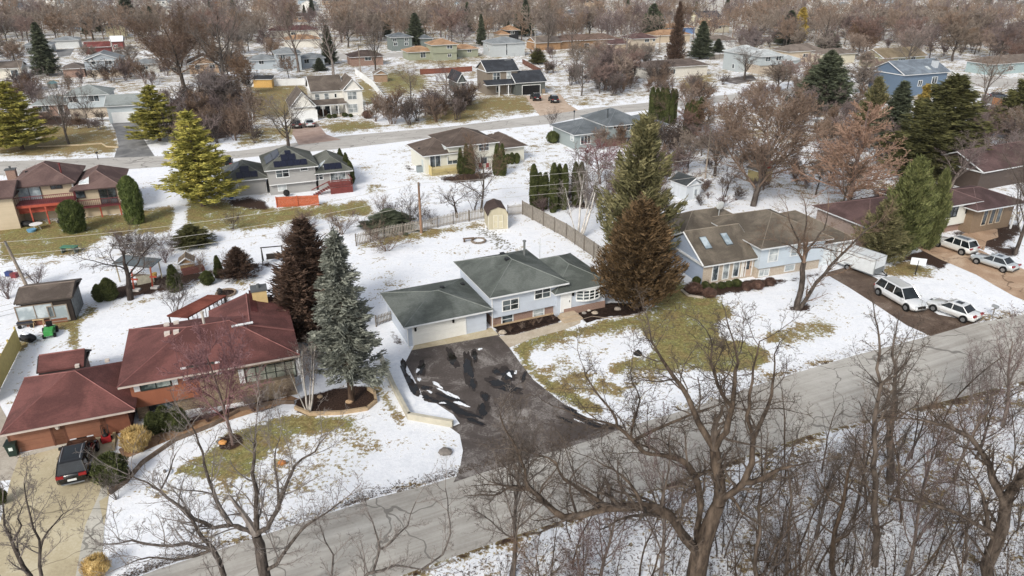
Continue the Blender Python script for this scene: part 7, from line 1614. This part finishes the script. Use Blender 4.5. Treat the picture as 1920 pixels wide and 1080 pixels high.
MB().box(-.3,-.3,.1,.3,.2,.5).build('housing',plain('#a51a20',.4),r); MB().ball((0,0,.55),.2,.2,.15,8,5).build('engine',plain('#1a1a1a'),r); MB().tube([(0,.1,.5),(0,.2,.95)],.08,6).build('chute',plain('#151515'),r); MB().tube([(-.2,.2,.4),(-.22,.8,.95),(.22,.8,.95),(.2,.2,.4)],.025,4).build('handle',plain('#222'),r)
for x in(-.34,.34): MB().tube([(x-.05,.1,.16),(x+.05,.1,.16)],.16,10).build('wheel',TYR,r)
# fire ring and bench in the snowy yard
r=thing('fire_ring','round stone fire ring full of snow in the white back yard','fire pit',897,453)
b=MB(); rg=random.Random(3)
for i in range(16): a=6.283*i/16; b.tube([(.82*math.cos(a-.17),.82*math.sin(a-.17),.14),(.82*math.cos(a+.17),.82*math.sin(a+.17),.14)],.15,5)
b.build('stone_ring',plain('#7d7163',.9,.3,6),r); MB().tube([(0,0,.0),(0,0,.12)],.74,18).build('snow_fill',SNOW,r)
r=thing('garden_bench','small wooden log bench beside the fire ring','bench',879,453,15)
MB().box(-.7,-.18,.38,.7,.2,.46).build('seat',plain('#6f5c4a'),r); MB().box(-.65,-.12,0,-.45,.12,.38).box(.45,-.12,0,.65,.12,.38).build('leg',plain('#5b4a3c'),r)
# swing frame, swing bench
r=thing('swing_frame','dark wooden swing bench frame on the snow above the rust evergreen','swing',513,492,15)
b=MB()
for x in(-1.1,1.1):
    for s in(-1,1): b.tube([(x,s*.7,0),(x,0,1.9)],.06,5)
b.tube([(-1.2,0,1.9),(1.2,0,1.9)],.07,5); b.build('frame',plain('#2f2b28'),r); MB().box(-.7,-.2,.5,.7,.25,.56).box(-.7,.25,.5,.7,.3,1.0).build('seat',plain('#3a332e'),r)
r=thing('garden_swing','garden swing with blue grey canopy under the apple tree','swing',265,525,-8)
MB().prism([(-2.2,-1.,2.1),(2.2,-1.,1.9),(2.2,1.,2.1),(-2.2,1.,2.3)],(0,0,.1)).build('canopy',plain('#5f686c',.8,.3),r)
b=MB()
for x in(-1.9,1.9):
    for y in(-.8,.8): b.tube([(x,y,0),(x,y,2.1)],.07,5)
b.build('post',plain('#a79a7d'),r); MB().box(-1.,-.3,.5,1.,.3,.58).build('seat',plain('#7d6a55'),r)
def swingset(label,x,y,c):
    r=thing('play_post',label,'play frame',x,y); MB().tube([(-.25,0,0),(.0,0,2.4)],.07,6).build('post',plain(c),r); MB().box(-.3,-.06,1.2,.4,.06,1.35).build('arm',plain(c),r); MB().box(-.35,-.3,.0,.35,.3,.18).build('foot',plain('#c9c4bd'),r)
swingset('orange red play post beside the apple tree trunk',256,545,'#b5482c'); swingset('orange red play post right of the pale fence panel',291,540,'#b5482c')
r=thing('toy_bucket','yellow bucket on the orange play post right of the pale fence panel','bucket',294,533); MB().tube([(0,0,.9),(0,0,1.3)],[.2,.26],10).build('pail',plain('#c69a33'),r)
wall('garden_wall','pale weathered low panel wall between the two play posts',[(258,535),(290,528)],.95,.08,plain('#b9b49f',.8,.25,3),'panel')
wall('brick_planter','long dark red brick planter in the garden bed',[(345,517),(385,508)],.55,.9,brickm('#7a4038','#6a352f','#8d7d72'),'planter')
h=House('dog_house','small wooden dog house with gabled roof in the garden','dog house',20,352,508)
h.blk(-.8,.8,0,1.6,.9,'gy',.6,.12,wm=plain('#b08b5c'),rm=plain('#7b6a55'),gut=False)
r=thing('bird_feeder','dark bird feeder pole with a round stone bed behind the pergola','bird feeder',420,588)
MB().tube([(0,0,0),(0,0,2.6)],.05,6).build('pole',plain('#241f1c'),r); MB().ball((0,0,2.3),.25,.25,.2,8,5).build('feeder',plain('#2a2624'),r); MB().tube([(0,0,2.5),(0,0,2.75)],[.3,.02],8).build('roof',plain('#2a2624'),r)
r=thing('tree_ring','round stone bed edge by the bird feeder','planter',424,551)
b=MB()
for i in range(14): a=6.283*i/14; b.tube([(.95*math.cos(a-.2),.95*math.sin(a-.2),.12),(.95*math.cos(a+.2),.95*math.sin(a+.2),.12)],.13,5)
b.build('stone_ring',plain('#8d7a66',.9,.3,6),r); MB().tube([(0,0,.0),(0,0,.1)],.85,16).build('soil',speck('#1b1411','#2c211c','#43342b'),r)
# small things
def boulder(label,px,py,rad,seed,c='#a39684'):
    o=MB().ball((0,0,rad*.3),rad,rad*.75,rad*.55,10,7,.12,seed).build('boulder',plain(c,.9,.25,5)); o.location=G(px,py); tag(o,label,'rock')
boulder('pale boulder at the left end of the dark bed',942,625,.38,1); boulder('small grey boulder beneath the bow window',1095,588,.25,2,'#8d8780'); boulder('larger pale boulder beneath the bow window',1115,588,.32,3); boulder('grey boulder in the dark bed by the evergreen',1158,581,.36,4,'#8b8176')
boulder('round stone by the doorstep in the dark bed',1104,583,.2,5,'#b9b0a2'); boulder('tan rock in the spruce bed',655,755,.3,6,'#b0906a'); boulder('rock at the base of the spruce bed edge',600,745,.25,7,'#9a8468'); boulder('dark grey boulder buried in snow near the street',835,850,.5,8,'#77716b')
for i,(x,y) in enumerate([(957,622),(978,616),(1010,606),(1037,599),(1000,610)]): p(SC[2],x,y,y-14,16,['first dry rusty perennial in the dark bed','second dry rusty perennial in the dark bed','third dry rusty perennial in the dark bed','last dry rusty perennial before the door steps','tiny dry perennial in the dark bed middle'][i],'perennial_clump','shrub')
r=thing('doghouse_cap','','x',0,0) if 0 else None
o=MB().tube([(0,0,0),(0,0,.12),(0,0,.45)],[.4,.36,.05],9).build('yard_ornament',plain('#141312')); o.location=G(1196,664); tag(o,'small black cone shaped ornament on the patchy snow','yard ornament')
r=thing('yard_sign','white blank faced real estate style sign on a dark post beside the snowy lawn','sign',1716,515,-20)
MB().tube([(0,0,0),(0,0,1.7)],.06,5).build('post',plain('#1d1d1d'),r); MB().box(-.75,-.04,1.15,.75,-.005,1.95).build('panel',plain('#c8cdd0'),r)
r=thing('mailbox','grey mailbox on a post near the street at the right','mailbox',1860,595,24)
MB().tube([(0,0,0),(0,0,1.1)],.06,5).build('post',plain('#77726b'),r); MB().box(-.12,-.28,1.05,.12,.28,1.3).build('box',plain('#8d9194'),r); MB().box(-.45,-.03,.85,.45,.03,.93).build('arm',plain('#77726b'),r)
r=thing('mailbox','dark mailbox on the brown lawn by the back street','mailbox',184,299,10)
MB().tube([(0,0,0),(0,0,1.1)],.07,5).build('post',plain('#2a2522'),r); MB().box(-.12,-.28,1.05,.12,.28,1.3).build('box',plain('#2a2522'),r)
r=thing('street_lamp','short dark lamp post beside the back street by the slate grey house','lamp post',1076,232)
MB().tube([(0,0,0),(0,0,2.4)],.07,6).build('post',plain('#23282a'),r); MB().ball((0,0,2.6),.22,.22,.25,8,5).build('lamp_head',plain('#2b3033'),r)
r=thing('patio_table','white round patio table under the red deck','table',70,430); MB().tube([(0,0,.7),(0,0,.75)],.75,16).build('tabletop',plain('#d8d8d6'),r)
for a in range(4): MB().tube([(.5*math.cos(a*1.57),.5*math.sin(a*1.57),0),(.3*math.cos(a*1.57),.3*math.sin(a*1.57),.7)],.03,4).build('leg',plain('#d8d8d6'),r)
o=MB().tube([(0,0,0),(0,0,.3)],[.45,.55],12).build('wading_pool',plain('#5f9cc2')); o.location=G(60,434); tag(o,'small light blue tub beside the patio table','tub')
o=MB().ball((0,0,.35),1.0,.5,.4,10,6).build('covered_grill',plain('#1a1a1c')); o.location=G(52,424); tag(o,'black covered lounge under the left deck','covered furniture')
o=MB().ball((0,0,.35),.5,.4,.4,8,6).build('covered_grill',plain('#1a1a1c')); o.location=G(116,420); tag(o,'round black covered grill under the deck beside the green shrub','covered furniture')
r=thing('hvac_unit','grey air conditioner beside the cream house','air conditioner',787,322,14); MB().box(-.5,-.5,0,.5,.5,.95).build('case',siding('#7f8a8d',.12),r); MB().tube([(0,0,.95),(0,0,.99)],.35,12).build('fan_grille',plain('#4a5052'),r)
r=thing('hvac_unit','pale air conditioner against the slate grey house','air conditioner',1067,273,19); MB().box(-.5,-.4,0,.5,.4,.8).build('case',siding('#b9bdbb',.12),r); MB().tube([(0,0,.8),(0,0,.84)],.3,12).build('fan_grille',plain('#6a7072'),r)
o=MB().tube([(0,0,0),(0,0,.5)],[.3,.35],10).build('blue_tub',plain('#2b4f8f')); o.location=G(434,372); tag(o,'blue bin at the corner of the solar roof house','bin')
o=MB().ball((0,0,.5),.5,.45,.5,8,6).build('covered_grill',plain('#151515')); o.location=G(538,368); tag(o,'black covered grill behind the orange fence','covered furniture')
o=MB().ball((0,0,.12),.3,.2,.16,8,5,.2,3).build('planter_ornament',plain('#c98a3a')); o.location=G(418,832); tag(o,'orange yellow ornament in the ring under the reddish tree','yard ornament')
o=MB().ball((0,0,.12),.28,.2,.18,8,5,.3,4).build('pumpkin_pile',plain('#b9742c')); o.location=G(528,870); tag(o,'orange ornament on the patchy snow below the tree','yard ornament')
r=thing('stepping_ring','small snow covered stone ring on the green front lawn','planter',310,888)
MB().tube([(0,0,0),(0,0,.12)],.42,14).build('snow_fill',SNOW,r); MB().ball((0,0,.2),.12,.12,.15,6,4).build('ornament',plain('#6b655f'),r)
r=thing('patio_set','red patio chairs on the brick patio behind the cream house','patio furniture',912,317)
for x in(-1,.2,1.2): MB().box(x-.25,-.25,.35,x+.25,.25,.42).box(x-.25,.2,.42,x+.25,.26,.95).box(x-.22,-.22,0,x-.17,-.17,.35).box(x+.17,-.22,0,x+.22,-.17,.35).box(x-.22,.17,0,x-.17,.22,.35).box(x+.17,.17,0,x+.22,.22,.35).build('chair',plain('#8e3037'),r)
r=thing('lawn_table','green table with snow on the boundary of lawn and snow','table',132,473); MB().box(-.9,-.45,.68,.9,.45,.74).build('tabletop',plain('#3f7a5f'),r); MB().box(-.8,-.4,0,-.7,.4,.68).box(.7,-.4,0,.8,.4,.68).build('leg',plain('#5d6b62'),r)
for x,y,c,lb in ((18,517,'#2b3d74','small blue crate in the snow at the left edge'),(28,520,'#8b2730','small dark red crate beside the blue crate')):
    o=MB().box(-.3,-.25,0,.3,.25,.45).box(-.33,-.28,.45,.33,.28,.5).build('crate',plain(c)); o.location=G(x,y); tag(o,lb,'crate')
r=thing('play_hut','small teal play hut roof left among bare trees','play house',100,165); MB().box(-.9,-.7,0,.9,.7,1.2).build('wall',plain('#8d8f86'),r); MB().prism([(-1.1,-.9,1.2),(1.1,-.9,1.2),(0,-.9,1.9)],(0,1.8,0)).build('roof',plain('#5d8f95'),r)
# footprints: flat grey-brown marks laid on the back yard snow
fp=MB(); rg=random.Random(6)
for i in range(150):
    t=rg.random(); x=905+45*t+rg.gauss(0,9); y=432+45*t*.7+rg.gauss(0,5); g=G(x,y); a=rg.uniform(0,6.28); l=.17;w_=.07; ca,sa=math.cos(a),math.sin(a)
    fp.poly([(g.x+ca*u-sa*v,g.y+sa*u+ca*v,.012+.0001*i) for u,v in((-l,-w_),(0,-w_*1.2),(l,-w_*.7),(l,w_*.7),(0,w_),(-l,w_))])
tag(fp.build('footprints',plain('#7d7a6c',.9,.3)),kind='structure')
# leaf litter and branches on the ground of the thicket
rs=np.random.RandomState(3); C=[];D=[]
while len(C)<26000:
    x=rs.uniform(700,2000); y=rs.uniform(700,1250)
    if y<yS(x)+24: continue
    g=G(x,y); C.append((g.x,g.y,.02+rs.rand()*.05)); a=rs.rand()*6.28; D.append((math.cos(a),math.sin(a),rs.normal()*.15))
V,F=leafquads(np.array(C),np.array(D),rs.uniform(.06,.22,len(C)),rs.uniform(.04,.09,len(C)),rs)
tag(raw('leaf_litter',V,F,plain('#4d3a2b',.95,.4,3)),kind='stuff',label='brown leaf litter sprinkled over the snow of the thicket')
# twigs / debris along the north verge
C=[];D=[]
while len(C)<6000:
    i=rs.randint(len(N1)-1); (a0,b0),(a1,b1)=N1[i],N1[i+1]; t=rs.rand(); g=G(a0+(a1-a0)*t,b0+(b1-b0)*t-abs(rs.normal())*9-2)
    C.append((g.x,g.y,.02+rs.rand()*.03)); a=rs.rand()*6.28; D.append((math.cos(a),math.sin(a),rs.normal()*.15))
V,F=leafquads(np.array(C),np.array(D),rs.uniform(.05,.2,len(C)),rs.uniform(.03,.08,len(C)),rs)
tag(raw('verge_litter',V,F,plain('#4a3b2e',.95,.4,3)),kind='stuff',label='dark leaf crumbs along the north road verge')
# remove prototypes never used
for o in HID:
    for c in list(o.children): bpy.data.objects.remove(c)
    bpy.data.objects.remove(o)
for o in bpy.data.objects:
    for k in ('ph','pw'):
        if k in o: del o[k]

# ---------------- thin winter haze over the suburb
hm=bpy.data.materials.new('haze'); hm.use_nodes=True; ht=hm.node_tree; ht.nodes.clear()
ho=ht.nodes.new('ShaderNodeOutputMaterial'); hv=ht.nodes.new('ShaderNodeVolumePrincipled'); hv.inputs['Color'].default_value=(.93,.94,.96,1); hv.inputs['Density'].default_value=.00006; hv.inputs['Anisotropy'].default_value=.2
ht.links.new(hv.outputs[0],ho.inputs['Volume'])
tag(MB().box(-5200,-60,-1,5200,9000,36).build('haze',hm),kind='stuff')
